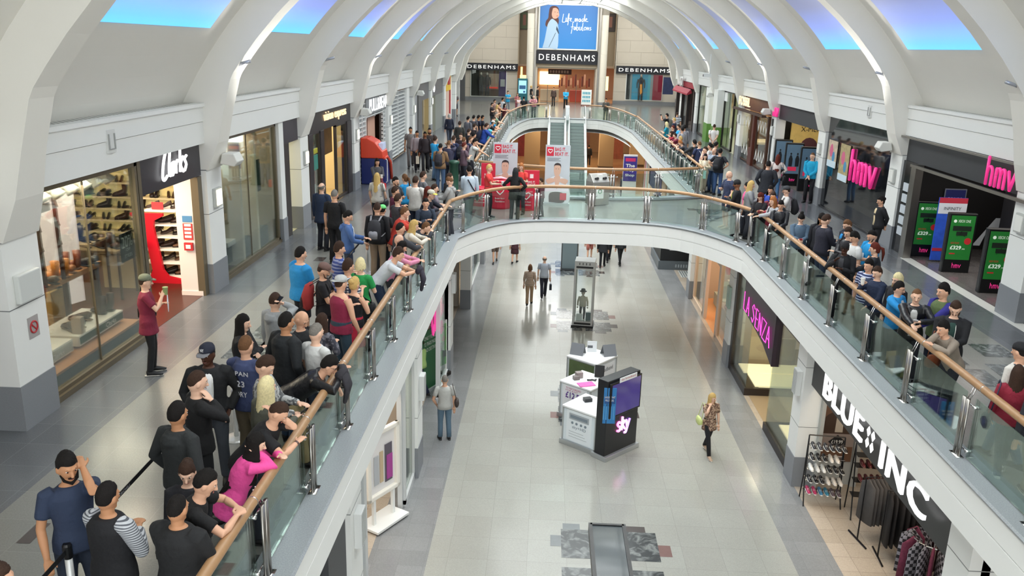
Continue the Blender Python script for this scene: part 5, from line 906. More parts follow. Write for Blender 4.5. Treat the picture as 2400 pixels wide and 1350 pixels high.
b = MB(); b.box(6.9, 7.6, 31.6, 33, ZG+.02, ZG+.5, 0); b.box(7.0, 7.4, 32.0, 32.7, ZG+.5, ZG+1.0, 1); tag(b.build('display_plinth', [mat('#b9c0b0', .6), mat('#8f9c84', .6)]), 'stacked grey green boxes in the far window of the pale orange shop', 'plinth')
b = MB(); b.box(5.9, 5.97, 25.95, 26.3, -2.6, -1.9); tag(b.build('sign_plate', mat('#9fb5a8', .5)), 'small green grey sign on the column beside the lingerie shop', 'sign')
# lingerie shop with neon letters
DK = mat('#2b2422', .4)
b = MB(); b.box(12.9, 13, 18.7, 26, ZG, -.6); b.quad((6.2, 18.7, ZG+.004), (13, 18.7, ZG+.004), (13, 26, ZG+.004), (6.2, 26, ZG+.004), 1); b.box(8.6, 8.7, 23.9, 26, ZG, -.8, 0); struct('wall_lingerie', b, [mat('#c7b08c', .8), mat('#a58f70', .4)])
b = MB(); b.box(6.05, 6.3, 18.75, 25.8, -1.28, -.62, 0); b.box(6.05, 6.3, 25.55, 25.85, ZG, -1.28, 0); b.box(6.05, 6.5, 23.5, 25.6, ZG, ZG+.22, 0); b.box(6.5, 8.2, 23.5, 23.62, ZG, ZG+.22, 0); b.box(6.05, 6.5, 18.8, 21.2, ZG, ZG+.22, 0); b.box(6.5, 8.2, 21.08, 21.2, ZG, ZG+.22, 0); tag(b.build('black_surround', DK), 'black fascia and sills framing the lingerie shop', 'shop frame')
LP = mat('#fff0c4', .5, emit=.85)
for (y0, y1, x0, x1, lab) in ((24.75, 25.5, 6.3, 8.3, 'farther glowing cream floor panel in the lingerie window'), (23.65, 24.65, 6.4, 8.3, 'nearer glowing cream floor panel in the lingerie window'), (18.9, 20.95, 6.4, 8.2, 'glowing cream floor panel behind the near lingerie glass')):
    b = MB(); b.box(x0, x1, y0, y1, ZG+.12, ZG+.26); tag(b.build('light_panel', LP), lab, 'light panel')
g = MB(); g.box(6.1, 6.115, 23.6, 25.5, ZG+.22, -1.28); g.box(6.1, 8.2, 23.55, 23.565, ZG+.22, -1.9); g.box(6.1, 6.115, 18.85, 21.1, ZG+.22, -1.28); g.box(6.1, 8.2, 21.13, 21.145, ZG+.22, -1.9); struct('window_70', g, [SHOPGLASS])
b = MB(); b.box(8.2, 8.28, 23.5, 26, ZG, ZG+3.0, 0); b.box(8.2, 8.28, 21.2, 23.5, ZG+.0, ZG+.1, 0); struct('trim_131', b, [mat('#b89c70', .6)])
o = empty('shop_sign', (6.0, 22.8, -2.35), label='black curved fascia with pink neon capitals of the lingerie shop', cat='sign'); b = MB(); b.prism([(-1.9, 1.15), (-1.9, -.25), (-.9, .02), (0, .12), (1.6, .25), (1.6, 1.15)], 0, 0, .2); b.build('sign_board', mat('#241326', .4), o)
NE = mat('#f04fc8', .5, emit=1.0); Z_ = [[(0, 1), (0, .0), (.3, .0)], [(.42, .0), (.6, 1), (.78, 0)], [(.5, .35), (.7, .35)], [(1.55, .85), (1.35, 1), (1.2, .8), (1.5, .35), (1.35, 0), (1.15, .15)], [(2.0, 1), (1.72, 1), (1.72, 0), (2.0, 0)], [(1.72, .5), (1.95, .5)], [(2.15, 0), (2.15, 1), (2.5, 0), (2.5, 1)], [(2.65, 1), (3.05, 1), (2.65, 0), (3.05, 0)], [(3.15, 0), (3.35, 1), (3.58, 0)], [(3.22, .35), (3.5, .35)]]
t = MB()
for ln in Z_: t.tube([(-.03, 1.45-x*.86, .3+y*.52-(0.04*x)) for x, y in ln], .013, 6)
t.build('neon_lettering', NE, o)
area_lamp(7.4, 24.5, 1.5, 2, 60, (1, .86, .6)); area_lamp(9, 21, 3, 3, 90, (1, .86, .62)); area_lamp(7.3, 19.8, 1.5, 1.6, 35, (1, .9, .7))
b = MB(); b.box(7.2, 7.5, 22.9, 22.95, -2.8, -2.1, 0); tag(b.build('notice_card', mat('#d8c8bc', .5)), 'white card with red print at the lingerie shop doorway', 'sign')
o = empty('mannequin_bust', (7.6, 20.2, ZG+.26), label='clear bust form on a round white stand in the near lingerie window', cat='mannequin'); b = MB(); b.lathe([(.4, 0), (.4, .04)], n=20); b.build('stand_base', WHITE, o); b = MB(); b.tube([(0, 0, .04), (0, 0, .5)], .02, 8); b.build('stand_pole', CHROME, o); b = MB(); b.tube([(0, 0, .5), (0, 0, .7), (0, 0, .95), (0, 0, 1.15), (0, 0, 1.25)], [(.15, .1), (.12, .09), (.17, .12), (.15, .08), (.05, .05)], 12); b.build('bust', mat('#b3a996', .25, .2), o, smooth=True)
# clothes shop
DS = mat('#1d1a1a', .7)
b = MB(); b.box(13.5, 13.6, 4, 18.5, ZG, -.6); b.box(6.5, 13.5, 4, 18.5, -.62, -.6); struct('wall_clothes_shop', b, [DS])
b = MB(); b.box(6.45, 7.35, 18.3, 18.42, ZG, -.62, 0); b.box(6.42, 6.5, 17.95, 18.4, ZG, -.62, 0); b.box(7.35, 7.5, 18.2, 18.42, ZG, -.62, 0); tag(b.build('wall_panel', mat('#b4b6b2', .5, .1)), 'light grey panel wall carrying the jacket poster beside the column', 'panel')
o = sign(1, 10.4, 18.15, -1.95, -1.0, mat('#1b1b1e', .35), 'black lower fascia with big white capitals of the clothes shop', d=4.75, th=.12, name='shop_sign')
for t_, yc, W in (('BLUE', 1.45, 2.25), ('INC', -1.5, 1.85)):
    sign_text(o, 1, t_, yc, .52, W, .5, mat('#fbfbfb', .5, emit=.6), .05, spacing=1.08, bold=.005)
b = MB()
for dx, dz in ((-.11, .11), (.11, .11), (-.11, -.11), (.11, -.11)): b.prism([(dx-.08, .5+dz), (dx, .5+dz+.1), (dx+.08, .5+dz), (dx, .5+dz-.1)], 0, -.14, -.125)
b.build('diamond_mark', mat('#fbfbfb', .5, emit=1.0), o)
for t_ in o.children:
    if t_.name.startswith('sign_lettering'): t_.location.x = -.12
b = MB(); b.box(5.95, 6.4, 10.4, 18.1, -1.0, -.62); struct('trim_132', b, [WHITE])
o = empty('poster', (6.95, 18.27, -3.9), label='sepia poster of a shaven headed man in a jacket with a black diamond', cat='poster'); b = MB(); b.box(-.38, .38, -.0, .03, 0, 1.75); b.build('poster_print', mat('#6a4c38', .6, noise_amt=.3, noise_scale=3), o)
b = MB(); P2d = lambda pts, mi, k: b.add([(x, -.004-k*.002, z) for x, z in pts], [tuple(range(len(pts)))], mi)
P2d(smooth2([(-.36, .75), (-.33, 1.1), (-.12, 1.25), (.0, 1.2), (.14, 1.25), (.34, 1.1), (.36, .72)])+[(.36, .7), (-.36, .7)], 0, 1); P2d([(-.07, 1.2), (.08, 1.2), (.1, .74), (-.08, .74)], 1, 2); P2d(smooth2([(-.09, 1.36), (-.085, 1.55), (0, 1.62), (.09, 1.55), (.09, 1.36), (.05, 1.23), (-.05, 1.23), (-.09, 1.36)]), 2, 3); b.box(-.38, .38, -.006, -.002, .38, .7, 3); P2d([(-.2, .5), (0, .68), (.2, .5), (0, .32)], 4, 6)
b.build('portrait', [mat('#3f2c20', .6), mat('#b8ac9c', .6), mat('#a98468', .6), mat('#8d8079', .6), mat('#17181a', .6)], o); t = MB(); add_text(t, '£19.99', (-.13, -.02, .46), (1, 0, 0), (0, 0, 1), .26, .09, .002); t.build('price_lettering', WHITE, o)
# shoe rack with individual shoes
o = empty('shoe_rack', (6.42, 17.35, ZG), -5, label='black wire rack of white, black and coloured pumps beside the jacket poster', cat='shoe rack')
b = MB()
for q in (-.4, .4): b.tube([(q, -.2, 0), (q*.98, -.02, .35), (q*.96, .12, 1.6)], .015, 6); b.tube([(q, .25, 0), (q*.98, .15, .6), (q*.96, .12, 1.6)], .015, 6)
b.cyl((-.385, .12, 1.6), (.385, .12, 1.6), .015, 6); b.build('rack_frame', BLACK, o)
rows = ((.3, ['#b02a5a', '#b02a5a', '#3a7aa0', '#2f7a94', '#5a4a50', '#5a4a50']), (.58, ['#17161a', '#17161a', '#17161a', '#e6ddd2', '#e6ddd2', '#e6ddd2']), (.86, ['#f0f0ec', '#f0f0ec', '#f0f0ec', '#1b1a1c', '#1b1a1c', '#1b1a1c']), (1.12, ['#151416', '#151416', '#151416', '#efe6da', '#efe6da']), (1.38, ['#2d2c30', '#38373b', '#2d2c30', '#1c1a1c', '#1c1a1c', '#2a2422']))
for z, cs in rows:
    b = MB(); b.cyl((-.39, -.05, z), (.39, -.05, z), .008, 6); b.cyl((-.39, .1, z+.02), (.39, .1, z+.02), .008, 6); b.box(-.39, .39, -.1, .1, z-.004, z+.004); b.build('wire_shelf', CHROME, o)
cn = {'#b02a5a': 'magenta', '#3a7aa0': 'blue', '#2f7a94': 'teal', '#5a4a50': 'grey brown', '#17161a': 'black', '#e6ddd2': 'cream', '#f0f0ec': 'white', '#1b1a1c': 'black', '#151416': 'black', '#efe6da': 'cream', '#2d2c30': 'black and white', '#38373b': 'charcoal', '#1c1a1c': 'black', '#2a2422': 'dark brown'}
for ri_, (z, cs) in enumerate(rows):
    for i, c_ in enumerate(cs): shoe('shoe', c_, '#e9e6e0', 6.42-.32+i*.128, 17.3-.02*i+.0, ZG+z+.006, 180, '%s pump on the %s shelf of the wire shoe rack' % (cn[c_], ['bottom', 'second', 'third', 'fourth', 'top'][ri_]), 'pumps on rack shelf %d' % (ri_+1), .9)
o = empty('shoe_rack', (7.3, 16.9, ZG), -5, label='second black wire rack with dark red shoes behind the first', cat='shoe rack'); b = MB()
for q in (-.4, .4): b.tube([(q, -.25, 0), (q, .1, 1.7)], .015, 6); b.tube([(q, .3, 0), (q, .1, 1.7)], .015, 6)
b.cyl((-.4, .1, 1.7), (.4, .1, 1.7), .015, 6); [b.box(-.4, .4, -.12, .12, z-.004, z+.004) for z in (.5, .85, 1.2, 1.45)]; b.build('rack_frame', BLACK, o)
for z in (.85, 1.2):
    for i in range(5): shoe('shoe', '#5a1f24', '#8a6a5a', 7.05+i*.13, 16.9, ZG+z+.006, 180, 'dark red shoe on the second wire rack', 'dark red shoes on the second rack', .9)
# clothes rails
def clothes_rail(x, y, rz, n, cols, lab, L_=1.1, zt=1.55, gl=.95):
    o = empty('clothes_rail', (x, y, ZG), rz, label=lab, cat='clothes rail'); b = MB(); b.tube([(0, -.35, .02), (0, .35, .02)], .02, 6); b.tube([(L_, -.35, .02), (L_, .35, .02)], .02, 6); b.tube([(0, 0, .02), (0, 0, zt), (L_, 0, zt), (L_, 0, .02)], .018, 6); b.build('rail_frame', BLACK, o)
    R_ = Matrix.Rotation(rad(rz), 4, 'Z')
    me = None
    for i in range(n):
        px = .08+i*(L_-.16)/(n-1); p = Vector((x, y, ZG))+R_.to_3x3() @ Vector((px, 0, zt-.05)); c_ = cols[i*len(cols)//n]
        g = MB(); g.tube([(0, 0, .0), (0, 0, -.06), (0, 0, -.12), (0, 0, -.4), (0, 0, -gl)], [(.015, .02), (.03, .1), (.035, .22), (.04, .24), (.05, .25)], 10); q = g.build('hanging_garment', mat(c_[0], .8, noise_amt=.2), smooth=True); q.location = p; q.rotation_euler = (0, 0, rad(rz)+random.uniform(-.15, .15)); tag(q, '%s garment hanging on the %s' % (c_[1], lab.split(' of ')[0]), 'clothes', '%s clothes on the %s' % (c_[1], lab.split(' of ')[0]))
clothes_rail(6.75, 15.9, 10, 12, [('#4c4a4a', 'dark grey'), ('#3a3838', 'charcoal')], 'nearer low clothes rail of dark grey jackets', 1.1, 1.45)
clothes_rail(6.95, 15.3, -5, 16, [('#1f1e20', 'black'), ('#252325', 'near black'), ('#7a2433', 'wine red'), ('#201e20', 'black')], 'long clothes rail of black and wine red tops', 1.7, 1.5, 1.1)
clothes_rail(8.2, 17.0, 0, 10, [('#2a2626', 'dark'), ('#5a2a2a', 'rust')], 'rear clothes rail of dark and rust shirts', 1.2, 1.6)
o = empty('clothes_rail', (7.5, 14.25, ZG), label='round clothes rail of checked shirts at the bottom right', cat='clothes rail'); b = MB(); b.lathe([(.03, 0), (.03, 1.15)]); b.tube([(.42*math.cos(a*PI/8), .42*math.sin(a*PI/8), 1.12) for a in range(16)], .015, 6, closed=True); b.tube([(-.4, 0, .02), (.4, 0, .02)], .02, 6); b.build('rail_frame', CHROME, o)
CK = mat('#3a3a4a', .9, noise_amt=.1, key='check')
nt = CK.node_tree; bb = nt.nodes['Principled BSDF']; tc = nt.nodes.new('ShaderNodeTexCoord'); ck = nt.nodes.new('ShaderNodeTexChecker'); ck.inputs['Scale'].default_value = 14; ck.inputs[1].default_value = (*hexc('#23232b'), 1); ck.inputs[2].default_value = (*hexc('#8d8c96'), 1); nt.links.new(tc.outputs['Object'], ck.inputs[0]); nt.links.new(ck.outputs[0], bb.inputs['Base Color'])
for i in range(18):
    a = 2*PI*i/18; g = MB(); g.tube([(0, 0, .02), (0, 0, -.06), (0, 0, -.14), (0, 0, -.45), (0, 0, -.85)], [(.015, .02), (.03, .1), (.035, .2), (.04, .21), (.05, .22)], 10); q = g.build('hanging_garment', CK if i % 3 else mat('#6a2a44', .8, noise_amt=.5, noise_scale=20), smooth=True); q.location = (7.5+.42*math.cos(a), 14.25+.42*math.sin(a), ZG+1.12); q.rotation_euler = (0, 0, a+PI/2); tag(q, '%s shirt on the round rail' % ('checked' if i % 3 else 'purple patterned'), 'clothes', '%s shirts on the round rail' % ('checked' if i % 3 else 'purple'))
area_lamp(8.5, 15.5, 2, 4, 30, (1, .9, .8)); area_lamp(6.7, 14.5, .6, 5, 60, (1, .8, .58)); area_lamp(6.7, 30, .6, 5, 40, (1, .7, .5)); area_lamp(-3.4, 15, .5, 5, 40, (1, .85, .7))
# tall glass display case with a dressed child dummy
o = empty('display_case', (1.53, 29.6, ZG), -6, label='tall glazed display case holding a child mannequin with a black hat', cat='display case')
b = MB(); b.box(-.36, .36, -.3, .4, .06, .22); b.box(-.36, .36, -.3, .4, 2.15, 2.45); [b.box(q-.035, q+.035, p-.035, p+.035, .2, 2.2) for q in (-.33, .33) for p in (-.27, .37)]; b.build('case_frame', mat('#c4c6c4', .4, .2), o)
b = MB(); b.box(-.4, .4, -.34, .44, 0, .06); b.box(-.3, .3, -.305, -.3, 2.2, 2.27, 0); b.box(-.3, .3, -.305, -.3, .1, .17); b.build('base', BLACK, o); b = MB(); [b.box(-.2+i*.12, -.17+i*.12, -.31, -.3, 2.32, 2.4) for i in range(4)]; b.build('vent', mat('#3c3d3e', .5), o)
g = MB(); g.box(-.3, .3, -.285, -.275, .22, 2.15); g.box(.325, .335, -.24, .34, .22, 2.15); g.box(-.335, -.325, -.24, .34, .22, 2.15); g.build('pane', SHOPGLASS, o)
b = MB(); b.box(-.3, .3, -.24, .34, .2, .215); b.build('case_floor', WHITE, o)
def child(o):
    q = empty('child_mannequin', (1.5, 29.6, ZG+.23), -6, label='child mannequin in a black hat and cream jumper inside the display case', cat='mannequin'); b = MB(); b.tube([(-.06, 0, 0), (-.07, 0, .3), (-.05, 0, .55)], [.035, .045, .06], 8); b.tube([(.06, -.04, 0), (.07, 0, .3), (.05, 0, .55)], [.035, .045, .06], 8); b.build('trousers', mat('#2a2c30', .8), q, smooth=True)
    b = MB(); b.tube([(0, 0, .48), (0, 0, .65), (0, 0, .8), (0, 0, .88)], [(.13, .09), (.12, .09), (.14, .09), (.05, .05)], 12); [b.tube([(s*.12, 0, .84), (s*.17, 0, .66), (s*.18, -.05, .5)], [.04, .035, .03], 8) for s in (-1, 1)]; b.build('jumper', mat('#cfc8b4', .8), q, smooth=True)
    b = MB(); b.ball((0, 0, .99), (.07, .08, .09), 12, 8); b.tube([(0, 0, .85), (0, 0, .95)], .035, 8); [b.ball((s*.18, -.06, .45), .03, 8, 6) for s in (-1, 1)]; b.build('body', mat('#9b8f7c', .5), q, smooth=True); b = MB(); b.lathe([(.13, 1.04), (.13, 1.05), (.08, 1.06), (.075, 1.13), (.04, 1.15)]); b.build('hat', mat('#1b1c1e', .7), q, smooth=True)
    b = MB(); [b.box(*k) for k in ((-.09, -.02, -.1, .04, -.005, .02), (.03, .1, -.12, .02, -.005, .02))]; b.build('shoe', WHITE, q)
child(o)
b = MB(); b.box(1.62, 1.8, 29.42, 29.5, ZG+.22, ZG+.52); tag(b.build('gift_box', mat('#3f6468', .5), bevel=.01), 'teal box on the floor of the display case', 'box'); b = MB(); b.box(1.28, 1.5, 29.44, 29.5, ZG+.22, ZG+.46); tag(b.build('sign_card', mat('#e6ecec', .5)), 'white card on the floor of the display case', 'sign')
def lean_panel(name, x, y, z0, w_, h, tilt, lab, fr='#3a4043', face='#6f7f84', rz=0):
    o = empty(name, (x, y, z0), rz, label=lab, cat='screen'); M_ = Matrix.Rotation(rad(tilt), 4, 'X'); b = MB(); b.box(-w_/2, w_/2, -.05, .05, 0, h, M=M_); b.build('casing', mat(fr, .3), o, bevel=.02); b = MB(); b.box(-w_/2+.05, w_/2-.05, -.056, -.05, .06, h-.06, M=M_); b.build('screen_face', mat(face, .08), o)
    b = MB(); b.box(-w_/2-.02, w_/2+.02, -.25, .25, -.0, .05); b.build('base', mat('#2b2e30', .4), o)
lean_panel('info_totem', 1.2, 37.6, ZG, .75, 2.0, 0, 'grey totem panel standing behind the tall display case')
o = empty('info_totem', (1.24, 11.6, ZG), 0, label='black framed glass topped totem at the bottom centre edge', cat='totem')
b = MB(); b.box(-.28, .28, -1.5, 1.15, 1.94, 2.0); b.build('top_glass', mat('#4a5154', .06), o); b = MB(); [b.box(q-.03, q+.03, -1.5, 1.15, 1.86, 2.02) for q in (-.28, .28)]; b.box(-.28, .28, 1.1, 1.15, 1.86, 2.02); b.build('top_frame', BLACK, o); b = MB(); b.box(-.24, .24, -.6, .6, 0, 1.9); b.build('pedestal', mat('#1e2124', .3), o)
o = empty('info_board', (1.42, 40.4, ZG), 0, label='low brown picture board on the floor beyond the footbridge', cat='board'); b = MB(); b.box(-.3, .3, -.08, .08, 0, 1.35); b.build('board', mat('#a9a499', .5), o); b = MB(); b.box(-.22, .26, -.09, -.08, .1, 1.3); b.build('picture', mat('#6b5048', .5, noise_amt=.5, noise_scale=5), o)
# satellite television sales kiosk (three white topped counters and a black screen tower), turned 45 degrees
def counter(x, y, lab, front, front_txt=None, h=1.05, rz=-38, w_=.98, d_=.98):
    o = empty('sales_counter', (x, y, ZG), rz, label=lab, cat='counter'); b = MB(); b.box(-w_/2, w_/2, -d_/2, d_/2, .12, h-.05); b.build('counter_body', front, o); b = MB(); b.box(-w_/2-.03, w_/2+.03, -d_/2-.03, d_/2+.03, h-.05, h, 0); b.build('counter_top', mat('#f6f7f7', .4), o, bevel=.01)
    b = MB(); [b.box(q-.02, q+.02, p-.02, p+.02, .1, h-.05) for q in (-w_/2, w_/2) for p in (-d_/2, d_/2)]; b.box(-w_/2-.06, w_/2+.06, -d_/2-.06, d_/2+.06, 0, .12); b.box(-w_/2-.02, w_/2+.02, -d_/2-.02, d_/2+.02, h-.07, h-.05); b.build('metal_edging', mat('#b9bcbd', .3, .7), o); return o
o1 = counter(1.35, 19.95, 'nearest white topped sales counter of the kiosk with a printed front', mat('#dfe8ec', .5), w_=1.0, d_=.95)
b = MB(); b.box(-.38, .38, -.49, -.478, .15, .98, 0); b.box(-.3, .3, -.5, -.49, .74, .9, 1); b.box(-.26, .26, -.505, -.5, .78, .86, 2); [b.cyl((q, -.49, .65), (q, -.5, .65), .035, 12, 2) for q in (-.2, -.07, .07, .2)]; add_text(b, 'sky+HD', (-.2, -.494, .48), (1, 0, 0), (0, 0, 1), .42, .1, .002, mi=2); [b.box(-.3, .15+.05*i, -.494, -.49, .4-i*.07, .41-i*.07, 1) for i in range(3)]; b.build('front_print', [mat('#e9eff2', .5), mat('#a9afb3', .5), mat('#7e8a94', .5)], o1)
o2 = counter(1.3, 21.6, 'middle white topped sales counter with a price poster on its front', mat('#e6ecf0', .5))
b = MB(); b.box(-.4, .4, -.51, -.492, .15, .98, 0); b.build('price_poster', mat('#f1f2f4', .5), o2); t = MB(); add_text(t, '£12.50', (-.3, -.515, .62), (1, 0, 0), (0, 0, 1), .55, .18, .002, bold=.02); t.build('price_lettering', mat('#5a2a8a', .5), o2); t = MB(); add_text(t, 'TV RECORDED', (-.3, -.515, .88), (1, 0, 0), (0, 0, 1), .5, .05, .002); add_text(t, 'FOR JUST', (-.3, -.515, .81), (1, 0, 0), (0, 0, 1), .4, .05, .002); t.build('small_lettering', mat('#c23a7a', .5), o2)
o3 = counter(1.55, 23.55, 'farthest white topped sales counter with a green football pitch print', mat('#dde2e4', .5), w_=1.02, d_=1.02)
b = MB(); b.box(-.44, .44, -.53, -.512, .15, .96); b.build('pitch_print', mat('#56673f', .5, noise_amt=.35, noise_scale=4), o3); t = MB(); t.box(.512, .525, -.4, .4, .4, .92, 0); add_text(t, 'broadband', (.527, -.34, .7), (0, 1, 0), (0, 0, 1), .66, .12, .002, mi=1); t.build('side_print', [mat('#e9ebee', .5), mat('#3a3a44', .5)], o3)
for q, lab in ((-.42, 'left'), (.48, 'right')):
    b = MB(); s_ = .17; b.prism([(-s_, 0), (0, .32), (s_, 0), (s_-.02, 0), (0, .29), (-s_+.02, 0)], 1, -.2, .2); ob = b.build('tent_card', mat('#74777b', .5)); ob.location = (1.55+q, 23.65, ZG+1.052); ob.rotation_euler = (0, 0, rad(70 if q < 0 else 110)); tag(ob, '%s dark grey tent card on the farthest counter' % lab, 'sign')
b = MB(); b.box(-.14, .14, -.01, .01, 0, .33, 0); b.box(-.13, .02, -.014, -.01, .12, .2, 1); ob = b.build('leaflet_holder', [mat('#e6e8e9', .3), mat('#5a5c60', .5)]); ob.location = (1.55, 23.85, ZG+1.052); tag(ob, 'clear leaflet holder between the two grey tent cards', 'leaflet holder')
o = empty('tablet', (1.65, 21.75, ZG+1.052), -10, label='black tablet standing on the middle counter', cat='tablet'); b = MB(); b.box(-.13, .13, -.01, .01, .02, .36, M=Matrix.Rotation(rad(-15), 4, 'X')); b.build('tablet_body', BLACK, o, bevel=.01); b = MB(); b.box(-.1, .1, 0, .12, 0, .015); b.build('tablet_foot', WHITE, o)
for x, y, c_, lab, s_ in ((1.28, 21.25, '#f06ab4', 'stack of pink leaflets on the middle counter', (.22, .14, .02)), (1.1, 21.75, '#9a8f8c', 'small patterned gift box on the middle counter', (.09, .08, .16)), (1.02, 21.6, '#7d7672', 'shorter patterned box beside the gift box', (.08, .07, .1)), (1.27, 20.15, '#2f3133', 'small black and white box on the nearest counter', (.1, .08, .09))):
    b = MB(); b.box(-s_[0], s_[0], -s_[1], s_[1], 0, s_[2]); ob = b.build('leaflets' if 'leaflet' in lab else 'box', mat(c_, .5, noise_amt=.2, noise_scale=20)); ob.location = (x, y, ZG+1.052); ob.rotation_euler = (0, 0, rad(20)); tag(ob, lab, 'leaflets' if 'leaflet' in lab else 'box')
b = MB(); b.tube([(1.32, 21.55, ZG+1.07), (1.4, 21.5, ZG+1.09), (1.45, 21.58, ZG+1.07), (1.52, 21.5, ZG+1.09), (1.56, 21.6, ZG+1.07)], .022, 6); tag(b.build('cables', BLACK, smooth=True), 'tangle of black cables on the middle counter', 'cable')
o = empty('screen_tower', (1.98, 19.5, ZG), 46, label='black tower with a purple television and glowing pink logo letters', cat='screen tower')
b = MB(); b.box(-.62, .62, -.16, .16, .1, 2.08); b.build('tower_body', mat('#1a1b1f', .35), o, bevel=.015); b = MB(); b.box(-.66, .66, -.24, .24, 0, .12); b.build('plinth', mat('#b9bcbd', .3, .6), o, bevel=.01)
b = MB(); b.box(-.58, .6, -.23, -.16, 1.12, 2.02); b.build('television', mat('#101014', .25), o, bevel=.01); b = MB(); b.box(-.53, .55, -.236, -.23, 1.17, 1.98); b.build('screen', mat('#4a3f7e', .12, emit=.35, noise_amt=.35, noise_scale=1.5), o)
b = MB(); b.box(-.3, .35, -.26, -.25, 2.0, 2.12, 0); b.build('top_card', mat('#f1f1f1', .5), o); t = MB(); add_text(t, 'sky broadband', (-.25, -.262, 2.03), (1, 0, 0), (0, 0, 1), .55, .06, .001); t.build('card_lettering', mat('#c23a3a', .5), o)
SK = bpy.data.materials.new('logo_gradient'); SK.use_nodes = True; nt = SK.node_tree; bb = nt.nodes['Principled BSDF']; tc = nt.nodes.new('ShaderNodeTexCoord'); sp = nt.nodes.new('ShaderNodeSeparateXYZ'); nt.links.new(tc.outputs['Generated'], sp.inputs[0]); cr = nt.nodes.new('ShaderNodeValToRGB'); cr.color_ramp.elements[0].color = (*hexc('#ff4fb0'), 1); cr.color_ramp.elements[1].color = (*hexc('#6a3aff'), 1); q = cr.color_ramp.elements.new(.5); q.color = (*hexc('#ff9cf0'), 1); nt.links.new(sp.outputs['X'], cr.inputs[0]); nt.links.new(cr.outputs[0], bb.inputs['Emission Color']); bb.inputs['Emission Strength'].default_value = 1.8
SKY = [[(.5, .85), (.25, 1), (.05, .8), (.2, .55), (.45, .42), (.5, .15), (.28, 0), (.0, .12)], [(.8, 1.45), (.75, 0)], [(1.2, .98), (.8, .5)], [(.85, .55), (1.25, .0)], [(1.42, .95), (1.62, .1)], [(2.0, .95), (1.65, .05), (1.45, -.42), (1.2, -.42)]]
t = MB(); strokes(t, SKY, (-.2, -.17, .66), (1, 0, 0), (0, 0, 1), .24, .03, .01); t.build('logo_letters', SK, o, smooth=True)
b = MB(); b.box(-.02, .0, -.3, .0, 0, .92, 0); b.box(-.025, -.02, -.28, -.02, .52, .7, 1); add_text(b, 'GADGET THAT', (-.027, -.02, .66), (0, -1, 0), (0, 0, 1), .25, .05, .001, mi=2); add_text(b, 'MULTI GIG', (-.027, -.04, .58), (0, -1, 0), (0, 0, 1), .2, .05, .001, mi=2); [b.box(-.024, -.02, -.27+i*.06, -.24+i*.06, .1, .45, 3) for i in range(5)]; ob = b.build('hanging_banner', [mat('#2a78b4', .5), mat('#1d4f88', .5), WHITE, mat('#4f96c8', .5)], o); ob.matrix_basis = Matrix.Translation((-.66, -.08, 1.0)) @ Matrix.Rotation(rad(46), 4, 'Z')
b = MB(); b.box(-.02, .0, -.2, .0, 0, .8); ob = b.build('side_banner', mat('#b9c4d8', .4), o); ob.matrix_basis = Matrix.Translation((.68, .1, 1.0)) @ Matrix.Rotation(rad(-60), 4, 'Z')
# dark kiosk and the far ground floor
o = empty('market_kiosk', (6.0, 39.5, ZG), label='black wooden kiosk with grey base beyond the right lower column', cat='kiosk'); b = MB(); b.box(-.6, 1.1, -1.2, 1.6, .35, 1.8); b.build('kiosk_body', mat('#17181b', .5), o); b = MB(); b.box(-.68, 1.15, -1.28, 1.68, 0, .4); b.build('base', mat('#5d6468', .4), o); b = MB(); b.box(-.2, .4, -1.22, -1.2, .9, 1.5); b.build('picture_panel', mat('#c9cacc', .5), o)
b = MB(); [b.box(.1+i*.12, .16+i*.12, -1.29, -1.28, .12, .26) for i in range(8)]; b.build('base_lettering', mat('#9aa2a6', .5), o)
b = MB(); b.quad((6.2, 36.9, ZG+.006), (7.6, 36.9, ZG+.006), (7.6, 38.1, ZG+.006), (6.2, 38.1, ZG+.006)); ST = mat('#8f979b', .5, key='stripe'); nt = ST.node_tree; bb = nt.nodes['Principled BSDF']; tc = nt.nodes.new('ShaderNodeTexCoord'); wv = nt.nodes.new('ShaderNodeTexWave'); wv.inputs['Scale'].default_value = 3; cr = nt.nodes.new('ShaderNodeValToRGB'); cr.color_ramp.interpolation = 'CONSTANT'; cr.color_ramp.elements[1].position = .5; cr.color_ramp.elements[0].color = (*hexc('#6f777b'), 1); cr.color_ramp.elements[1].color = (*hexc('#c9c8bf'), 1); nt.links.new(tc.outputs['Object'], wv.inputs[0]); nt.links.new(wv.outputs['Fac'], cr.inputs[0]); nt.links.new(cr.outputs[0], bb.inputs['Base Color'])
tag(b.build('doormat', ST), 'striped grey and cream floor mat beside the dark kiosk', 'mat')
BR = mat('#a67a52', .6, noise_amt=.1); b = MB(); b.box(-12, 16, 84, 84.3, ZG, -.9, 0); b.quad((-12, 62, ZG+.005), (16, 62, ZG+.005), (16, 84, ZG+.005), (-12, 84, ZG+.005), 1); struct('wall_ground_far', b, [BR, tile_mat('granite_brown', '#a88560', '#9c7a57', .8, .14, '#6f5940')])
for i, (x0, x1, y) in enumerate(((-1.9, -.6, 72), (4.4, 5.6, 72), (-4.6, -3.4, 74), (7.2, 8.4, 74), (2.0, 2.6, 76))):
    b = MB(); b.box(x0, x1, y, y+1.2, ZG+.2, -.9, 0); b.box(x0-.02, x1+.02, y-.02, y+1.2, ZG, ZG+.2, 1); struct('trim_%d' % (140+i), b, [mat('#c9ae88', .6), mat('#5a4636', .5)])
for x in (-5, 0, 3.5, 9): area('store_ceiling_lamps', (x, 74, -1.0), (0, 0, 0), 3, 9, 210, (1, .76, .48))
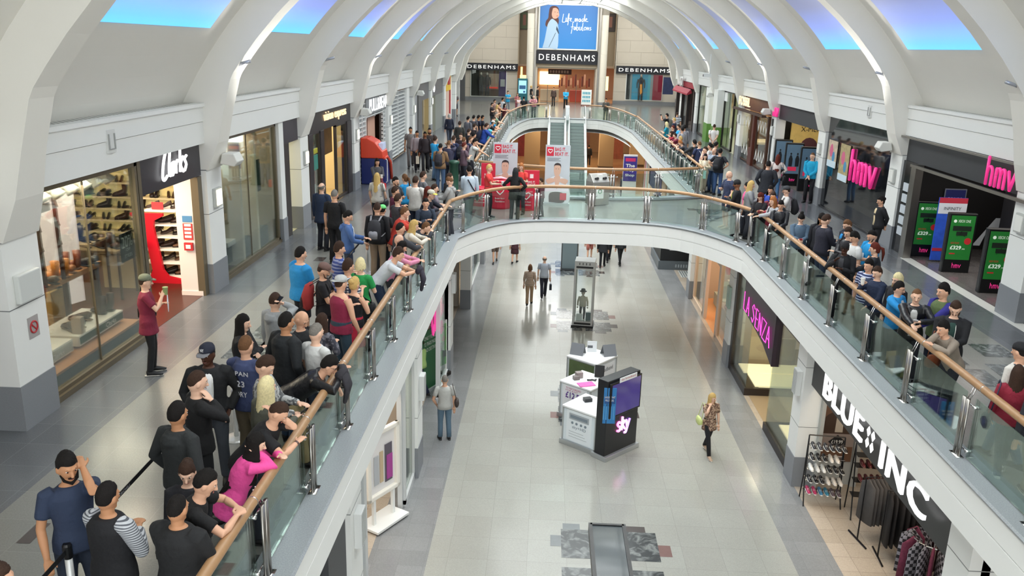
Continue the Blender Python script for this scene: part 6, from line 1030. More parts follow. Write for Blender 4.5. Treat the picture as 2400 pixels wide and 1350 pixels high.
for x0, c_, lab in ((-2.7, '#6a1f22', 'dark red clothes display at the back of the lower hall, left'), (.1, '#7a2420', 'dark red dress display beside the left lower pillar'), (3.0, '#5a3a34', 'brown clothes display behind the right escalator'), (6.1, '#8a4a34', 'rust clothes display right of the right lower pillar')):
    b = MB(); b.box(x0, x0+.9, 79, 79.5, ZG, ZG+2.6); tag(b.build('clothes_display', mat(c_, .7, noise_amt=.5, noise_scale=3)), lab, 'display')
o = empty('banner_stand', (5.1, 52.0, ZG), label='purple and white hanging sign reading The Toy Shop in the lower hall', cat='sign'); b = MB(); b.box(-.42, .42, 0, .12, 0, 3.6); b.build('pier', mat('#e4e2de', .5), o); b = MB(); b.box(-.4, .4, -.03, 0, 2.0, 3.5); b.build('sign_board', mat('#3a2f8a', .5), o); t = MB(); [add_text(t, s_, (-.28, -.035, 2.85-i*.3), (1, 0, 0), (0, 0, 1), .56, .2, .002, bold=.03) for i, s_ in enumerate(('The', 'Toy', 'Shop'))]; t.build('sign_lettering', WHITE, o); b = MB(); b.box(-.3, .3, -.035, -.03, 3.2, 3.4); b.build('pink_mark', mat('#d0306a', .5), o)
b = MB(); b.box(5.9, 6.1, 50.5, 51.3, ZG, -.7, 0); b.box(5.88, 5.9, 50.7, 50.9, ZG, -.7, 1); tag(b.build('shop_facade', [WHITE, mat('#b8222e', .5)]), 'white and red striped lower shop front beyond the purple sign', 'shop front')
b = MB(); b.box(6.0, 6.2, 42.5, 50.4, ZG, -.7, 0); b.box(5.98, 6.0, 44, 49.5, ZG+2.3, -1.1, 1); tag(b.build('shop_facade', [mat('#d9b79a', .6), mat('#2a2f5a', .5)]), 'beige lower shop front with a dark blue sign band at far right', 'shop front')
b = MB(); b.box(-3.1, -2.9, 38.9, 60, ZG, -.7); tag(b.build('shop_facade', mat('#d6cfc4', .6)), 'long pale lower shop front at far left', 'shop front')
# ================================================================ people
SKIN = {'l': '#d9a98c', 'p': '#e0b69c', 'm': '#b98662', 'd': '#8a5a3e', 'k': '#4a2e22'}
HAIRC = {'k': '#15110f', 'b': '#3a281e', 'm': '#6a4a30', 'y': '#c9a868', 'w': '#e3d3a2', 'r': '#5e2418', 'g': '#7c7770', 's': '#b9b6ae', 'o': '#a86a3c'}
_cloth = {}
def cloth(c, pat=None, rough=.85):
    k = (c, pat, rough)
    if k in _cloth: return _cloth[k]
    m = mat(c, rough, noise_amt=.12, noise_scale=5, bump=.5, bscale=16, key=('cloth',)+k)
    if pat:
        nt = m.node_tree; b = nt.nodes['Principled BSDF']; tc = nt.nodes.new('ShaderNodeTexCoord'); c2 = hexc(pat[1])
        if pat[0] == 'c': t = nt.nodes.new('ShaderNodeTexBrick'); t.offset = 0; t.inputs['Scale'].default_value = 1; t.inputs['Brick Width'].default_value = .05; t.inputs['Row Height'].default_value = .05; t.inputs['Mortar Size'].default_value = .012; t.inputs['Color1'].default_value = (*hexc(c), 1); t.inputs['Color2'].default_value = (*hexc(c), 1); t.inputs['Mortar'].default_value = (*c2, 1); mp = nt.nodes.new('ShaderNodeMapping'); mp.inputs['Rotation'].default_value = (PI/2, 0, 0); nt.links.new(tc.outputs['Object'], mp.inputs[0]); nt.links.new(mp.outputs[0], t.inputs['Vector']); nt.links.new(t.outputs['Color'], b.inputs['Base Color']); return _cloth.setdefault(k, m)
        t = nt.nodes.new('ShaderNodeTexWave' if pat[0] == 's' else 'ShaderNodeTexNoise')
        if pat[0] == 's': t.bands_direction = 'Z'; t.inputs['Scale'].default_value = pat[2] if len(pat) > 2 else 5
        else: t.inputs['Scale'].default_value = 22
        cr = nt.nodes.new('ShaderNodeValToRGB'); cr.color_ramp.interpolation = 'CONSTANT'; cr.color_ramp.elements[0].color = (*hexc(c), 1); cr.color_ramp.elements[1].color = (*c2, 1); cr.color_ramp.elements[1].position = .62 if pat[0] == 's' else .52
        nt.links.new(tc.outputs['Object'], t.inputs[0]); nt.links.new(t.outputs['Fac'], cr.inputs[0]); nt.links.new(cr.outputs[0], b.inputs['Base Color'])
    _cloth[k] = m; return m
def remesh(o, vox, smooth_it=2):
    m = o.modifiers.new('r', 'REMESH'); m.mode = 'VOXEL'; m.voxel_size = vox; m.use_smooth_shade = True
    if smooth_it: s = o.modifiers.new('s', 'SMOOTH'); s.iterations = smooth_it; s.factor = .5
    me = bpy.data.meshes.new_from_object(o.evaluated_get(bpy.context.evaluated_depsgraph_get()))
    mats = list(o.data.materials); o.modifiers.clear(); old = o.data; o.data = me; bpy.data.meshes.remove(old)
    me.materials.clear(); [me.materials.append(q) for q in mats]
    if me.polygons: me.polygons.foreach_set('material_index', [0]*len(me.polygons)); me.polygons.foreach_set('use_smooth', [True]*len(me.polygons))
def ik(S, T, a, b, pole):
    d = T-S; L = min(d.length, (a+b)*.995); u = d.normalized(); p = (pole-u*pole.dot(u)); p = p.normalized() if p.length > 1e-5 else Vector((0, 0, -1))
    x = (a*a-b*b+L*L)/(2*L); h = math.sqrt(max(0, a*a-x*x)); return S+u*x+p*h, S+u*L
# arm targets for the right hand in metres at 1.75 m (x out from the body, y forward, z up) and where the elbow points
ARM = {'dn': ((.25, .03, .80), (.6, -.6, -.2)), 'sl': ((.25, .14, .88), (.6, -.7, -.3)), 'ph': ((.04, .36, 1.13), (.5, -.3, -1)), 'ph2': ((.07, .32, 1.05), (.6, -.3, -1)), 'cr': ((-.12, .23, 1.18), (.9, .1, -.8)), 'pk': ((.2, .07, .93), (.9, -.8, 0)),
       'er': ((.11, .05, 1.58), (.35, .9, -1.3)), 'ch': ((.03, .15, 1.47), (.6, .3, -1)), 'rl': ((.08, .40, 1.2), (1, -.1, -.3)), 'rw': ((.3, .4, 1.17), (1, 0, -.3)), 'rf': ((.02, .52, 1.13), (1, 0, -.4)), 'up': ((.06, .33, 1.55), (.9, .3, -1)), 'bk': ((.04, -.18, .93), (1, -.5, 0)),
       'cl': ((.03, .2, .95), (.9, -.3, -.2)), 'hp': ((.19, .04, 1.02), (1, -.5, 0)), 'cu': ((.1, .25, 1.36), (.7, 0, -1)), 'fw': ((.12, .5, 1.05), (.6, -.3, -1)), 'sw': ((.25, .22, .86), (.5, -1, 0)), 'sb': ((.26, -.2, .86), (.3, -1, 0)), 'sh': ((.1, .12, 1.42), (.8, .2, -1)), 'hd': ((.06, .24, 1.2), (.7, -.2, -1)), 'lf': ((.15, .42, 1.5), (1, 0, -.5))}
def person(x, y, hd, h, kw, lab, zf=0.0):
    """one clothed figure standing at x, y and facing hd degrees clockwise from the far end of the mall"""
    g = dict(la='dn', ra='dn', lean=0, hy=0, hp=8, hair='short', hc='b', sk='l', top='#333333', tt='tee', bot='#27303f', bt='jeans', shoe='#1c1c1e', fem=0, wide=1.0, walk=0, lod=1, pat=None, rough=.85, hood=0, und=None, grp=None); g.update(kw)
    s = h/1.75; lod = g['lod']; n = (16, 12, 8)[lod]; L = rad(g['lean']); u = Vector((0, math.sin(L), math.cos(L))); F = Vector((0, math.cos(L), -math.sin(L))); W = g['wide']; fem = g['fem']
    root = empty('person', (x, y, zf), -hd, label=lab, cat='person', group=g['grp']); root.scale = (s, s, s)
    P0 = Vector((0, -.28*math.sin(L), .95-.02*math.sin(L))); skin = mat(SKIN[g['sk']], .5, spec=.3); sw_ = (.185 if fem else .2)*(.6+.4*W)
    chain = lambda q: P0+u*q
    TR = [(-.1, .14, .1), (0, .165+.01*fem, .115), (.12, .138-.012*fem, .1), (.28, .155-.015*fem, .112+.015*fem), (.4, .17-.02*fem, .108), (.465, .125, .085), (.505, .062, .06)]
    nk = chain(.5); nd = Vector((0, math.sin(L*.55), math.cos(L*.55))); hc_ = nk+nd*.155+Vector((0, .015, 0)); HR = (.076, .096, .117)
    Mh = Matrix.Rotation(rad(-g['hy']), 4, 'Z') @ Matrix.Rotation(rad(-g['hp']), 4, 'X')
    def rings(mb, T, k=1.0, add=0, mi=0, W_=W): mb.tube([chain(q) for q, _, _ in T], [(a*k*W_+add, b*k*W_+add) for _, a, b in T], n+4, mi, up=(1, 0, 0))
    # joints
    legs = []
    for q in (-1, 1):
        st = g['walk']*q; hip = P0+Vector((q*.09, 0, -.03)); fy = .02+st*.27-(.02*q if not g['walk'] else 0); an = Vector((q*(.11 if not g['walk'] else .06), fy-.03, .085+(.05 if st < 0 else 0))); kn, _ = ik(hip, an, .425, .415, Vector((0, 1, 0))); legs.append((q, hip, kn, an))
    arms = []
    for q, pz in ((-1, g['la']), (1, g['ra'])):
        tx, pole = ARM[pz] if isinstance(pz, str) else pz; S = chain(.435)+Vector((q*sw_*.93, 0, 0)); T = Vector((q*tx[0], tx[1], tx[2]))
        if pz in ('rl', 'rw', 'rf'): T.z = T.z/s if T.z > 1 else T.z; T.z = (1.2 if pz != 'rf' else 1.16)/s
        E_, H_ = ik(S, T, .285, .255, Vector((q*pole[0], pole[1], pole[2]))); arms.append((q, S, E_, H_))
    # body: one mesh of torso core, neck, head, arms, hands and legs
    b = MB(); rings(b, TR, .93)
    b.tube([chain(.46), nk+nd*.02, hc_-nd*.06+Vector((0, -.015, 0))], [(.062, .06), (.052, .055), (.05, .055)], n)
    b.ball(hc_, HR, n+8, n, M=Mh)
    hv = lambda p: hc_+(Mh @ Vector(p))
    if lod < 2:
        b.tube([hv((0, .02, -.05)), hv((0, .055, -.095)), hv((0, .075, -.11))], [(.06, .05), (.045, .03), (.02, .014)], 10)      # jaw and chin
        b.tube([hv((0, .09, .02)), hv((0, .102, -.01)), hv((0, .115, -.032)), hv((0, .095, -.042))], [.009, .012, .017, .01], 8)
        for q in (-1, 1): b.ball(hv((q*.078, -.002, -.012)), (.012, .022, .032), 8, 6, M=Mh); b.tube([hv((q*.012, .097, .028)), hv((q*.05, .08, .03))], .008, 6)
    for q, S, E_, H_ in arms:
        fd = (H_-E_).normalized(); b.tube([S-Vector((q*.03, 0, -.005)), S.lerp(E_, .3), E_, E_.lerp(H_, .35), H_], [.052*W, .046*W, .038, .038, .025], n)
        sd = fd.cross(Vector((0, 0, 1))); sd = sd.normalized() if sd.length > .2 else Vector((1, 0, 0)); nn = fd.cross(sd)
        hl = .09; b.tube([H_-fd*.01, H_+fd*.04, H_+fd*hl], [(.024, .018), (.04, .017), (.038, .014)], 8, up=sd)
        if lod == 0:
            for i in range(4):
                r0 = H_+fd*(hl-.01)+sd*(-.03+.02*i); c_ = nn*(.5 if nn.z < 0 else -.5); l_ = (.065, .075, .072, .055)[i]; b.tube([r0, r0+(fd+c_*.2).normalized()*l_*.5, r0+(fd+c_*.9).normalized()*l_*.95], [.0095, .0088, .007], 6)
            b.tube([H_+fd*.02-sd*.025*q, H_+fd*.055-sd*.058*q, H_+fd*.085-sd*.062*q], [.013, .0115, .008], 6)
        else: b.tube([H_+fd*hl, H_+fd*(hl+.04)+Vector((0, 0, -.012)), H_+fd*(hl+.06)+Vector((0, 0, -.035))], [(.036, .012), (.034, .012), (.02, .01)], 8, up=sd); b.tube([H_+fd*.02-sd*.03*q, H_+fd*.075-sd*.055*q], [.012, .009], 6)
    shorts = g['bt'] in ('shorts', 'skirt')
    for q, hip, kn, an in legs: b.tube([hip, hip.lerp(kn, .45), kn, kn.lerp(an, .35), an+Vector((0, 0, .02)), an-Vector((0, 0, .03))], [.07, .065, .048, .05, .03, .034], n)
    bo = b.build('body', skin, root, smooth=True)
    if lod == 0: remesh(bo, .0085, 1)
    # face
    if lod < 2 and g.get('face', 1):
        f = MB()
        for q in (-1, 1): f.ball(hv((q*.031, .083, .008)), (.013, .008, .007), 8, 6, 0); f.ball(hv((q*.031, .09, .008)), (.0078, .003, .0075), 8, 5, 1); f.tube([hv((q*.016, .093, .028)), hv((q*.032, .091, .032)), hv((q*.048, .08, .027))], .0035, 5, 2)
        f.tube([hv((-.024, .093, -.062)), hv((0, .1, -.064)), hv((.024, .093, -.062))], [(.003, .004), (.005, .006), (.003, .004)], 6, 3)
        f.build('face', [mat('#e9e4dc', .3), mat('#241a15', .2), mat(HAIRC[g['hc']] if g['hc'] not in 'ysgw' else '#8a7350', .8), mat('#a5645a' if g['sk'] in 'lp' else '#7a463e', .5)], root, smooth=True)
    # hair
    hs = g['hair']; hm = mat(HAIRC[g['hc']], .75, noise_amt=.35, noise_scale=45, bump=.5, bscale=140, spec=.25)
    def cap(k=1.1, front=.35, side=-.15, back=-.55, top=1.06, thick=0):
        m_ = MB(); nu, nv = (24, 14) if lod < 2 else (14, 9); vs = []; R_ = [r*k for r in HR]
        for i in range(nv+1):
            for j in range(nu):
                ph = 2*PI*j/nu; c_ = math.sin(ph)                    # +1 front, -1 back
                lim = (front if c_ > .55 else inter(side, front, max(0, (c_-.1)/.45)) if c_ > .1 else inter(side, back, min(1, max(0, (.1-c_)/.7))))
                th = inter(0, math.acos(max(-.95, min(.95, lim))), i/nv); kk = top if i < nv else .93; tp = 1-(.065*max(0, (i/nv-.65)/.35)**2 if i < nv else 0)
                vs.append(Vector((R_[0]*math.sin(th)*math.cos(ph)*(tp if i < nv else .93), R_[1]*math.sin(th)*math.sin(ph)*(tp if i < nv else .93)-.004, R_[2]*math.cos(th)*kk+.004)))
        rs = random.Random(int(x*100+y*7)); vs = [hc_+(Mh @ (v*(1+rs.uniform(-.02, .03)*(1 if v.z > 0 else .4)))) for v in vs]; fs = [(i*nu+j, (i+1)*nu+j, (i+1)*nu+(j+1) % nu, i*nu+(j+1) % nu) for i in range(nv) for j in range(nu)]; m_.add(vs, fs); return m_
    if hs == 'short': cap(1.075, .5, .0, -.45, 1.09).build('hair', hm, root, smooth=True)
    elif hs == 'crop': cap(1.03, .5, .1, -.4, 1.03).build('hair', hm, root, smooth=True)
    elif hs == 'thick':
        m_ = cap(1.11, .44, -.05, -.5, 1.17); m_.build('hair', hm, root, smooth=True)
    elif hs == 'thin':
        m_ = MB()
        for q in (-1, 1): m_.tube([hv((q*.074, .03, .02)), hv((q*.078, -.03, .02)), hv((q*.06, -.08, -.01)), hv((0, -.1, -.02))], [(.006, .03), (.01, .04), (.01, .045), (.01, .045)], 8)
        m_.build('hair', hm, root, smooth=True)
    elif hs in ('long', 'bob', 'pony', 'bun', 'up'):
        m_ = cap(1.12, .38, -.35, -.75, 1.1); Lh = {'long': .42, 'bob': .2}.get(hs, 0)*g.get('hl', 1)
        if Lh:
            nj, ni = 26, 10; vs = []; rs = random.Random(int(x*91+y*13)); wv = [rs.uniform(-.006, .008) for _ in range(nj)]
            for i in range(ni+1):
                t_ = i/ni
                for j in range(nj):
                    a = rad(-112+224*j/(nj-1)); sx_, cy_ = math.sin(a), -math.cos(a); fall = (.11+Lh)*t_; rr = 1+.12*math.sin(min(1, t_*2.2)*PI/2)*(1-.35*t_)+wv[j]*8*t_
                    z_ = .05-fall*(1-.28*abs(sx_)); p = hc_+(Mh @ Vector((HR[0]*1.12*sx_*rr, HR[1]*1.1*cy_*rr-.004, .02)))+Vector((0, 0, z_-.02)); over = max(0, -.1-z_)
                    vs.append(p+Vector((sx_*over*.12, -over*(.16+math.tan(L))*(1 if cy_ < .2 else .3), 0))+Vector((0, 0, rs.uniform(-.02, .02)*(t_ > .95))))
            m_.add(vs, [(i*nj+j, i*nj+j+1, (i+1)*nj+j+1, (i+1)*nj+j) for i in range(ni) for j in range(nj-1)])
            m_.add([v*1 for v in vs], [((i+1)*nj+j, (i+1)*nj+j+1, i*nj+j+1, i*nj+j) for i in range(0)])
        if hs == 'pony': m_.tube([hv((0, -.1, .03)), hv((0, -.15, .0)), hv((0, -.16, -.1)), hv((0, -.13, -.26))], [.02, .035, .03, .012], 8)
        if hs == 'bun': m_.ball(hv((0, -.06, .13)), .045, 10, 8)
        if hs == 'up': m_.ball(hv((0, -.09, .05)), (.06, .05, .055), 10, 8)
        ho = m_.build('hair', hm, root, smooth=True)
    elif hs in ('cap', 'capb', 'cape'):
        if g['hc'] != 'n': cap(1.04, .5, -.15, -.5, 1.0).build('hair', hm, root, smooth=True)
        cm = cloth(g.get('capc', '#16181f')); c2 = MB(); d_ = -1 if hs == 'capb' else 1
        c2.tube([hv((0, -.004, .035)), hv((0, -.004, .07)), hv((0, -.004, .105)), hv((0, -.004, .128)), hv((0, -.004, .135))], [(.085, .106), (.084, .104), (.072, .088), (.04, .05), (.008, .01)], 16, up=tuple((Mh @ Vector((1, 0, 0))))); co = c2.build('cap', cm, root, smooth=True)
        c3 = MB(); c3.tube([hv((0, d_*.07, .045)), hv((0, d_*.12, .043)), hv((0, d_*.165, .036))], [(.072, .008), (.07, .007), (.045, .005)], 12, up=tuple((Mh @ Vector((1, 0, 0))))); c3.build('peak', cloth(g.get('peakc', g.get('capc', '#16181f'))), co, smooth=True)
        if g.get('logo'):
            c4 = MB(); rt = Mh.to_3x3() @ Vector((1 if d_ > 0 else -1, 0, 0)); fr_ = Mh.to_3x3() @ Vector((0, d_, 0)); up_ = Mh.to_3x3() @ Vector((0, 0, 1)); rr = -rt if d_ > 0 else rt
            add_text(c4, g['logo'], hv((0, 0, .075))+fr_*.106-rr*.022, -rt if d_ > 0 else rt, up_, .044, .04, .002, bold=.03); c4.build('cap_emblem', mat('#e6e6e6', .6), co)
    elif hs in ('beanie', 'hijab'):
        c2 = MB(); c2.tube([hv((0, -.004, .0)), hv((0, -.004, .06)), hv((0, -.006, .115)), hv((0, -.008, .14)), hv((0, -.008, .148))], [(.086, .106), (.088, .107), (.07, .088), (.035, .045), (.006, .008)], 16, up=tuple((Mh @ Vector((1, 0, 0)))))
        if hs == 'hijab': c2.tube([hv((0, -.03, .1)), hv((0, -.03, -.02)), hv((0, -.01, -.14)), chain(.45), chain(.36)], [(.07, .08), (.1, .095), (.1, .095), (.17, .12), (.19, .13)], 16, up=(1, 0, 0))
        c2.build('beanie' if hs == 'beanie' else 'headscarf', cloth(g.get('capc', '#15161a')), root, smooth=True)
    if g.get('beard'):
        m_ = MB(); m_.tube([hv((-.066, .03, -.04)), hv((-.05, .062, -.085)), hv((0, .088, -.112)), hv((.05, .062, -.085)), hv((.066, .03, -.04))], [(.012, .006), (.017, .007), (.019, .01), (.017, .007), (.012, .006)], 8); m_.tube([hv((-.03, .094, -.052)), hv((0, .105, -.048)), hv((.03, .094, -.052))], .006, 6); m_.build('beard', hm, root, smooth=True)
    if g.get('specs'):
        m_ = MB(); [m_.tube([hv((q*.032+.02*math.cos(a*PI/5), .099-.003*abs(math.cos(a*PI/5)), .008+.014*math.sin(a*PI/5))) for a in range(10)], .002, 5, closed=True) for q in (-1, 1)]; [m_.tube([hv((q*.052, .095, .01)), hv((q*.08, .02, .012))], .002, 5) for q in (-1, 1)]; m_.tube([hv((-.012, .102, .01)), hv((.012, .102, .01))], .002, 5); m_.build('glasses', BLACK, root)
    # trousers, shorts or skirt
    tk = {'jeans': .014, 'slim': .006, 'wide': .026, 'shorts': .022, 'skirt': .02}[g['bt']]; bm_ = cloth(g['bot'], g.get('bpat')); t = MB()
    rings(t, [(-.12, .14, .11), (-.04, .165, .12), (.06, .158, .116), (.1, .15, .11)], 1, .008)
    if g['bt'] == 'skirt': t.tube([chain(.05), chain(-.1)-Vector((0, 0, .0)), Vector((0, P0.y*.6, .62)), Vector((0, P0.y*.4, .5))], [(.16, .12), (.18, .14), (.2, .16), (.2, .16)], 16, up=(1, 0, 0))
    else:
        for q, hip, kn, an in legs:
            e_ = an+Vector((0, -.005, -.01)); pts = [hip+Vector((0, 0, .05)), hip, hip.lerp(kn, .5), kn, kn.lerp(e_, .4), e_]; rr = [.085+tk*.4, .088+tk*.5, .072+tk, .053+tk, .052+tk, .045+tk*1.1]
            if shorts: pts = pts[:3]+[hip.lerp(kn, .92)]; rr = rr[:3]+[.08]
            t.tube(pts, rr, n)
    to = t.build('trousers' if not shorts else ('skirt' if g['bt'] == 'skirt' else 'shorts'), bm_, root, smooth=True)
    if lod == 0: remesh(to, .016, 3)
    # shoes
    for q, hip, kn, an in legs:
        f = MB(); a = an-Vector((0, 0, .085)); z0 = a.z; f.tube([Vector((a.x, a.y-.06, z0+.05)), Vector((a.x, a.y-.01, z0+.055)), Vector((a.x+q*.008, a.y+.09, z0+.04)), Vector((a.x+q*.012, a.y+.16, z0+.028)), Vector((a.x+q*.012, a.y+.2, z0+.022))], [(.035, .045), (.043, .05), (.046, .036), (.045, .026), (.024, .018)], 10, 0); f.tube([Vector((a.x, a.y-.09, z0+.012)), Vector((a.x, a.y, z0+.012)), Vector((a.x+q*.01, a.y+.12, z0+.012)), Vector((a.x+q*.012, a.y+.205, z0+.012))], [(.03, .012), (.04, .012), (.048, .012), (.028, .011)], 10, 1); f.build('shoe', [mat(g['shoe'], .6), mat(g.get('sole', '#d9d6cf' if g['shoe'] != '#1c1c1e' else '#1a1a1a'), .6)], root, smooth=True)
    # top
    tt = g['tt']; cm = cloth(g['top'], g['pat'], g['rough']); t = MB(); th = {'tee': .012, 'vest': .006, 'sweat': .02, 'jacket': .03, 'gilet': .04, 'dress': .01, 'cardi': .024}[tt]
    T2 = [(-.1, .176, .128), (0, .173+.01*fem, .122), (.12, .145-.01*fem, .106), (.28, .158-.014*fem, .115+.018*fem), (.4, .17-.02*fem, .11), (.458, .12, .085), (.492, .07, .07)]
    if tt == 'vest': T2 = T2[:4]+[(.38, .166, .12), (.43, .135, .105), (.475, .085, .08)]
    if g.get('long') or tt == 'dress': T2 = [(-.22, .195, .15), (-.15, .188, .14)]+T2
    rings(t, T2, 1, th)
    if tt in ('tee', 'dress') and not g.get('slv'):
        for q, S, E_, H_ in arms: t.tube([S-Vector((q*.06, 0, -.015)), S, S.lerp(E_, .35), S.lerp(E_, .68)], [.062*W, .066*W, .062*W, .062*W], n)
    elif tt != 'vest':
        sc = cloth(g['slv'][0], g['slv'][1] if len(g['slv']) > 1 else None) if g.get('slv') else None; end = g.get('cuff', .97); a2 = MB() if sc else t
        for q, S, E_, H_ in arms: a2.tube([S-Vector((q*.06, 0, -.01)), S, S.lerp(E_, .5), E_, E_.lerp(H_, .5*min(1, end)), E_.lerp(H_, end)], [.06*W+th*.45, .062*W+th*.45, .052*W+th*.45, .046+th*.45, .04+th*.45, .032+th*.4], n)
        if sc:
            so = a2.build('sleeves', sc, root, smooth=True)
            if lod == 0: remesh(so, .013, 3)
    if g['hood'] or tt == 'jacket' and g.get('collar', 1): t.tube([chain(.475)+Vector((q*.09, 0, 0))+F*w_ for q, w_ in ((-1.0, .05), (-.95, -.03), (-.5, -.075), (0, -.09), (.5, -.075), (.95, -.03), (1.0, .05))], [(.018, .02)]+[(.035 if g['hood'] else .02, .04 if g['hood'] else .03)]*5+[(.018, .02)], 8)
    if g['hood']: t.tube([chain(.47)+F*-.1, chain(.4)+F*-.125, chain(.33)+F*-.115], [(.1, .045), (.09, .05), (.04, .02)], 10, up=(1, 0, 0))
    name = {'tee': 'shirt', 'vest': 'vest', 'sweat': 'sweater', 'jacket': 'jacket', 'gilet': 'gilet', 'dress': 'dress', 'cardi': 'cardigan'}[tt]
    so = t.build(name, cm, root, smooth=True)
    if lod == 0: remesh(so, .014, 3)
    if g['und']:
        m_ = MB(); m_.tube([chain(q)+F*(.085+th+d_) for q, d_ in ((-.02, .03), (.12, .018), (.28, .03), (.4, .018), (.47, -.02))], [(.045, .012), (.045, .012), (.055, .014), (.055, .012), (.04, .01)], 10, up=(1, 0, 0)); m_.build('undershirt', cloth(g['und']), root, smooth=True)
    if g.get('print'):
        R3 = Vector((-1, 0, 0)) if g.get('front') else Vector((1, 0, 0)); m_ = MB()
        for i, (tx, wd, hh, q0) in enumerate(g['print']): add_text(m_, tx, chain(q0)-F*(.118+th+.03)*(-1 if g.get('front') else 1)-R3*wd/2, R3, u, wd, hh, .002, bold=.03, spacing=1.1)
        m_.build('printed_lettering', mat(g.get('pc', '#cfcfd6'), .8), root)
    W_ = root.matrix_basis.copy() if 0 else Matrix.Translation((x, y, zf)) @ Matrix.Rotation(rad(-hd), 4, 'Z') @ Matrix.Scale(s, 4)
    wp = lambda p: W_ @ Vector(p)
    short_ = g.get('who', lab)
    RZ = Matrix.Rotation(rad(-hd), 4, 'Z')
    def put(ob, lb, ct): tag(ob, lb, ct)
    for acc in g.get('acc', ()):
        k, c_, lb = acc[0], acc[1], acc[2]
        q, S, E_, H_ = arms[1 if k.endswith('R') or k[-1] != 'L' else 0]; fd = (H_-E_).normalized(); hand = H_+fd*.08
        if k == 'backpack':
            m_ = MB(); m_.tube([chain(.0)+F*-.24, chain(.04)+F*-.25, chain(.22)+F*-.26, chain(.38)+F*-.22, chain(.44)+F*-.19], [(.1, .05), (.14, .09), (.15, .1), (.13, .08), (.06, .03)], 12, up=(1, 0, 0)); m_.tube([chain(.06)+F*-.33, chain(.16)+F*-.345, chain(.24)+F*-.33], [(.09, .03), (.1, .04), (.08, .02)], 10, mi=1, up=(1, 0, 0))
            for q2 in (-1, 1): m_.tube([chain(.42)+F*-.2+Vector((q2*.09, 0, 0)), chain(.5)+F*-.07+Vector((q2*.11, 0, 0)), chain(.46)+F*.08+Vector((q2*.12, 0, 0)), chain(.3)+F*.15+Vector((q2*.13, 0, 0)), chain(.15)+F*.05+Vector((q2*.185, 0, 0)), chain(.08)+F*-.16+Vector((q2*.13, 0, 0))], [(.02, .006)]*6, 6, mi=1)
            ob = m_.build('backpack', [cloth(c_), cloth(acc[3] if len(acc) > 3 else '#22242a')], smooth=True, M=W_); put(ob, lb, 'backpack')
        elif k in ('phoneR', 'phoneL', 'camR', 'paperR', 'cupR', 'cupL', 'paperL', 'phoneE'):
            m_ = MB(); c0 = hand+Vector((0, .01, .02))
            if k[:2] == 'ph': m_.box(-.036, .036, -.07, .07, -.005, .005); M_ = Matrix.Translation(c0) @ Matrix.Rotation(rad(35 if k != 'phoneE' else 95), 4, 'X'); nm = 'phone'
            elif k[:3] == 'cam': m_.box(-.06, .06, -.03, .03, -.035, .035); m_.cyl((0, .03, 0), (0, .07, 0), .025, 10); M_ = Matrix.Translation(c0); nm = 'camera'
            elif k[:2] == 'cu': m_.lathe([(.032, -.06), (.042, .05), (.045, .055), (.045, .07), (.02, .072)], n=14); M_ = Matrix.Translation(hand+Vector((0, .035, .02))); nm = 'cup'
            else: m_.box(-.1, .1, -.005, .005, -.12, .12); M_ = Matrix.Translation(hand+Vector((0, .04, .0))) @ Matrix.Rotation(.5, 4, 'Y'); nm = 'paper'
            ob = m_.build(nm, mat(c_, .4), M=W_ @ M_); put(ob, lb, nm)
        elif k in ('bagR', 'bagL'):
            sz = acc[3] if len(acc) > 3 else (.17, .06, .3); m_ = MB(); m_.box(-sz[1], sz[1], -sz[0], sz[0], -sz[2]-.22, -.22); m_.tube([(0, -.09, -.23), (0, -.04, -.03), (0, .04, -.03), (0, .09, -.23)], .008, 6); ob = m_.build('bag', cloth(c_, acc[4] if len(acc) > 4 else None), M=W_ @ Matrix.Translation(hand+Vector((q*.03, 0, 0))), bevel=.01); put(ob, lb, 'bag')
        elif k in ('shoulderR', 'shoulderL'):
            sz = acc[3] if len(acc) > 3 else .85; m_ = MB(); m_.tube([Vector((q*.28, -.17, sz)), Vector((q*.29, -.1, sz)), Vector((q*.3, .02, sz)), Vector((q*.28, .12, sz))], [(.03, .08), (.06, .12), (.065, .12), (.03, .07)], 12, up=(1, 0, 0)); m_.tube([Vector((q*.28, -.12, sz+.1)), chain(.44)+Vector((q*.2, -.08, .06)), chain(.45)+Vector((q*.2, .04, .08)), Vector((q*.28, .1, sz+.1))], .009, 6); ob = m_.build('handbag', cloth(c_, None, .5), smooth=True, M=W_); put(ob, lb, 'handbag')
        elif k == 'strap':
            m_ = MB(); m_.tube([chain(.47)+Vector((-.1, 0, .03)), chain(.38)+F*-(.13+th)+Vector((-.05, 0, 0)), chain(.12)+F*-(.12+th)+Vector((.1, 0, 0)), chain(-.02)+Vector((.2+th, 0, 0)), chain(.12)+F*(.12+th)+Vector((.1, 0, 0)), chain(.38)+F*(.14+th)+Vector((-.05, 0, 0))], [(.018, .005)]*6, 6, closed=True); m_.tube([chain(-.1)+Vector((.22, -.1, 0)), chain(-.12)+Vector((.24, 0, 0)), chain(-.1)+Vector((.22, .08, 0))], [(.04, .09), (.05, .12), (.04, .09)], 8, up=(1, 0, 0)); ob = m_.build('shoulder_bag', cloth(c_), smooth=True, M=W_); put(ob, lb, 'bag')
        elif k == 'coat':
            m_ = MB(); m_.tube([hand+Vector((-.14, .02, .03)), hand+Vector((0, .05, .02)), hand+Vector((.14, .0, .03))], [(.05, .06), (.06, .08), (.05, .06)], 10); m_.tube([hand+Vector((0, .05, .03)), hand+Vector((0, .1, -.15)), hand+Vector((0, .06, -.35))], [(.14, .05), (.16, .05), (.12, .03)], 12, up=(1, 0, 0)); ob = m_.build('folded_coat', cloth(c_), smooth=True, M=W_); put(ob, lb, 'coat')
        elif k == 'watch':
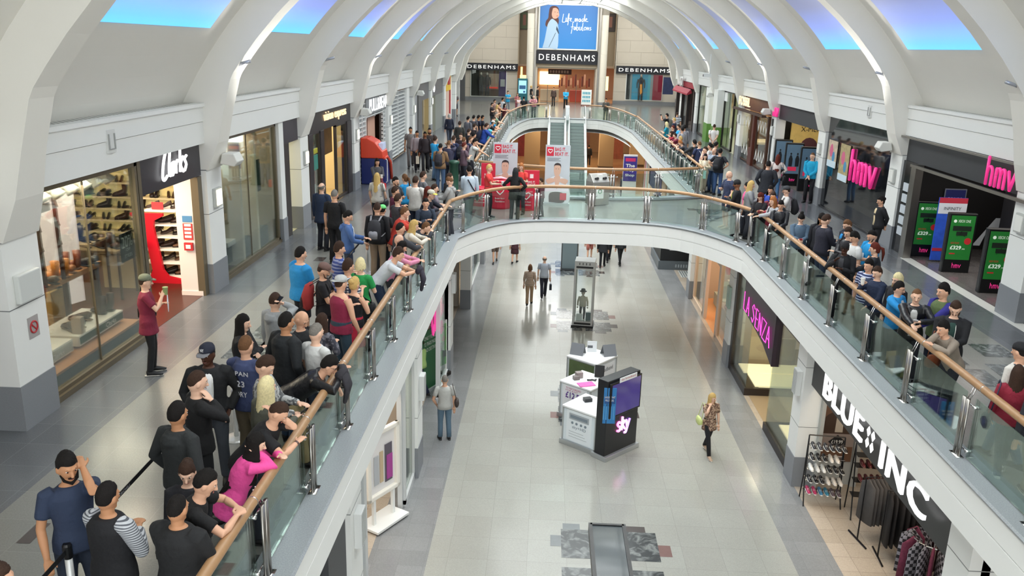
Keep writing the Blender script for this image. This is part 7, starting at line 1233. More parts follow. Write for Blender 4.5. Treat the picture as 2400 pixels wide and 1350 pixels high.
            m_ = MB(); p = H_-fd*.02; m_.tube([p-fd*.012, p+fd*.012], .029, 10); m_.build('watch', mat(c_, .3), root)
        elif k == 'badge':
            m_ = MB(); m_.box(-.03, .03, -.002, .002, -.045, .045); m_.build('name_badge', mat(c_, .5), root, M=Matrix.Translation(chain(.25)+F*(.155+th)))
        elif k == 'cords':
            m_ = MB(); [m_.tube([chain(.47)+F*.08+Vector((q2*.04, 0, 0)), chain(.36)+F*(.14+th)+Vector((q2*.05, 0, 0)), chain(.22)+F*(.14+th)+Vector((q2*.045, 0, 0))], .005, 6) for q2 in (-1, 1)]; m_.build('hood_cords', mat(c_, .7), root)
        elif k == 'star':
            m_ = MB(); E0 = arms[0][1].lerp(arms[0][2], .35)+Vector((-.068, 0, 0)); m_.prism([(.035*(1 if i % 2 == 0 else .42)*math.cos(i*PI/5+PI/2), .035*(1 if i % 2 == 0 else .42)*math.sin(i*PI/5+PI/2)) for i in range(10)], 0, -.004, 0, M=Matrix.Translation(E0)); m_.build('printed_star', WHITE, root)
    return root
def P(x, y, hd, h, lod, kw, lab, zf=0.0):
    kw['lod'] = lod; person(x, y, hd, h, kw, lab, zf+.001)
P(-4.01,6.41,140,1.80,0,dict(la='er',ra='sl',hy=-10,hp=12,hair='thick',hc='k',sk='m',top='#26324a',bot='#1b2434',beard=1),'bearded man in navy t-shirt holding his hand to his ear at bottom left')
P(-3.49,6.05,20,1.72,0,dict(ra='hd',la='hd',hair='short',hc='k',sk='m',tt='gilet',top='#16161a',slv=('#b9bcc0',('s','#55585f',14)),bot='#202a3c',collar=1),'man in black padded gilet with checked sleeves seen from behind')
P(-3.67,4.89,60,1.74,0,dict(hair='short',hc='b',top='#2a2a30'),'person cut off by the bottom left corner showing an ear')
P(-3.55,7.55,25,1.78,0,dict(tt='jacket',top='#26292a',hood=1,hair='short',hc='k',sk='m',ra='pk',la='pk',bot='#2d3f57'),'man in charcoal hooded jacket and jeans seen from behind by the queue tape')
P(-3.66,8.30,55,1.82,0,dict(tt='sweat',top='#141416',hair='crop',hc='b',ra='sh',bot='#141518',sk='p',hp=12),'man in plain black jumper raising one fist to his chest')
P(-3.88,9.19,165,1.81,0,dict(hy=20,tt='jacket',top='#17181a',hood=1,hair='cap',capc='#1c2030',peakc='#77777c',logo='NY',sk='k',hc='k',und='#e6e6e6',la='pk',ra='pk',bot='#3b3f46',acc=[('cords','#d9d9d2','')]),'man in dark cap with white initials and black hoodie facing the camera')
P(-3.52,9.43,15,1.83,0,dict(tt='sweat',top='#3a4468',hood=1,hair='crop',hc='m',la='cl',ra='cl',bot='#6f6450',print=[('JAPAN',.27,.07,.34),('523',.16,.075,.22),('S-DRY',.22,.065,.1)]),'man in faded blue hoodie printed JAPAN 523 on its back')
P(-4.03,10.73,85,1.66,0,dict(fem=1,tt='jacket',top='#17181c',hair='long',hc='k',sk='p',la='cr',ra='cr',bot='#1b1f2a',acc=[('shoulderL','#1a1c28','dark shoulder bag of the long haired woman in black jacket')]),'woman with long black hair and black jacket folding her arms')
P(-3.83,11.52,30,1.75,0,dict(tt='sweat',top='#9b9ea0',hood=1,hair='crop',hc='b',sk='p',ra='er',bot='#2a3242',acc=[('phoneR','#111114','phone held by the man in the light grey hoodie')]),'man in light grey hoodie talking on a phone')
P(-3.30,10.30,40,1.85,0,dict(tt='jacket',top='#1c1f22',hood=1,hair='short',hc='k',sk='m',bot='#2b4058',la='pk',ra='pk',wide=1.15),'broad man in black waterproof jacket behind the white t-shirt man')
P(-2.88,10.19,35,1.76,0,dict(top='#cfd0ce',hair='crop',hc='g',sk='p',la='sl',ra='sl',bot='#3c4658',hp=14),'grey haired man in white t-shirt seen from behind')
P(-3.13,8.92,80,1.79,0,dict(tt='sweat',top='#b5b6b4',pat=('n','#5c5e60'),hair='short',hc='b',sk='p',la='ph',ra='ph2',hp=38,bot='#22314a',acc=[('phoneR','#15161a','phone of the man in speckled grey jumper looking down')]),'man in speckled grey jumper looking down at his phone')
P(-2.97,8.49,35,1.69,0,dict(fem=1,tt='sweat',top='#54554a',hair='long',hl=.55,hc='w',sk='p',ra='ph',bot='#2a2c34',long=1),'woman with dark rooted blonde hair and olive jumper')
P(-2.88,8.00,88,1.76,0,dict(lean=36,hp=42,top='#131316',hair='crop',hc='b',sk='l',la='ch',ra='rl',wide=1.15,bot='#20242e',acc=[('watch','#5a4038','')]),'stocky man in black t-shirt leaning on the rail with hand on his forehead')
P(-2.88,7.46,72,1.56,0,dict(lean=25,hp=15,fem=1,tt='sweat',top='#e8509c',hair='long',hl=1.35,hc='k',sk='p',la='rl',ra='ch',bot='#9c8f90',long=1),'woman in hot pink top with very long black hair at the rail')
P(-2.88,9.75,84,1.74,0,dict(lean=56,hp=30,tt='jacket',top='#141417',rough=.35,hair='thick',hc='k',sk='l',specs=1,la='rw',ra='rl',bot='#8a7a58',acc=[('coat','#2c2a30','dark coat draped over the rail by the man in glasses')]),'man in glasses and black leather jacket bending over the rail')
P(-3.15,6.82,165,1.55,0,dict(fem=1,hair='up',hc='b',sk='p',tt='jacket',top='#1a1a20',la='ph',ra='ph2',bot='#1c1d24',hp=20),'young woman with tied back dark hair facing the camera')
P(-2.99,6.42,70,1.73,0,dict(lean=28,hp=25,top='#121214',hair='short',hc='k',sk='l',la='rl',ra='rl',bot='#23272f'),'man in black t-shirt resting his bent arm on the rail at bottom')
P(-2.88,5.98,15,1.68,0,dict(tt='jacket',top='#17181a',hair='crop',hc='k',sk='m',la='hd',ra='hd',bot='#202430',wide=1.15),'balding man in black jacket seen from behind at bottom centre left')
P(-3.09,12.40,40,1.80,0,dict(tt='vest',top='#8a2443',hair='capb',capc='#b4b6b4',hc='b',sk='l',wide=1.15,la='hd',ra='sl',bot='#2f4150',logo='NY'),'tattooed man in crimson vest and backwards grey cap')
P(-3.00,12.94,30,1.62,0,dict(fem=1,tt='vest',top='#17171d',hair='up',hc='y',sk='l',la='hd',ra='hd',bt='skirt',bot='#c22a44'),'blonde woman with a bun in black vest top and red skirt')
P(-3.12,13.95,15,1.68,0,dict(fem=1,tt='tee',top='#1f8f48',hair='bob',hl=.2,hc='w',sk='p',la='hd',ra='hd',bot='#1c1d22',acc=[('strap','#1c1c20','black shoulder bag of the woman in the green top')]),'short haired blonde woman in emerald green top')
P(-3.58,13.25,85,1.77,0,dict(hp=25,top='#1a191d',hair='cap',capc='#6f5650',hc='b',beard=1,sk='l',la='ph',ra='ph2',bot='#1b1d24',acc=[('backpack','#9a2f2f','red and black backpack worn by the man in the brown cap','#2a2328')]),'man in brown cap and black t-shirt with red backpack')
P(-3.70,14.81,60,1.75,0,dict(hair='thick',hc='b',sk='l',top='#3b4c8c',pat=('s','#8f97b8',5),la='ph',ra='ph',bot='#202a40'),'dark haired youth in blue striped polo shirt')
P(-3.24,13.53,45,1.76,0,dict(hair='thick',hc='b',sk='l',tt='tee',top='#d8dce0',pat=('c','#2c3a55'),la='hd',ra='hd',bot='#202a40'),'youth in blue and white small checked shirt')
P(-4.19,14.06,45,1.82,0,dict(wide=1.35,top='#1f86c4',hair='short',hc='k',sk='l',la='cl',ra='cl',bt='shorts',bot='#16181f'),'large man in bright blue t-shirt and black shorts')
P(-3.23,10.74,110,1.76,0,dict(hp=38,hair='none',sk='l',top='#17181b',la='ph',ra='ph2',bot='#1d2028'),'bald man in black looking down between two queuers')
P(-3.06,11.15,30,1.57,0,dict(fem=1,tt='sweat',top='#3f404c',pat=('n','#74737c'),hair='bob',hc='b',sk='l',bot='#1d2430',la='hd',ra='hd'),'brown haired woman in dark patterned blouse beside the crimson vest man')
P(-4.21,17.67,75,1.78,1,dict(tt='sweat',top='#47669a',hood=1,hair='short',hc='k',sk='l',und='#d8d8d8',la='ph',ra='ph2',hp=25,bot='#26334a'),'man in mid blue hoodie looking down beside the queue tape')
P(-5.70,21.26,20,1.78,1,dict(tt='jacket',top='#22304a',hair='thin',hc='g',sk='p',la='dn',ra='sl',bot='#1b1e28',long=1,acc=[('bagR','#26202c','black and pink racket bag of the man in the navy anorak',(.14,.09,.75))]),'balding man in navy anorak carrying a racket bag')
P(-5.04,19.94,12,1.84,1,dict(top='#17171a',tt='tee',hair='crop',hc='g',sk='l',la='dn',ra='sl',bot='#16171b',wide=1.05,acc=[('phoneR','#101014','radio handset of the man in the black polo shirt')]),'tall man in black polo shirt standing with his back turned')
P(-3.72,18.48,5,1.83,1,dict(tt='sweat',top='#18181c',hood=1,hair='crop',hc='b',sk='l',la='dn',ra='dn',bot='#8f7c68',acc=[('backpack','#2b2b30','black and silver backpack of the man in khaki trousers','#9a9aa0')]),'man in black hoodie and khaki trousers wearing a backpack')
P(-3.70,18.96,10,1.69,1,dict(hair='cap',capc='#6fd07a',hc='k',top='#16161a',bot='#1d2028'),'person in pale green cap hidden behind the backpack wearer')
P(-2.88,15.05,85,1.78,0,dict(lean=41,hp=12,top='#ccd0d4',hair='thick',hc='b',sk='l',la='rf',ra='rf',bot='#1d2b44',acc=[('coat','#2b2633','dark jumper hung over the rail by the man in white')]),'man in white t-shirt and navy trousers leaning far over the rail')
P(-2.93,16.80,60,1.74,1,dict(tt='jacket',top='#34363c',hair='crop',hc='k',sk='l',la='rl',ra='rl',bot='#2a2e38'),'man in dark grey jacket behind the blonde woman at the rail')
P(-2.88,16.34,95,1.60,0,dict(hp=30,hair='none',sk='p',top='#a7a1a6',tt='sweat',bot='#2c303a',la='hd',ra='hd'),'bald man leaning near the white t-shirt man')
P(-2.88,15.90,85,1.62,0,dict(lean=27,hp=25,fem=1,tt='sweat',top='#d98aa6',hair='long',hc='k',sk='l',la='rf',ra='rf',bot='#23262e'),'dark haired woman with pink sleeves leaning on the rail')
P(-2.88,17.62,80,1.66,1,dict(lean=19,hp=15,fem=1,tt='sweat',top='#cfc8ba',hair='long',hc='y',sk='p',la='rl',ra='rl',bot='#3a3640'),'woman with long blonde hair and cream jumper at the rail')
P(-2.88,18.41,85,1.66,1,dict(lean=54,hp=15,hair='short',hc='m',sk='p',top='#20232c',tt='sweat',la='ch',ra='rl',bot='#20232c'),'brown haired boy resting his chin on the rail')
P(-3.26,18.62,75,1.76,1,dict(top='#c23b2c',hair='short',hc='m',sk='p',lean=22,la='rl',ra='rl',bot='#20232c',wide=1.15),'broad man in orange red t-shirt leaning forward')
P(-3.52,19.93,45,1.78,1,dict(top='#3c3a3e',hair='short',hc='b',sk='p',la='hd',ra='hd',bot='#1f222a'),'man in dark grey t-shirt behind the orange red shirt')
P(-3.83,21.29,60,1.74,1,dict(top='#5c2138',hair='short',hc='b',sk='l',la='hd',ra='hd',bot='#1f222a'),'dark haired man in maroon t-shirt')
P(-2.88,20.05,150,1.70,1,dict(hy=20,tt='sweat',top='#2b3646',hair='short',hc='k',sk='l',lean=10,la='hd',ra='hd',bot='#1f222a'),'dark haired man in slate blue jumper turning towards the camera')
P(-3.03,21.31,110,1.75,1,dict(lean=25,tt='sweat',top='#191c2a',hair='cap',capc='#c2bfae',peakc='#e0d84a',hc='b',sk='p',la='rl',ra='rl',bot='#1f222a'),'man in beige cap with yellow peak and navy jumper by the rail')
P(-4.08,22.77,120,1.76,1,dict(hair='short',hc='k',beard=1,sk='l',top='#3d3f44',la='hd',ra='hd',bot='#23262e'),'bearded dark haired man in charcoal shirt')
P(-3.99,23.92,300,1.66,1,dict(fem=1,hair='pony',hc='m',sk='p',top='#1f8fc8',la='ph',ra='ph',bot='#23262e'),'woman with a ponytail in cyan blue staff t-shirt')
P(-3.50,22.60,20,1.82,1,dict(top='#d2cfc8',hair='short',hc='b',sk='p',la='hd',ra='hd',bot='#1f2a3f',wide=1.1),'tall man in off white t-shirt seen from behind')
P(-3.50,23.94,60,1.76,1,dict(top='#6b6c70',hair='short',hc='b',sk='p',la='hd',ra='hd',bot='#23262e'),'man in plain grey t-shirt beside the off white t-shirt man')
P(-3.06,21.76,60,1.68,1,dict(hair='bob',hc='r',fem=1,sk='p',top='#4c3a44',tt='sweat',la='hd',ra='hd',bot='#23262e'),'auburn haired person in dusky top near the beige cap')
P(-2.94,22.17,80,1.69,1,dict(hair='short',hc='b',sk='p',top='#7b7480',la='ph',ra='ph',bot='#23262e'),'brown haired youth in mauve grey top')
P(-2.63,23.23,280,1.74,1,dict(hp=35,tt='sweat',top='#9a9a98',hood=1,hair='short',hc='m',sk='p',la='ph',ra='ph',bot='#3a3c44',acc=[('phoneR','#15161a','phone of the youth in stone grey hoodie by the corner')]),'youth in stone grey hoodie looking at his phone by the bridge corner')
P(-2.73,23.77,60,1.76,1,dict(hair='short',hc='b',sk='p',tt='jacket',top='#222226',la='hd',ra='hd',bot='#1f222a'),'man in black behind the stone grey hoodie')
P(-4.82,23.98,10,1.66,1,dict(fem=1,hair='long',hc='y',sk='p',top='#c9c4bb',la='sl',ra='sl',bot='#20242c',acc=[('shoulderR','#25282c','dark grey shoulder bag of the long haired blonde in white')]),'woman with long blonde hair and white top near the cash machine')
P(-5.54,27.64,150,1.60,1,dict(fem=1,hair='bob',hc='k',sk='l',tt='cardi',top='#4b4a4e',la='ph',ra='ph',bot='#2b303c',acc=[('cupR','#e8e4de','white cup of the woman by the cash machine'),('bagL','#c22f30','red carrier bag held by the cash machine',(.16,.1,.25))]),'woman in grey cardigan holding a red bag by the cash machine')
P(-2.27,25.09,345,1.80,1,dict(hair='short',hc='k',sk='l',tt='sweat',top='#b9c6d2',walk=1,la='cl',ra='dn',bot='#4c4e57',hp=15,acc=[('strap','#1c1e28','black cross body bag of the man in pale blue shirt')]),'man in pale blue shirt walking across the footbridge corner')
P(-5.93,37.02,175,1.78,2,dict(top='#7a7775',hair='short',hc='k',sk='m',walk=1,la='dn',ra='dn',bot='#6c6a68',acc=[('bagL','#d6d6d4','white carrier bag of the man in grey polo')]),'man in grey polo and trousers walking towards the camera')
P(-5.50,36.02,170,1.72,2,dict(tt='sweat',top='#5b4a50',pat=('c','#b9aeb0'),hair='short',hc='k',sk='m',walk=1,la='cl',ra='dn',bot='#24252c',acc=[('bagL','#d2c8b4','cream tote bag of the man in checked shirt',(.24,.07,.3))]),'man in checked shirt carrying a cream tote bag')
P(-5.12,35.76,175,1.72,2,dict(tt='sweat',top='#2c2428',hair='short',hc='k',sk='d',walk=1,bot='#1d1d22'),'man in dark plum jumper behind the cream tote')
P(-5.00,36.26,170,1.84,2,dict(top='#3a302e',hair='crop',hc='k',beard=1,sk='m',walk=1,bot='#1d1f26',wide=1.15),'big bearded man in dark brown t-shirt')
P(-4.41,33.57,40,1.76,1,dict(top='#2a9fd6',hair='short',hc='b',sk='p',la='hd',ra='hd',bot='#5f7f9f'),'man in sky blue t-shirt and pale jeans at the queue')
P(-3.86,30.86,10,1.80,1,dict(tt='jacket',top='#8a6c4c',hair='crop',hc='k',sk='l',la='hd',ra='hd',bot='#3f5878',acc=[('backpack','#2f2d34','dark backpack of the man in tan jacket')]),'man in tan jacket with a dark backpack in the queue')
P(-3.68,31.95,20,1.80,1,dict(tt='sweat',top='#3c3b50',hair='crop',hc='m',sk='p',la='er',ra='er',bot='#2a3040',wide=1.1),'man in purple grey jumper with his hands by his head')
P(-3.72,33.91,30,1.78,1,dict(tt='sweat',top='#262f50',hair='short',hc='b',sk='p',bot='#262c3c'),'man in dark navy jumper among the rear queue')
P(-3.58,35.48,200,1.74,2,dict(hair='short',hc='b',sk='p',top='#30272c',la='hd',ra='hd',bot='#262c3c',specs=1),'man in glasses facing back towards the queue')
P(-3.30,33.76,30,1.74,1,dict(hair='short',hc='m',sk='p',top='#5c4654',tt='sweat',bot='#2a2c36',acc=[('backpack','#26272e','black backpack of the man in plum jumper by the rail')]),'man in plum jumper wearing a black backpack')
P(-3.13,32.12,60,1.72,1,dict(hair='short',hc='r',sk='p',top='#6a5560',bot='#2a2c36',la='hd',ra='hd'),'reddish haired man in dusky purple top')
P(-3.19,34.60,80,1.72,1,dict(hair='crop',hc='m',sk='p',top='#2b3350',la='rl',ra='rl',bot='#2a2c36',lean=15),'short haired man in indigo t-shirt leaning near the rail')
P(-2.88,32.96,85,1.82,1,dict(lean=15,hair='thick',hc='k',sk='l',top='#c6c7c2',la='rf',ra='ch',bot='#2a2c36',hp=20),'dark haired man in pale grey t-shirt leaning on the far rail')
P(-3.48,37.84,60,1.70,2,dict(hair='short',hc='b',sk='p',top='#262127',la='hd',ra='hd',bot='#2a2c36'),'dark shirted man in the middle of the far queue')
P(-3.22,36.17,75,1.74,2,dict(hair='short',hc='k',sk='l',top='#1e1c20',la='rf',ra='rf',lean=20,bot='#2a2c36'),'man in black reaching an arm along the far rail')
P(-4.20,40.93,10,1.76,2,dict(hair='short',hc='b',sk='p',tt='jacket',top='#3a3a36',bot='#2a2c36'),'man in dark olive jacket at the back of the queue')
P(-4.08,43.88,40,1.76,2,dict(hair='short',hc='k',sk='l',top='#63636a',tt='sweat',und='#d8e03c',bot='#2a2c36'),'man in grey top with a lime collar')
P(-3.46,40.48,50,1.70,2,dict(hair='short',hc='b',sk='p',top='#3a3032',bot='#2a2c36'),'brown shirted man in the rear queue')
P(-3.85,44.56,30,1.78,2,dict(hair='short',hc='k',sk='l',top='#4c4a50',bot='#2a2c36'),'tall man in dark grey at the rear of the queue')
P(-3.63,44.95,60,1.76,2,dict(hair='short',hc='k',sk='m',top='#1f2438',bot='#2a2c36'),'man in midnight blue, left of the pair at the rear queue')
P(-3.47,45.49,70,1.72,2,dict(hair='short',hc='k',sk='m',top='#20222e',bot='#2a2c36'),'man in blue black, right of the pair at the rear queue')
P(-2.88,43.79,85,1.84,2,dict(lean=20,hp=35,hair='crop',hc='b',sk='l',top='#1f93cf',la='rl',ra='rl',bot='#2a2c36'),'person in cyan t-shirt bending over the far rail')
P(-2.88,39.35,75,1.86,2,dict(lean=13,hair='short',hc='b',sk='l',tt='sweat',top='#2448a0',wide=1.2,la='rl',ra='rl',bot='#2a2c36',acc=[('backpack','#23283e','navy backpack of the man in royal blue jumper')]),'broad man in royal blue jumper with a navy backpack')
P(-2.88,42.03,85,1.58,2,dict(fem=1,hair='bob',hc='g',sk='l',top='#58b4c8',bot='#2a2c36',la='rl',ra='rl'),'person in pale turquoise top beside the royal blue jumper')
P(-2.88,43.32,85,1.68,2,dict(lean=21,hair='cap',capc='#d5d2ca',hc='b',sk='l',top='#2a2a30',la='rl',ra='rl',bot='#2a2c36'),'person in white cap at the far rail')
P(-2.88,46.78,85,1.82,2,dict(lean=8,hair='crop',hc='g',sk='p',top='#7f9a80',la='rl',ra='rl',bot='#4a4c46'),'person in sage green shirt at the far rail')
P(-3.73,56.94,100,1.66,2,dict(hair='short',hc='k',sk='l',top='#2a2024',la='hd',ra='hd',bot='#2a2c36',fem=1),'dark haired person in dark red top in the distant group')
P(-3.69,59.08,110,1.76,2,dict(hair='short',hc='k',sk='l',top='#8d6f66',bot='#2a2c36'),'distant man in dusty rose top, rearmost of the rail group')
P(-3.27,54.96,90,1.66,2,dict(fem=1,hair='long',hc='y',sk='l',top='#caa48c',la='hd',ra='hd',bot='#3a2c36'),'distant blonde woman in peach top by the rail')
P(-3.22,56.42,90,1.71,2,dict(hair='short',hc='k',sk='l',top='#b0805e',la='rl',ra='rl',bot='#2a2c36'),'distant dark haired person in caramel top')
P(-3.30,62.04,60,1.72,2,dict(hair='short',hc='k',sk='m',top='#c9ccd0',la='hd',ra='hd',bot='#2a2c36'),'distant man in white top with dark hair')
P(-2.90,56.83,95,1.63,2,dict(fem=1,hair='long',hc='k',sk='l',top='#6a3038',la='rl',ra='rl',bot='#2a2c36'),'distant woman in brick red top at the rail')
P(-3.35,70.88,150,1.78,2,dict(hair='short',hc='k',sk='l',top='#2aa3d4',la='cr',ra='cr',bot='#7f8890'),'distant staff member in turquoise t-shirt left of the teal kiosk')
P(-7.11,66.01,160,1.78,2,dict(hair='short',hc='k',sk='m',top='#6a6468',la='ph',ra='ph2',bot='#4c4a4e',bt='shorts'),'man in grey with shorts standing before the dark grey shop')
P(-5.33,46.47,350,1.66,2,dict(fem=1,hair='bob',hl=.3,hc='s',sk='p',tt='sweat',top='#202639',walk=1,bot='#3c4250'),'grey haired woman in navy jumper walking away')
P(-2.54,70.29,170,1.66,2,dict(fem=1,hair='long',hc='m',sk='p',top='#b56c70',la='hd',ra='hd',bot='#8a4a54'),'woman in dusty red dress at the far landing rail')
P(-2.21,65.43,150,1.66,2,dict(fem=1,hair='short',hc='k',sk='p',top='#d8c4c6',la='rl',ra='rl',bot='#5c6660'),'woman in pale pink top at the far landing rail')
P(-1.84,64.08,10,1.74,2,dict(hair='short',hc='k',sk='l',top='#1c1c20',bot='#4c504e'),'man in black t-shirt with back turned at the far landing rail')
P(-1.13,66.20,190,1.74,2,dict(hair='none',sk='p',tt='sweat',top='#c98a90',la='rl',ra='rl',lean=15,bot='#4a4c50'),'bald man in pink checked shirt leaning on the landing rail')
P(-1.72,83.59,60,1.70,2,dict(fem=1,hair='up',hc='y',sk='p',top='#17171b',bot='#26262c'),'woman in black before the left stone column')
P(1.50,77.17,180,1.80,2,dict(hair='crop',hc='b',sk='l',tt='sweat',top='#2aa0cf',la='ph',ra='ph',bot='#15161a'),'security guard in turquoise shirt at the top of the escalators')
P(0.44,80.84,200,1.72,2,dict(hair='short',hc='k',sk='l',top='#4c3c36',tt='sweat',bot='#34302e'),'shopper in brown just inside the store entrance')
P(-1.08,82.14,90,1.70,2,dict(hair='short',hc='k',sk='l',top='#1c1a1c',tt='sweat',bot='#1c1c20'),'shopper in black at the left of the store entrance')
P(4.30,65.15,190,1.70,2,dict(hair='short',hc='k',sk='l',tt='jacket',top='#4e4c46',la='hd',ra='hd',bot='#7b7666'),'young man in olive jacket alone at the right landing rail')
P(6.87,50.24,285,1.76,2,dict(hair='short',hc='k',sk='l',top='#1f1f24',la='up',ra='up',bot='#2a2c36',acc=[('backpack','#5a5c54','olive backpack of the man taking a picture'),('camR','#15161a','camera held up at the far right rail')]),'man in black holding up a camera at the far right rail')
P(7.68,51.85,20,1.74,2,dict(hair='crop',hc='b',sk='l',top='#e0e2e2',pat=('s','#27324e',3.2),bot='#2a2c36'),'man in navy and white striped polo')
P(6.21,45.32,290,1.66,2,dict(fem=1,hair='bob',hc='w',sk='p',top='#23a0b8',la='hd',ra='hd',bot='#2a2c36',acc=[('shoulderL','#1f2126','black shoulder bag of the blonde in turquoise')]),'short blonde woman in turquoise top at the right rail')
P(6.89,47.37,300,1.74,2,dict(hair='short',hc='y',sk='p',top='#2c3046',bot='#2a2c36'),'fair haired man in dark blue at the right rail')
P(6.28,43.38,280,1.65,2,dict(hair='short',hc='r',sk='l',top='#3c2c38',la='hd',ra='hd',bot='#2a2c36',fem=1),'red brown haired person beside the turquoise top')
P(6.48,42.88,270,1.75,2,dict(hair='short',hc='b',sk='l',top='#2b9fd0',la='cr',ra='cr',bot='#2a2c36'),'person in light blue t-shirt with crossed arms at the right queue')
P(6.34,40.82,330,1.80,2,dict(hair='short',hc='k',sk='l',tt='sweat',top='#a0a1a6',bot='#7f838c'),'man in light grey jumper, nearer one of the grey pair')
P(6.62,42.05,350,1.80,2,dict(hair='short',hc='k',sk='l',tt='sweat',top='#8f9096',bot='#7f838c'),'man in mid grey jumper, taller one of the grey pair')
P(6.01,41.15,275,1.60,2,dict(lean=21,fem=1,hair='long',hc='b',sk='p',top='#a3283c',la='rl',ra='rl',bot='#2a2c36'),'woman in crimson top leaning on the far right rail')
P(6.01,39.92,275,1.64,2,dict(lean=24,hair='short',hc='b',sk='p',top='#7a2c3c',la='rl',ra='rl',bot='#2a2c36'),'youth in maroon t-shirt at the far right rail')
P(6.01,38.25,275,1.64,2,dict(lean=21,hair='thick',hc='y',sk='p',top='#4a3a34',la='rl',ra='rl',bot='#2a2c36'),'curly fair haired youth at the far right rail')
P(6.01,37.41,280,1.70,2,dict(lean=47,hp=25,hair='thick',hc='o',sk='p',top='#3c3c42',la='rl',ra='rl',bot='#2a2c36'),'ginger haired youth in charcoal t-shirt leaning over the right rail')
P(6.00,35.18,320,1.78,2,dict(hair='short',hc='k',sk='l',tt='jacket',top='#2a2a2c',bot='#23252c',la='rl',ra='pk'),'man in black jacket behind the ginger haired youth')
P(6.11,34.64,330,1.78,1,dict(hair='crop',hc='m',sk='p',top='#2a3354',bot='#2a2c36',la='hd',ra='hd',acc=[('strap','#c9ccd2','white strapped bag of the man in navy polo')]),'man in navy polo with a pale shoulder strap')
P(6.11,33.22,250,1.72,1,dict(hair='short',hc='b',sk='p',top='#c4a8ac',la='ch',ra='cr',bot='#2a3348'),'person in pale pink t-shirt touching chin')
P(6.51,34.41,300,1.73,1,dict(hair='short',hc='k',sk='l',top='#cfcbc6',bot='#2a3348'),'dark haired man in off white top beside the pale pink shirt')
P(6.37,32.82,225,1.74,1,dict(hair='none',sk='p',tt='tee',top='#9aa6b6',la='cr',ra='cr',bot='#2f4a70'),'bald man in pale blue shirt and jeans with folded arms')
P(6.46,32.18,30,1.78,1,dict(hair='short',hc='k',sk='l',top='#1f2028',bot='#35507a',la='hp',ra='hp',acc=[('backpack','#1b1c20','black backpack of the man with hands on hips')]),'man in black with a backpack and hands on hips')
P(6.80,34.84,60,1.75,1,dict(hair='short',hc='k',sk='l',tt='jacket',top='#26262a',bot='#23252c'),'man in dark top behind the bald man in pale blue')
P(6.00,32.58,190,1.52,1,dict(fem=1,hair='bob',hc='k',sk='p',tt='cardi',top='#d6cbb0',und='#e4dccb',walk=1,la='hd',ra='ph',bt='wide',bot='#d0c4aa',shoe='#b7a48c',acc=[('shoulderR','#d8cdb6','cream handbag of the woman dressed in cream'),('bagL','#9fd0c0','mint carrier bag of the woman dressed in cream')]),'woman dressed all in cream eating as she walks by the rail')
P(8.25,43.09,15,1.80,2,dict(hair='crop',hc='b',sk='p',top='#dddbd8',la='bk',ra='bk',bot='#3c404c'),'man in white t-shirt walking past the green footed shop')
P(5.55,25.89,250,1.80,1,dict(hair='none',sk='p',hp=25,top='#28304a',pat=('n','#333c58'),la='sl',ra='hd',bt='shorts',bot='#39404e',wide=1.1,shoe='#a99a84'),'bald man in navy shirt and shorts looking down')
P(5.47,24.36,290,1.74,1,dict(hair='beanie',capc='#141416',hc='k',beard=1,sk='d',tt='sweat',top='#151518',und='#d8e23c',la='hd',ra='hd',bot='#3a2b3c'),'bearded man in black beanie and jumper with lime collar')
P(5.91,24.99,300,1.58,1,dict(fem=1,hair='up',hc='k',sk='l',top='#d95a8e',bot='#2a2c36'),'woman with pink top partly hidden by the grey cardigan')
P(5.87,24.51,100,1.70,1,dict(fem=1,hair='long',hl=.6,hc='y',sk='p',tt='cardi',top='#8e9092',la='hd',ra='hd',bot='#3a3c44'),'blonde woman in grey cardigan facing right')
P(7.29,28.30,20,1.84,1,dict(hair='short',hc='k',sk='l',tt='jacket',top='#22252c',la='pk',ra='pk',bot='#26303f',wide=1.15,long=1),'large man in black jacket facing the film stands')
P(8.44,31.53,15,1.68,1,dict(fem=1,hair='long',hl=1.2,hc='r',sk='p',tt='sweat',top='#d6cbc6',la='hp',ra='hp',bot='#4a7098',acc=[('shoulderR','#1f1f24','black handbag of the red haired woman')]),'woman with long dark red hair in white top and jeans')
P(6.35,24.12,205,1.64,1,dict(fem=1,hair='long',hc='k',sk='l',top='#3050b0',la='hd',ra='hd',bot='#23252c'),'black haired woman in bright blue top in the right queue')
P(5.81,22.94,230,1.63,1,dict(fem=1,hair='long',hc='r',sk='p',tt='sweat',top='#17151a',la='ph',ra='ph',hp=35,bot='#1d1d24'),'woman with dark red hair and black jumper looking at her phone')
P(6.19,23.19,200,1.62,1,dict(fem=1,hair='long',hc='b',sk='p',top='#7a3040',la='hd',ra='hd',bot='#1d1d24'),'brown haired woman in dark red top in the right queue')
P(5.99,22.08,250,1.69,1,dict(fem=1,hair='bob',hc='o',sk='p',tt='sweat',top='#a9aaae',la='rf',ra='hd',lean=15,bot='#23252c',acc=[('backpack','#1c1e22','black backpack of the woman in pale grey jumper')]),'light brown haired woman in pale grey jumper reaching the rail')
P(6.64,23.52,275,1.74,1,dict(hair='cap',capc='#3a3c3e',hc='b',sk='p',top='#c9c6c2',la='hd',ra='hd',bot='#35353c',acc=[('backpack','#17181c','black backpack of the man in the grey cap')]),'man in grey cap and white t-shirt with a black backpack')
P(6.01,22.55,240,1.40,1,dict(hair='short',hc='k',sk='l',tt='sweat',top='#8a2434',la='rl',ra='rl',bot='#23252c'),'child sized person with a red top at the right rail')
P(6.00,21.64,205,1.64,1,dict(hair='thick',hc='k',sk='l',tt='jacket',top='#17181d',rough=.4,la='ph2',ra='ph',hp=18,bot='#5a4a38',acc=[('camR','#c9ccd0','silver camera of the youth in black leather jacket')]),'black haired youth in leather jacket holding a silver camera')
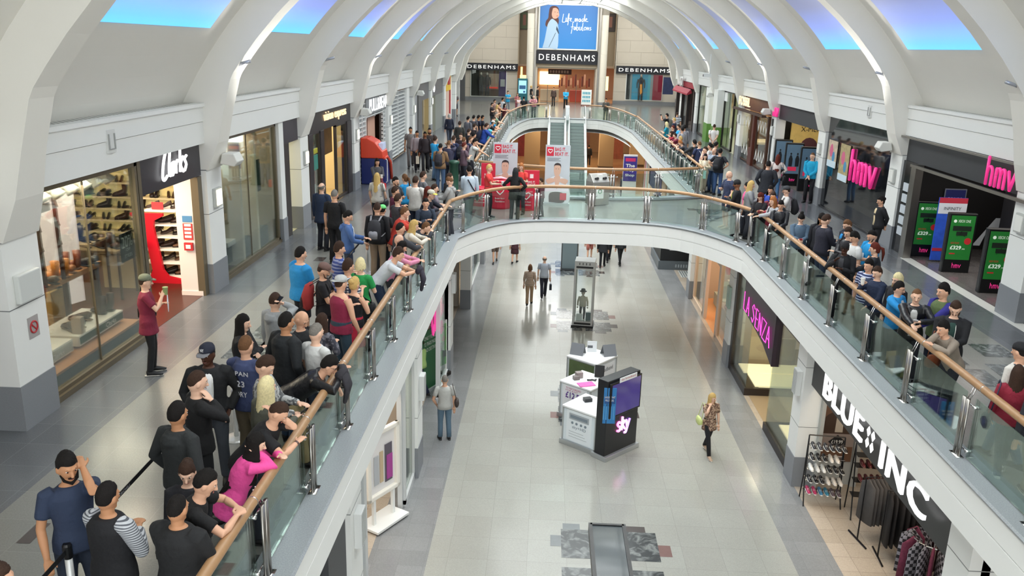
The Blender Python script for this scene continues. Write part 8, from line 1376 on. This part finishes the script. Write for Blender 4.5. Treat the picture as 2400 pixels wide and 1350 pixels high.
P(6.00,19.84,190,1.66,1,dict(fem=1,hair='bun',hc='k',sk='p',tt='jacket',top='#4f6478',la='ph',ra='ph',hp=38,bot='#23252c',acc=[('phoneR','#c23040','red phone of the woman in the denim jacket')]),'woman with a top knot and denim jacket using a red phone')
P(6.38,19.50,220,1.74,1,dict(hair='long',hl=.5,hc='k',sk='m',tt='jacket',top='#1c1d24',hp=30,bot='#1d2028'),'person with long dark hair in black behind the suited man')
P(6.25,18.91,75,1.82,1,dict(hair='short',hc='b',sk='p',tt='sweat',top='#232330',und=None,la='ph',ra='ph2',hp=30,bot='#263448',wide=1.1),'man in dark charcoal jumper and jeans looking down to the right')
P(6.80,18.99,260,1.70,1,dict(hair='short',hc='m',sk='p',tt='gilet',top='#1c2436',slv=('#1c2436',),und='#2b8fd0',hp=25,bot='#23252c'),'brown haired person in navy gilet over bright blue')
P(6.48,17.99,240,1.73,1,dict(hair='short',hc='b',sk='p',tt='jacket',top='#1b1b1f',rough=.4,la='cr',ra='cr',hp=25,bot='#23252c'),'man in black leather jacket with folded arms in the right queue')
P(6.43,17.44,260,1.74,1,dict(hair='thick',hc='k',sk='l',tt='tee',top='#d2d2d0',hp=25,bot='#23252c'),'black haired man in white shirt in the right queue')
P(6.00,16.76,215,1.66,1,dict(hair='beanie',capc='#1b1a1d',hc='k',sk='k',tt='jacket',top='#141519',hood=1,la='hd',ra='cu',bot='#1d1f26',und='#3a3a3e'),'man in black beanie and hooded jacket eating at the right rail')
P(6.84,17.60,260,1.76,1,dict(hair='crop',hc='k',beard=1,sk='l',top='#1f93cf',la='ph',ra='ph2',hp=28,wide=1.2,bot='#17202c',acc=[('badge','#d6e4ea',''),('phoneR','#17181c','phone of the bearded staff member')]),'bearded staff member in turquoise t-shirt using a phone')
P(6.56,16.65,290,1.68,1,dict(fem=1,hair='pony',hc='r',sk='p',tt='sweat',top='#1b1f26',la='fw',ra='hd',bot='#1d1f26'),'woman with a long auburn ponytail in black beside the staff member')
P(6.00,15.41,240,1.64,0,dict(hair='thick',hc='k',sk='l',tt='tee',top='#25305c',pat=('s','#b9c2d8',6),bot='#23252c'),'dark haired man in navy striped polo shirt')
P(6.00,14.97,245,1.62,0,dict(hair='short',hc='b',sk='p',tt='sweat',top='#1e2a44',la='cl',ra='cu',hp=20,bot='#2a2c34',acc=[('cupR','#e0ddd6','white cup held by the man in navy jumper')]),'man in navy jumper holding a white cup')
P(6.16,14.46,250,1.63,0,dict(fem=1,hair='long',hc='w',sk='p',tt='jacket',top='#1b1c22',specs=1,bot='#1d1f26'),'blonde woman in dark jacket behind the bright blue coat')
P(6.00,14.05,140,1.58,0,dict(hair='thick',hc='k',sk='l',tt='jacket',top='#1f88c8',hood=1,specs=1,und='#b9b9b6',la='hd',ra='rl',bot='#3a3c44',hy=-10),'smiling man in glasses and bright blue waterproof coat')
P(6.44,13.36,255,1.76,0,dict(hair='thick',hc='k',sk='l',tt='jacket',top='#5a6b43',slv=('#2c2a80',),la='fw',ra='cr',bot='#24283a'),'black haired youth in green bomber jacket with purple blue sleeves')
P(6.01,13.36,200,1.68,0,dict(lean=8,hair='crop',hc='m',sk='p',tt='jacket',top='#17181b',rough=.35,und='#c4c4c2',la='rl',ra='rf',bot='#23252c',hp=12,acc=[('phoneL','#c9ced6','pale phone held over the rail by the leather jacket youth')]),'fair skinned youth in black leather jacket and white t-shirt at the rail')
P(6.21,12.46,205,1.75,0,dict(hair='short',hc='b',beard=1,sk='p',tt='jacket',top='#191a1e',hood=1,und='#23403a',la='ph',ra='ph2',hp=35,bot='#1d1f26',acc=[('cords','#d9d9d2',''),('phoneR','#15161a','phone of the bearded man in black zip hoodie')]),'bearded man in black zip hoodie over dark green looking at his phone')
P(6.01,12.07,250,1.62,0,dict(lean=29,hair='thick',hc='k',sk='l',tt='sweat',top='#8f8376',la='rl',ra='ch',hp=15,bot='#23252c',acc=[('shoulderR','#8a4a2c','brown leather shoulder bag of the beige jumper youth')]),'black haired youth in beige jumper with fist against his mouth')
P(8.91,22.69,265,1.66,1,dict(fem=1,hair='up',hc='k',sk='l',tt='jacket',top='#1c1c20',und='#d8c49c',la='bk',ra='bk',bot='#16161a'),'woman in cream top and black jacket leaning against the right pillar')
P(9.58,31.19,215,1.84,1,dict(hair='crop',hc='m',sk='p',tt='sweat',top='#1b9fc8',la='cl',ra='cl',bot='#17171c',wide=1.05),'shop worker in teal blue shirt and black trousers beside the pillar')
P(6.22,10.61,330,1.72,0,dict(hair='capb',capc='#17171a',hc='k',sk='l',top='#d6d3cc',bot='#4a6078',walk=1,acc=[('strap','#4a5660','grey messenger bag of the man in black cap')]),'man in black cap and white t-shirt walking at the right frame edge')
P(6.00,10.21,20,1.54,0,dict(fem=1,hair='bob',hc='b',sk='l',tt='sweat',top='#8a1f34',bt='slim',bot='#3c434c',shoe='#d8d5cf',walk=1,la='dn',ra='hd',acc=[('shoulderL','#1f2740','navy tote on a tan strap at the right frame edge')]),'woman in dark red jumper with grey leggings and white pumps')
P(6.00,9.55,10,1.64,0,dict(hair='short',hc='b',sk='l',tt='sweat',top='#23252c',bot='#84765c',walk=1,shoe='#3a332c'),'person in khaki trousers mostly cut off by the right frame edge')
P(-6.20,12.51,68,1.67,0,dict(fem=1,hair='cap',capc='#6f7460',hc='b',sk='p',top='#7a1f38',long=1,bt='slim',bot='#15161a',la='hd',ra='cu',shoe='#17171a',hp=5,acc=[('shoulderL','#1b1a1c','large black leather handbag of the woman outside the shoe shop',1.0),('cupR','#8fa06a','green paper cup held by the woman outside the shoe shop'),('paperL','#dfe6ee','folded white paper in the hand of the woman outside the shoe shop'),('star','','')]),'woman in camouflage cap and maroon tunic drinking outside the shoe shop')
P(0.07,32.93,0,1.74,1,dict(hair='thin',hc='g',sk='p',tt='tee',top='#a7b0bd',walk=1,bot='#1c1f2e',acc=[('bagR','#1f2430','small dark bag of the man in pale blue shirt walking below',(.1,.05,.22))]),'balding man in pale blue shirt and navy trousers walking away below',ZG)
P(-0.48,31.85,5,1.64,1,dict(fem=1,hair='bob',hl=.5,hc='m',sk='p',tt='sweat',top='#c8b4a0',pat=('s','#8a7466',8),cuff=.4,walk=1,bot='#a58c70'),'woman in brown striped top and tan trousers walking away below',ZG)
P(4.28,19.57,165,1.66,1,dict(fem=1,hair='bob',hc='y',sk='p',tt='dress',top='#6e5446',pat=('n','#b89c84'),walk=1,bt='slim',bot='#17171b',shoe='#b79c84',la='dn',ra='sh',hy=-30,acc=[('shoulderR','#c9d488','yellow green shopping bag over the shoulder of the blonde woman below',.98)]),'blonde woman in floral tunic and black leggings on the lower floor',ZG)
P(-2.35,19.79,345,1.76,1,dict(hair='crop',hc='g',sk='l',top='#b5b5b0',la='pk',ra='dn',bot='#5c7486',acc=[('shoulderR','#3c322e','dark brown shoulder bag of the man in grey t-shirt below',1.0)]),'grey haired man in pale t-shirt and jeans on the lower floor',ZG)
P(-3.36,22.60,300,1.72,1,dict(hair='thick',hc='b',sk='l',top='#b9dc8a',walk=1,bot='#1f2a44'),'person in lime top and dark jeans stepping into the lower shop',ZG)
P(-2.23,38.41,180,1.70,2,dict(hair='short',hc='b',sk='l',top='#7c6a60',bt='shorts',bot='#6a5a50',walk=1),'walker in shorts whose legs show under the left of the footbridge',ZG)
P(-1.32,38.40,10,1.64,2,dict(fem=1,hair='long',hc='b',sk='l',tt='dress',top='#4a2a30',bt='skirt',bot='#4a2a30',walk=1),'walker in dark red skirt whose legs show under the footbridge',ZG)
P(2.21,39.58,10,1.64,2,dict(fem=1,hair='long',hc='y',sk='l',top='#c4b8b0',bt='shorts',bot='#c9776a',walk=1),'walker in coral shorts whose legs show under the footbridge',ZG)
P(2.75,38.22,10,1.74,2,dict(hair='short',hc='b',sk='l',tt='jacket',top='#2a2c30',bot='#16181e',bt='slim',walk=1,long=1),'walker in dark coat whose legs show under the footbridge',ZG)
P(3.11,39.50,180,1.72,2,dict(hair='short',hc='b',sk='l',tt='sweat',top='#3a3c44',bot='#23262e',walk=1),'walker in dark jeans behind the dark coated walker below',ZG)
P(3.60,38.73,350,1.66,2,dict(fem=1,hair='long',hc='k',sk='l',tt='sweat',top='#2a2c30',bt='slim',bot='#15161a',walk=1),'walker in black leggings whose legs show under the right of the footbridge',ZG)
P(5.12,56.71,60,1.72,2,dict(hair='short',hc='k',sk='l',tt='jacket',top='#1f2430',la='hd',ra='hd',bot='#1f2430',acc=[('bagR','#c8ccd0','white carrier bag of the distant person in navy below')]),'distant person in navy seen through the footbridge glass below',ZG)
P(3.62,74.02,10,1.76,2,dict(hair='short',hc='k',sk='l',tt='jacket',top='#17181c',bot='#17181c'),'distant dark figure in the lower hall right of the escalators',ZG)
P(-1.78,26.29,100,1.70,1,dict(hair='short',hc='y',fem=1,sk='p',top='#d8403c',la='hd',ra='ph',bot='#1d1d24',shoe='#26262c',acc=[('cupR','#e8e8e6','white collecting tin held by the charity helper')]),'charity helper in red t-shirt standing by the left red panel')
P(-0.79,27.14,200,1.66,1,dict(fem=1,hair='bob',hc='o',sk='p',top='#d8403c',la='hd',ra='hd',bot='#35353c'),'ginger haired charity helper in red t-shirt behind the hooded woman')
P(-0.93,25.81,10,1.68,1,dict(fem=1,hair='hijab',capc='#121214',sk='m',tt='sweat',top='#121214',long=1,la='hp',ra='hp',bot='#3c3a40'),'woman in black headscarf and jumper with her back to the camera')
P(-0.13,26.78,300,1.25,1,dict(hair='short',hc='b',sk='l',top='#5a3038',tt='sweat',la='hd',ra='hd',bot='#2a2c34'),'person in dark maroon top beyond the charity stand')
# ================================================================ loose things on the upper floor
def queue_post(x, y, lab):
    o = empty('queue_post', (x, y, 0), label=lab, cat='queue post'); b = MB(); b.lathe([(.17, 0), (.17, .012), (.15, .03), (.03, .045)], n=24); b.build('base', mat('#c9cac8', .3, .5), o, smooth=False); b = MB(); b.cyl((0, 0, .03), (0, 0, .88), .032, 14); b.build('pole', mat('#d9dad8', .35, .4), o, smooth=True); b = MB(); b.lathe([(.036, .86), (.04, .88), (.04, .98), (.03, 1.0)], n=14); b.build('belt_head', BLACK, o)
QP = [(-4.0, 6.25), (-4.06, 10.35), (-3.98, 14.4), (-4.1, 19.1)]
for p, l_ in zip(QP, ('bottom left', 'hoodie man', 'large blue t-shirt man', 'backpack wearer')): queue_post(*p, 'chrome queue post with black head nearest the %s' % l_)
for i, (a, b_) in enumerate(zip(QP[:-1]+[(-3.9, 3.2)], QP[1:]+[QP[0]])):
    a, b_ = Vector((*a, .93)), Vector((*b_, .93)); t = (b_-a).normalized(); a += t*.04; b_ -= t*.04; o = empty('queue_belt', a, label='black printed queue belt, %s' % ['nearest full span', 'middle span past the hoodie man', 'farthest span', 'span running off the bottom left corner'][i], cat='belt')
    b = MB(); n_ = Vector((-t.y, t.x, 0))*.002; L_ = (b_-a).length; b.add([Vector((0, 0, -.025))-n_, t*L_+Vector((0, 0, -.025))-n_, t*L_+Vector((0, 0, .025))-n_, Vector((0, 0, .025))-n_, Vector((0, 0, -.025))+n_, t*L_+Vector((0, 0, -.025))+n_, t*L_+Vector((0, 0, .025))+n_, Vector((0, 0, .025))+n_], [(0, 1, 2, 3), (7, 6, 5, 4), (0, 4, 5, 1), (3, 2, 6, 7)]); b.build('belt', mat('#121316', .6), o)
    b = MB(); [add_text(b, 'CHURCHILL', t*(q+.0)-n_*2+Vector((0, 0, -.014)), t, (0, 0, 1), .32, .028, .001) for q in (L_*.2, L_*.6)]; b.build('belt_lettering', mat('#b9bcc0', .6), o)
# charity stand
RD = mat('#cf2440', .5, noise_amt=.05); BGY = mat('#c3cbd0', .5, noise_amt=.08, noise_scale=2)
def charity_banner(x, y, lab):
    o = empty('banner_stand', (x, y, 0), label=lab, cat='banner'); b = MB(); b.box(-.42, .42, 0, .02, .06, 2.05); b.build('banner_print', BGY, o); b = MB(); b.box(-.45, .45, -.1, .12, 0, .07); b.build('base', mat('#b9bdbf', .3, .6), o)
    b = MB(); b.box(-.38, -.14, -.008, 0, 1.68, 1.98, 0); b.build('logo_panel', RD, o); b = MB(); b.tube([(-.26+.075*math.sin(t)**3, -.012, 1.85+.065*(math.cos(t)-.35*math.cos(2*t)-.15*math.cos(3*t))) for t in [i*PI/9 for i in range(18)]], .013, 6, closed=True); b.build('heart_mark', WHITE, o)
    b = MB(); add_text(b, 'BAG IT.', (-.1, -.006, 1.85), (1, 0, 0), (0, 0, 1), .36, .12, .001, bold=.02); add_text(b, 'BEAT IT.', (-.1, -.006, 1.69), (1, 0, 0), (0, 0, 1), .46, .12, .001, bold=.02); b.build('banner_lettering', RD, o)
    b = MB(); [b.box(-.36, .1-.05*(i % 2), -.004, 0, 1.6-i*.045, 1.615-i*.045) for i in range(3)]; b.build('small_print', mat('#5a5e66', .6), o)
    b = MB(); F2 = lambda pts, mi, k: b.add([(px_, -.004-.002*k, pz) for px_, pz in smooth2(pts)], [tuple(range(len(smooth2(pts))))], mi)
    F2([(-.42, .1), (-.36, .75), (-.2, .95), (0, 1.0), (.2, .95), (.36, .75), (.42, .1), (-.42, .1)], 0, 1); F2([(-.11, .95), (0, .55), (.11, .95), (0, 1.02), (-.11, .95)], 1, 2); F2([(-.08, 1.0), (-.12, 1.2), (-.1, 1.35), (0, 1.4), (.1, 1.35), (.12, 1.2), (.08, 1.05), (0, .98), (-.08, 1.0)], 1, 3); F2([(-.12, 1.28), (-.1, 1.4), (0, 1.45), (.11, 1.4), (.12, 1.28), (.08, 1.36), (-.08, 1.36), (-.12, 1.28)], 2, 4); F2([(-.3, .72), (-.1, .8), (-.08, .9), (-.25, .92), (-.38, .85), (-.3, .72)], 1, 5); F2([(.3, .72), (.1, .8), (.08, .9), (.25, .92), (.38, .85), (.3, .72)], 1, 5); F2([(-.25, .1), (-.22, .42), (.22, .42), (.25, .1), (-.25, .1)], 2, 6)
    for q in (-.04, .045): b.box(q-.012, q+.012, -.02, -.012, 1.24, 1.255, 2)
    b.box(.12, .34, -.022, -.018, .18, .42, 3); b.build('portrait', [mat('#dfe3e6', .6), mat('#d9b39c', .6), mat('#3a3030', .6), RD], o)
charity_banner(-1.42, 29.35, 'left pale charity banner with a boy opening his shirt'); charity_banner(.38, 29.0, 'right pale charity banner before the escalators')
for x, y, h, w_, lab in ((-1.98, 29.1, 1.35, .24, 'tall red charity panel at the left end of the stand'), (-.48, 28.6, 1.22, .26, 'tall red charity panel right of the hooded woman')):
    o = empty('charity_board', (x, y, 0), label=lab, cat='panel'); b = MB(); b.box(-w_, w_, -.03, .03, 0, h); b.build('panel', RD, o); b = MB(); add_text(b, 'BAG IT.', (-.13, -.034, h-.42), (1, 0, 0), (0, 0, 1), .26, .07, .001, bold=.02); add_text(b, 'BEAT IT.', (-.14, -.034, h-.51), (1, 0, 0), (0, 0, 1), .28, .07, .001, bold=.02); b.box(-.06, .06, -.034, -.03, h-.26, h-.12); b.build('panel_lettering', WHITE, o)
for x, y, r_, h, lab in ((-1.5, 28.2, .38, .95, 'round red charity table with a white heart and lettering'), (-2.2, 28.5, .3, .62, 'low red charity box at the left of the stand'), (-.62, 28.0, .33, .78, 'round red charity table right of the hooded woman')):
    o = empty('charity_table', (x, y, 0), label=lab, cat='table'); b = MB(); b.lathe([(r_*.96, 0), (r_, .05), (r_, h-.02), (r_-.02, h)], n=28); b.build('drum', RD, o); b = MB(); b.tube([(.13*math.sin(t)**3, -r_-.004, h*.66+.11*(math.cos(t)-.35*math.cos(2*t)-.15*math.cos(3*t))) for t in [i*PI/9 for i in range(18)]], .018, 6, closed=True); b.build('heart_mark', WHITE, o)
    b = MB(); [add_text(b, s_, (-.16, -r_-.006, h*.36-i*.1), (1, 0, 0), (0, 0, 1), .32, .06, .001) for i, s_ in enumerate(('British Heart', 'Foundation'))]; b.build('drum_lettering', WHITE, o)
b = MB(); b.tube([(-1.75, 28.1, .98), (-1.5, 28.2, 1.0), (-1.3, 28.15, .97)], [(.1, .04), (.16, .05), (.1, .03)], 8); tag(b.build('charity_bags', mat('#e8a4b0', .6, noise_amt=.3), smooth=True), 'pile of pale pink charity bags on the round red table', 'bags')
# recycling bin
o = empty('recycling_bin', (1.8, 29.35, 0), 28, label='brushed metal recycling bin with two round black openings and a sloping lid', cat='bin'); b = MB(); b.box(-.33, .33, -.25, .25, .02, .82); b.build('bin_body', mat('#a5a29a', .35, .6), o, bevel=.015); b = MB(); b.prism([(-.25, .82), (.25, .82), (.1, 1.08), (-.02, 1.08)], 0, -.33, .33); b.build('lid', mat('#c4c3bd', .3, .5), o, bevel=.01)
for q in (-.16, .16): b = MB(); b.cyl((q, -.19, .92), (q, -.17, .95), .08, 16); b.build('opening', BLACK, o)
b = MB(); b.box(-.06, .06, -.2, -.06, .86, 1.07, M=Matrix.Identity(4)); b.box(-.2, .1, -.256, -.25, .25, .65); b.build('white_label', WHITE, o); b = MB(); b.tube([(-.05+.07*math.cos(a*PI/6), -.26, .5+.07*math.sin(a*PI/6)) for a in range(12)], .012, 5, closed=True); b.build('recycling_mark', mat('#3f8a5a', .5), o)
b = MB(); b.lathe([(.2, 0), (.2, .05), (.17, .08), (.17, 1.0), (.2, 1.02), (.2, 1.1), (.12, 1.14)], (-3.4, 31.2, 0), 20); tag(b.build('litter_bin', mat('#1f4a38', .4), smooth=True), 'dark green cylindrical bin beside the queue before the footbridge', 'bin')
# carrier bag and crate behind the glass on the right
o = empty('carrier_bag', (6.1, 13.75, 0), 20, label='tan paper carrier bag on the floor behind the right glass', cat='bag'); b = MB(); b.prism([(-.2, 0), (.2, 0), (.23, .42), (-.23, .42)], 1, -.1, .1); b.build('bag_body', mat('#a8875a', .8, noise_amt=.1), o); b = MB(); b.tube([(-.08, -.1, .41), (-.06, -.1, .52), (.06, -.1, .52), (.08, -.1, .41)], .006, 6); b.build('handle', mat('#8a6a40', .8), o)
o = empty('crate', (5.98, 12.75, 0), 10, label='grey wire crate with white papers on the floor behind the right glass', cat='crate'); b = MB(); b.box(-.16, .16, -.2, .2, 0, .02); [b.box(-.16, .16, s_*.2-.005, s_*.2+.005, z, z+.012) for s_ in (-1, 1) for z in (.06, .12, .18, .24)]; [b.box(s_*.16-.005, s_*.16+.005, -.2, .2, z, z+.012) for s_ in (-1, 1) for z in (.06, .12, .18, .24)]; [b.box(x_-.005, x_+.005, y_-.005, y_+.005, 0, .26) for x_ in (-.16, 0, .16) for y_ in (-.2, .2)]; b.build('crate_frame', mat('#6f7275', .4, .5), o); b = MB(); b.box(-.12, .12, -.16, .16, .02, .2); b.build('papers', WHITE, o)
# pushchair by the far landing
o = empty('pushchair', (-1.35, 80.5, 0), 100, label='black pushchair near the left stone column', cat='pushchair'); b = MB(); b.tube([(0, -.2, .35), (0, -.1, .5), (0, .15, .6), (0, .25, .95)], [(.2, .05), (.22, .1), (.22, .15), (.2, .12)], 10, up=(1, 0, 0)); b.build('seat', BLACK, o, smooth=True); b = MB(); [b.tube([(q, -.4, .1), (q, .35, 1.0)], .015, 6) for q in (-.22, .22)]; [b.tube([(q, .3, .1), (q, 0, .6)], .015, 6) for q in (-.22, .22)]; b.build('frame', STEEL, o)
for q in ((-.24, -.4), (.24, -.4), (-.24, .3), (.24, .3)): b = MB(); b.cyl((q[0]-.02, q[1], .1), (q[0]+.02, q[1], .1), .1, 12); b.build('wheel', BLACK, o)
o = empty('security_camera', (9.1, 50.3, 3.9), label='white security camera on a rod below the right vault', cat='camera'); b = MB(); b.cyl((0, 0, .1), (0, 0, 1.2), .03, 8); b.build('rod', WHITE, o); b = MB(); b.box(-.35, .1, -.09, .09, -.06, .12); b.box(-.37, -.34, -.07, .07, -.04, .08, 1); b.build('camera_body', [WHITE, BLACK], o)
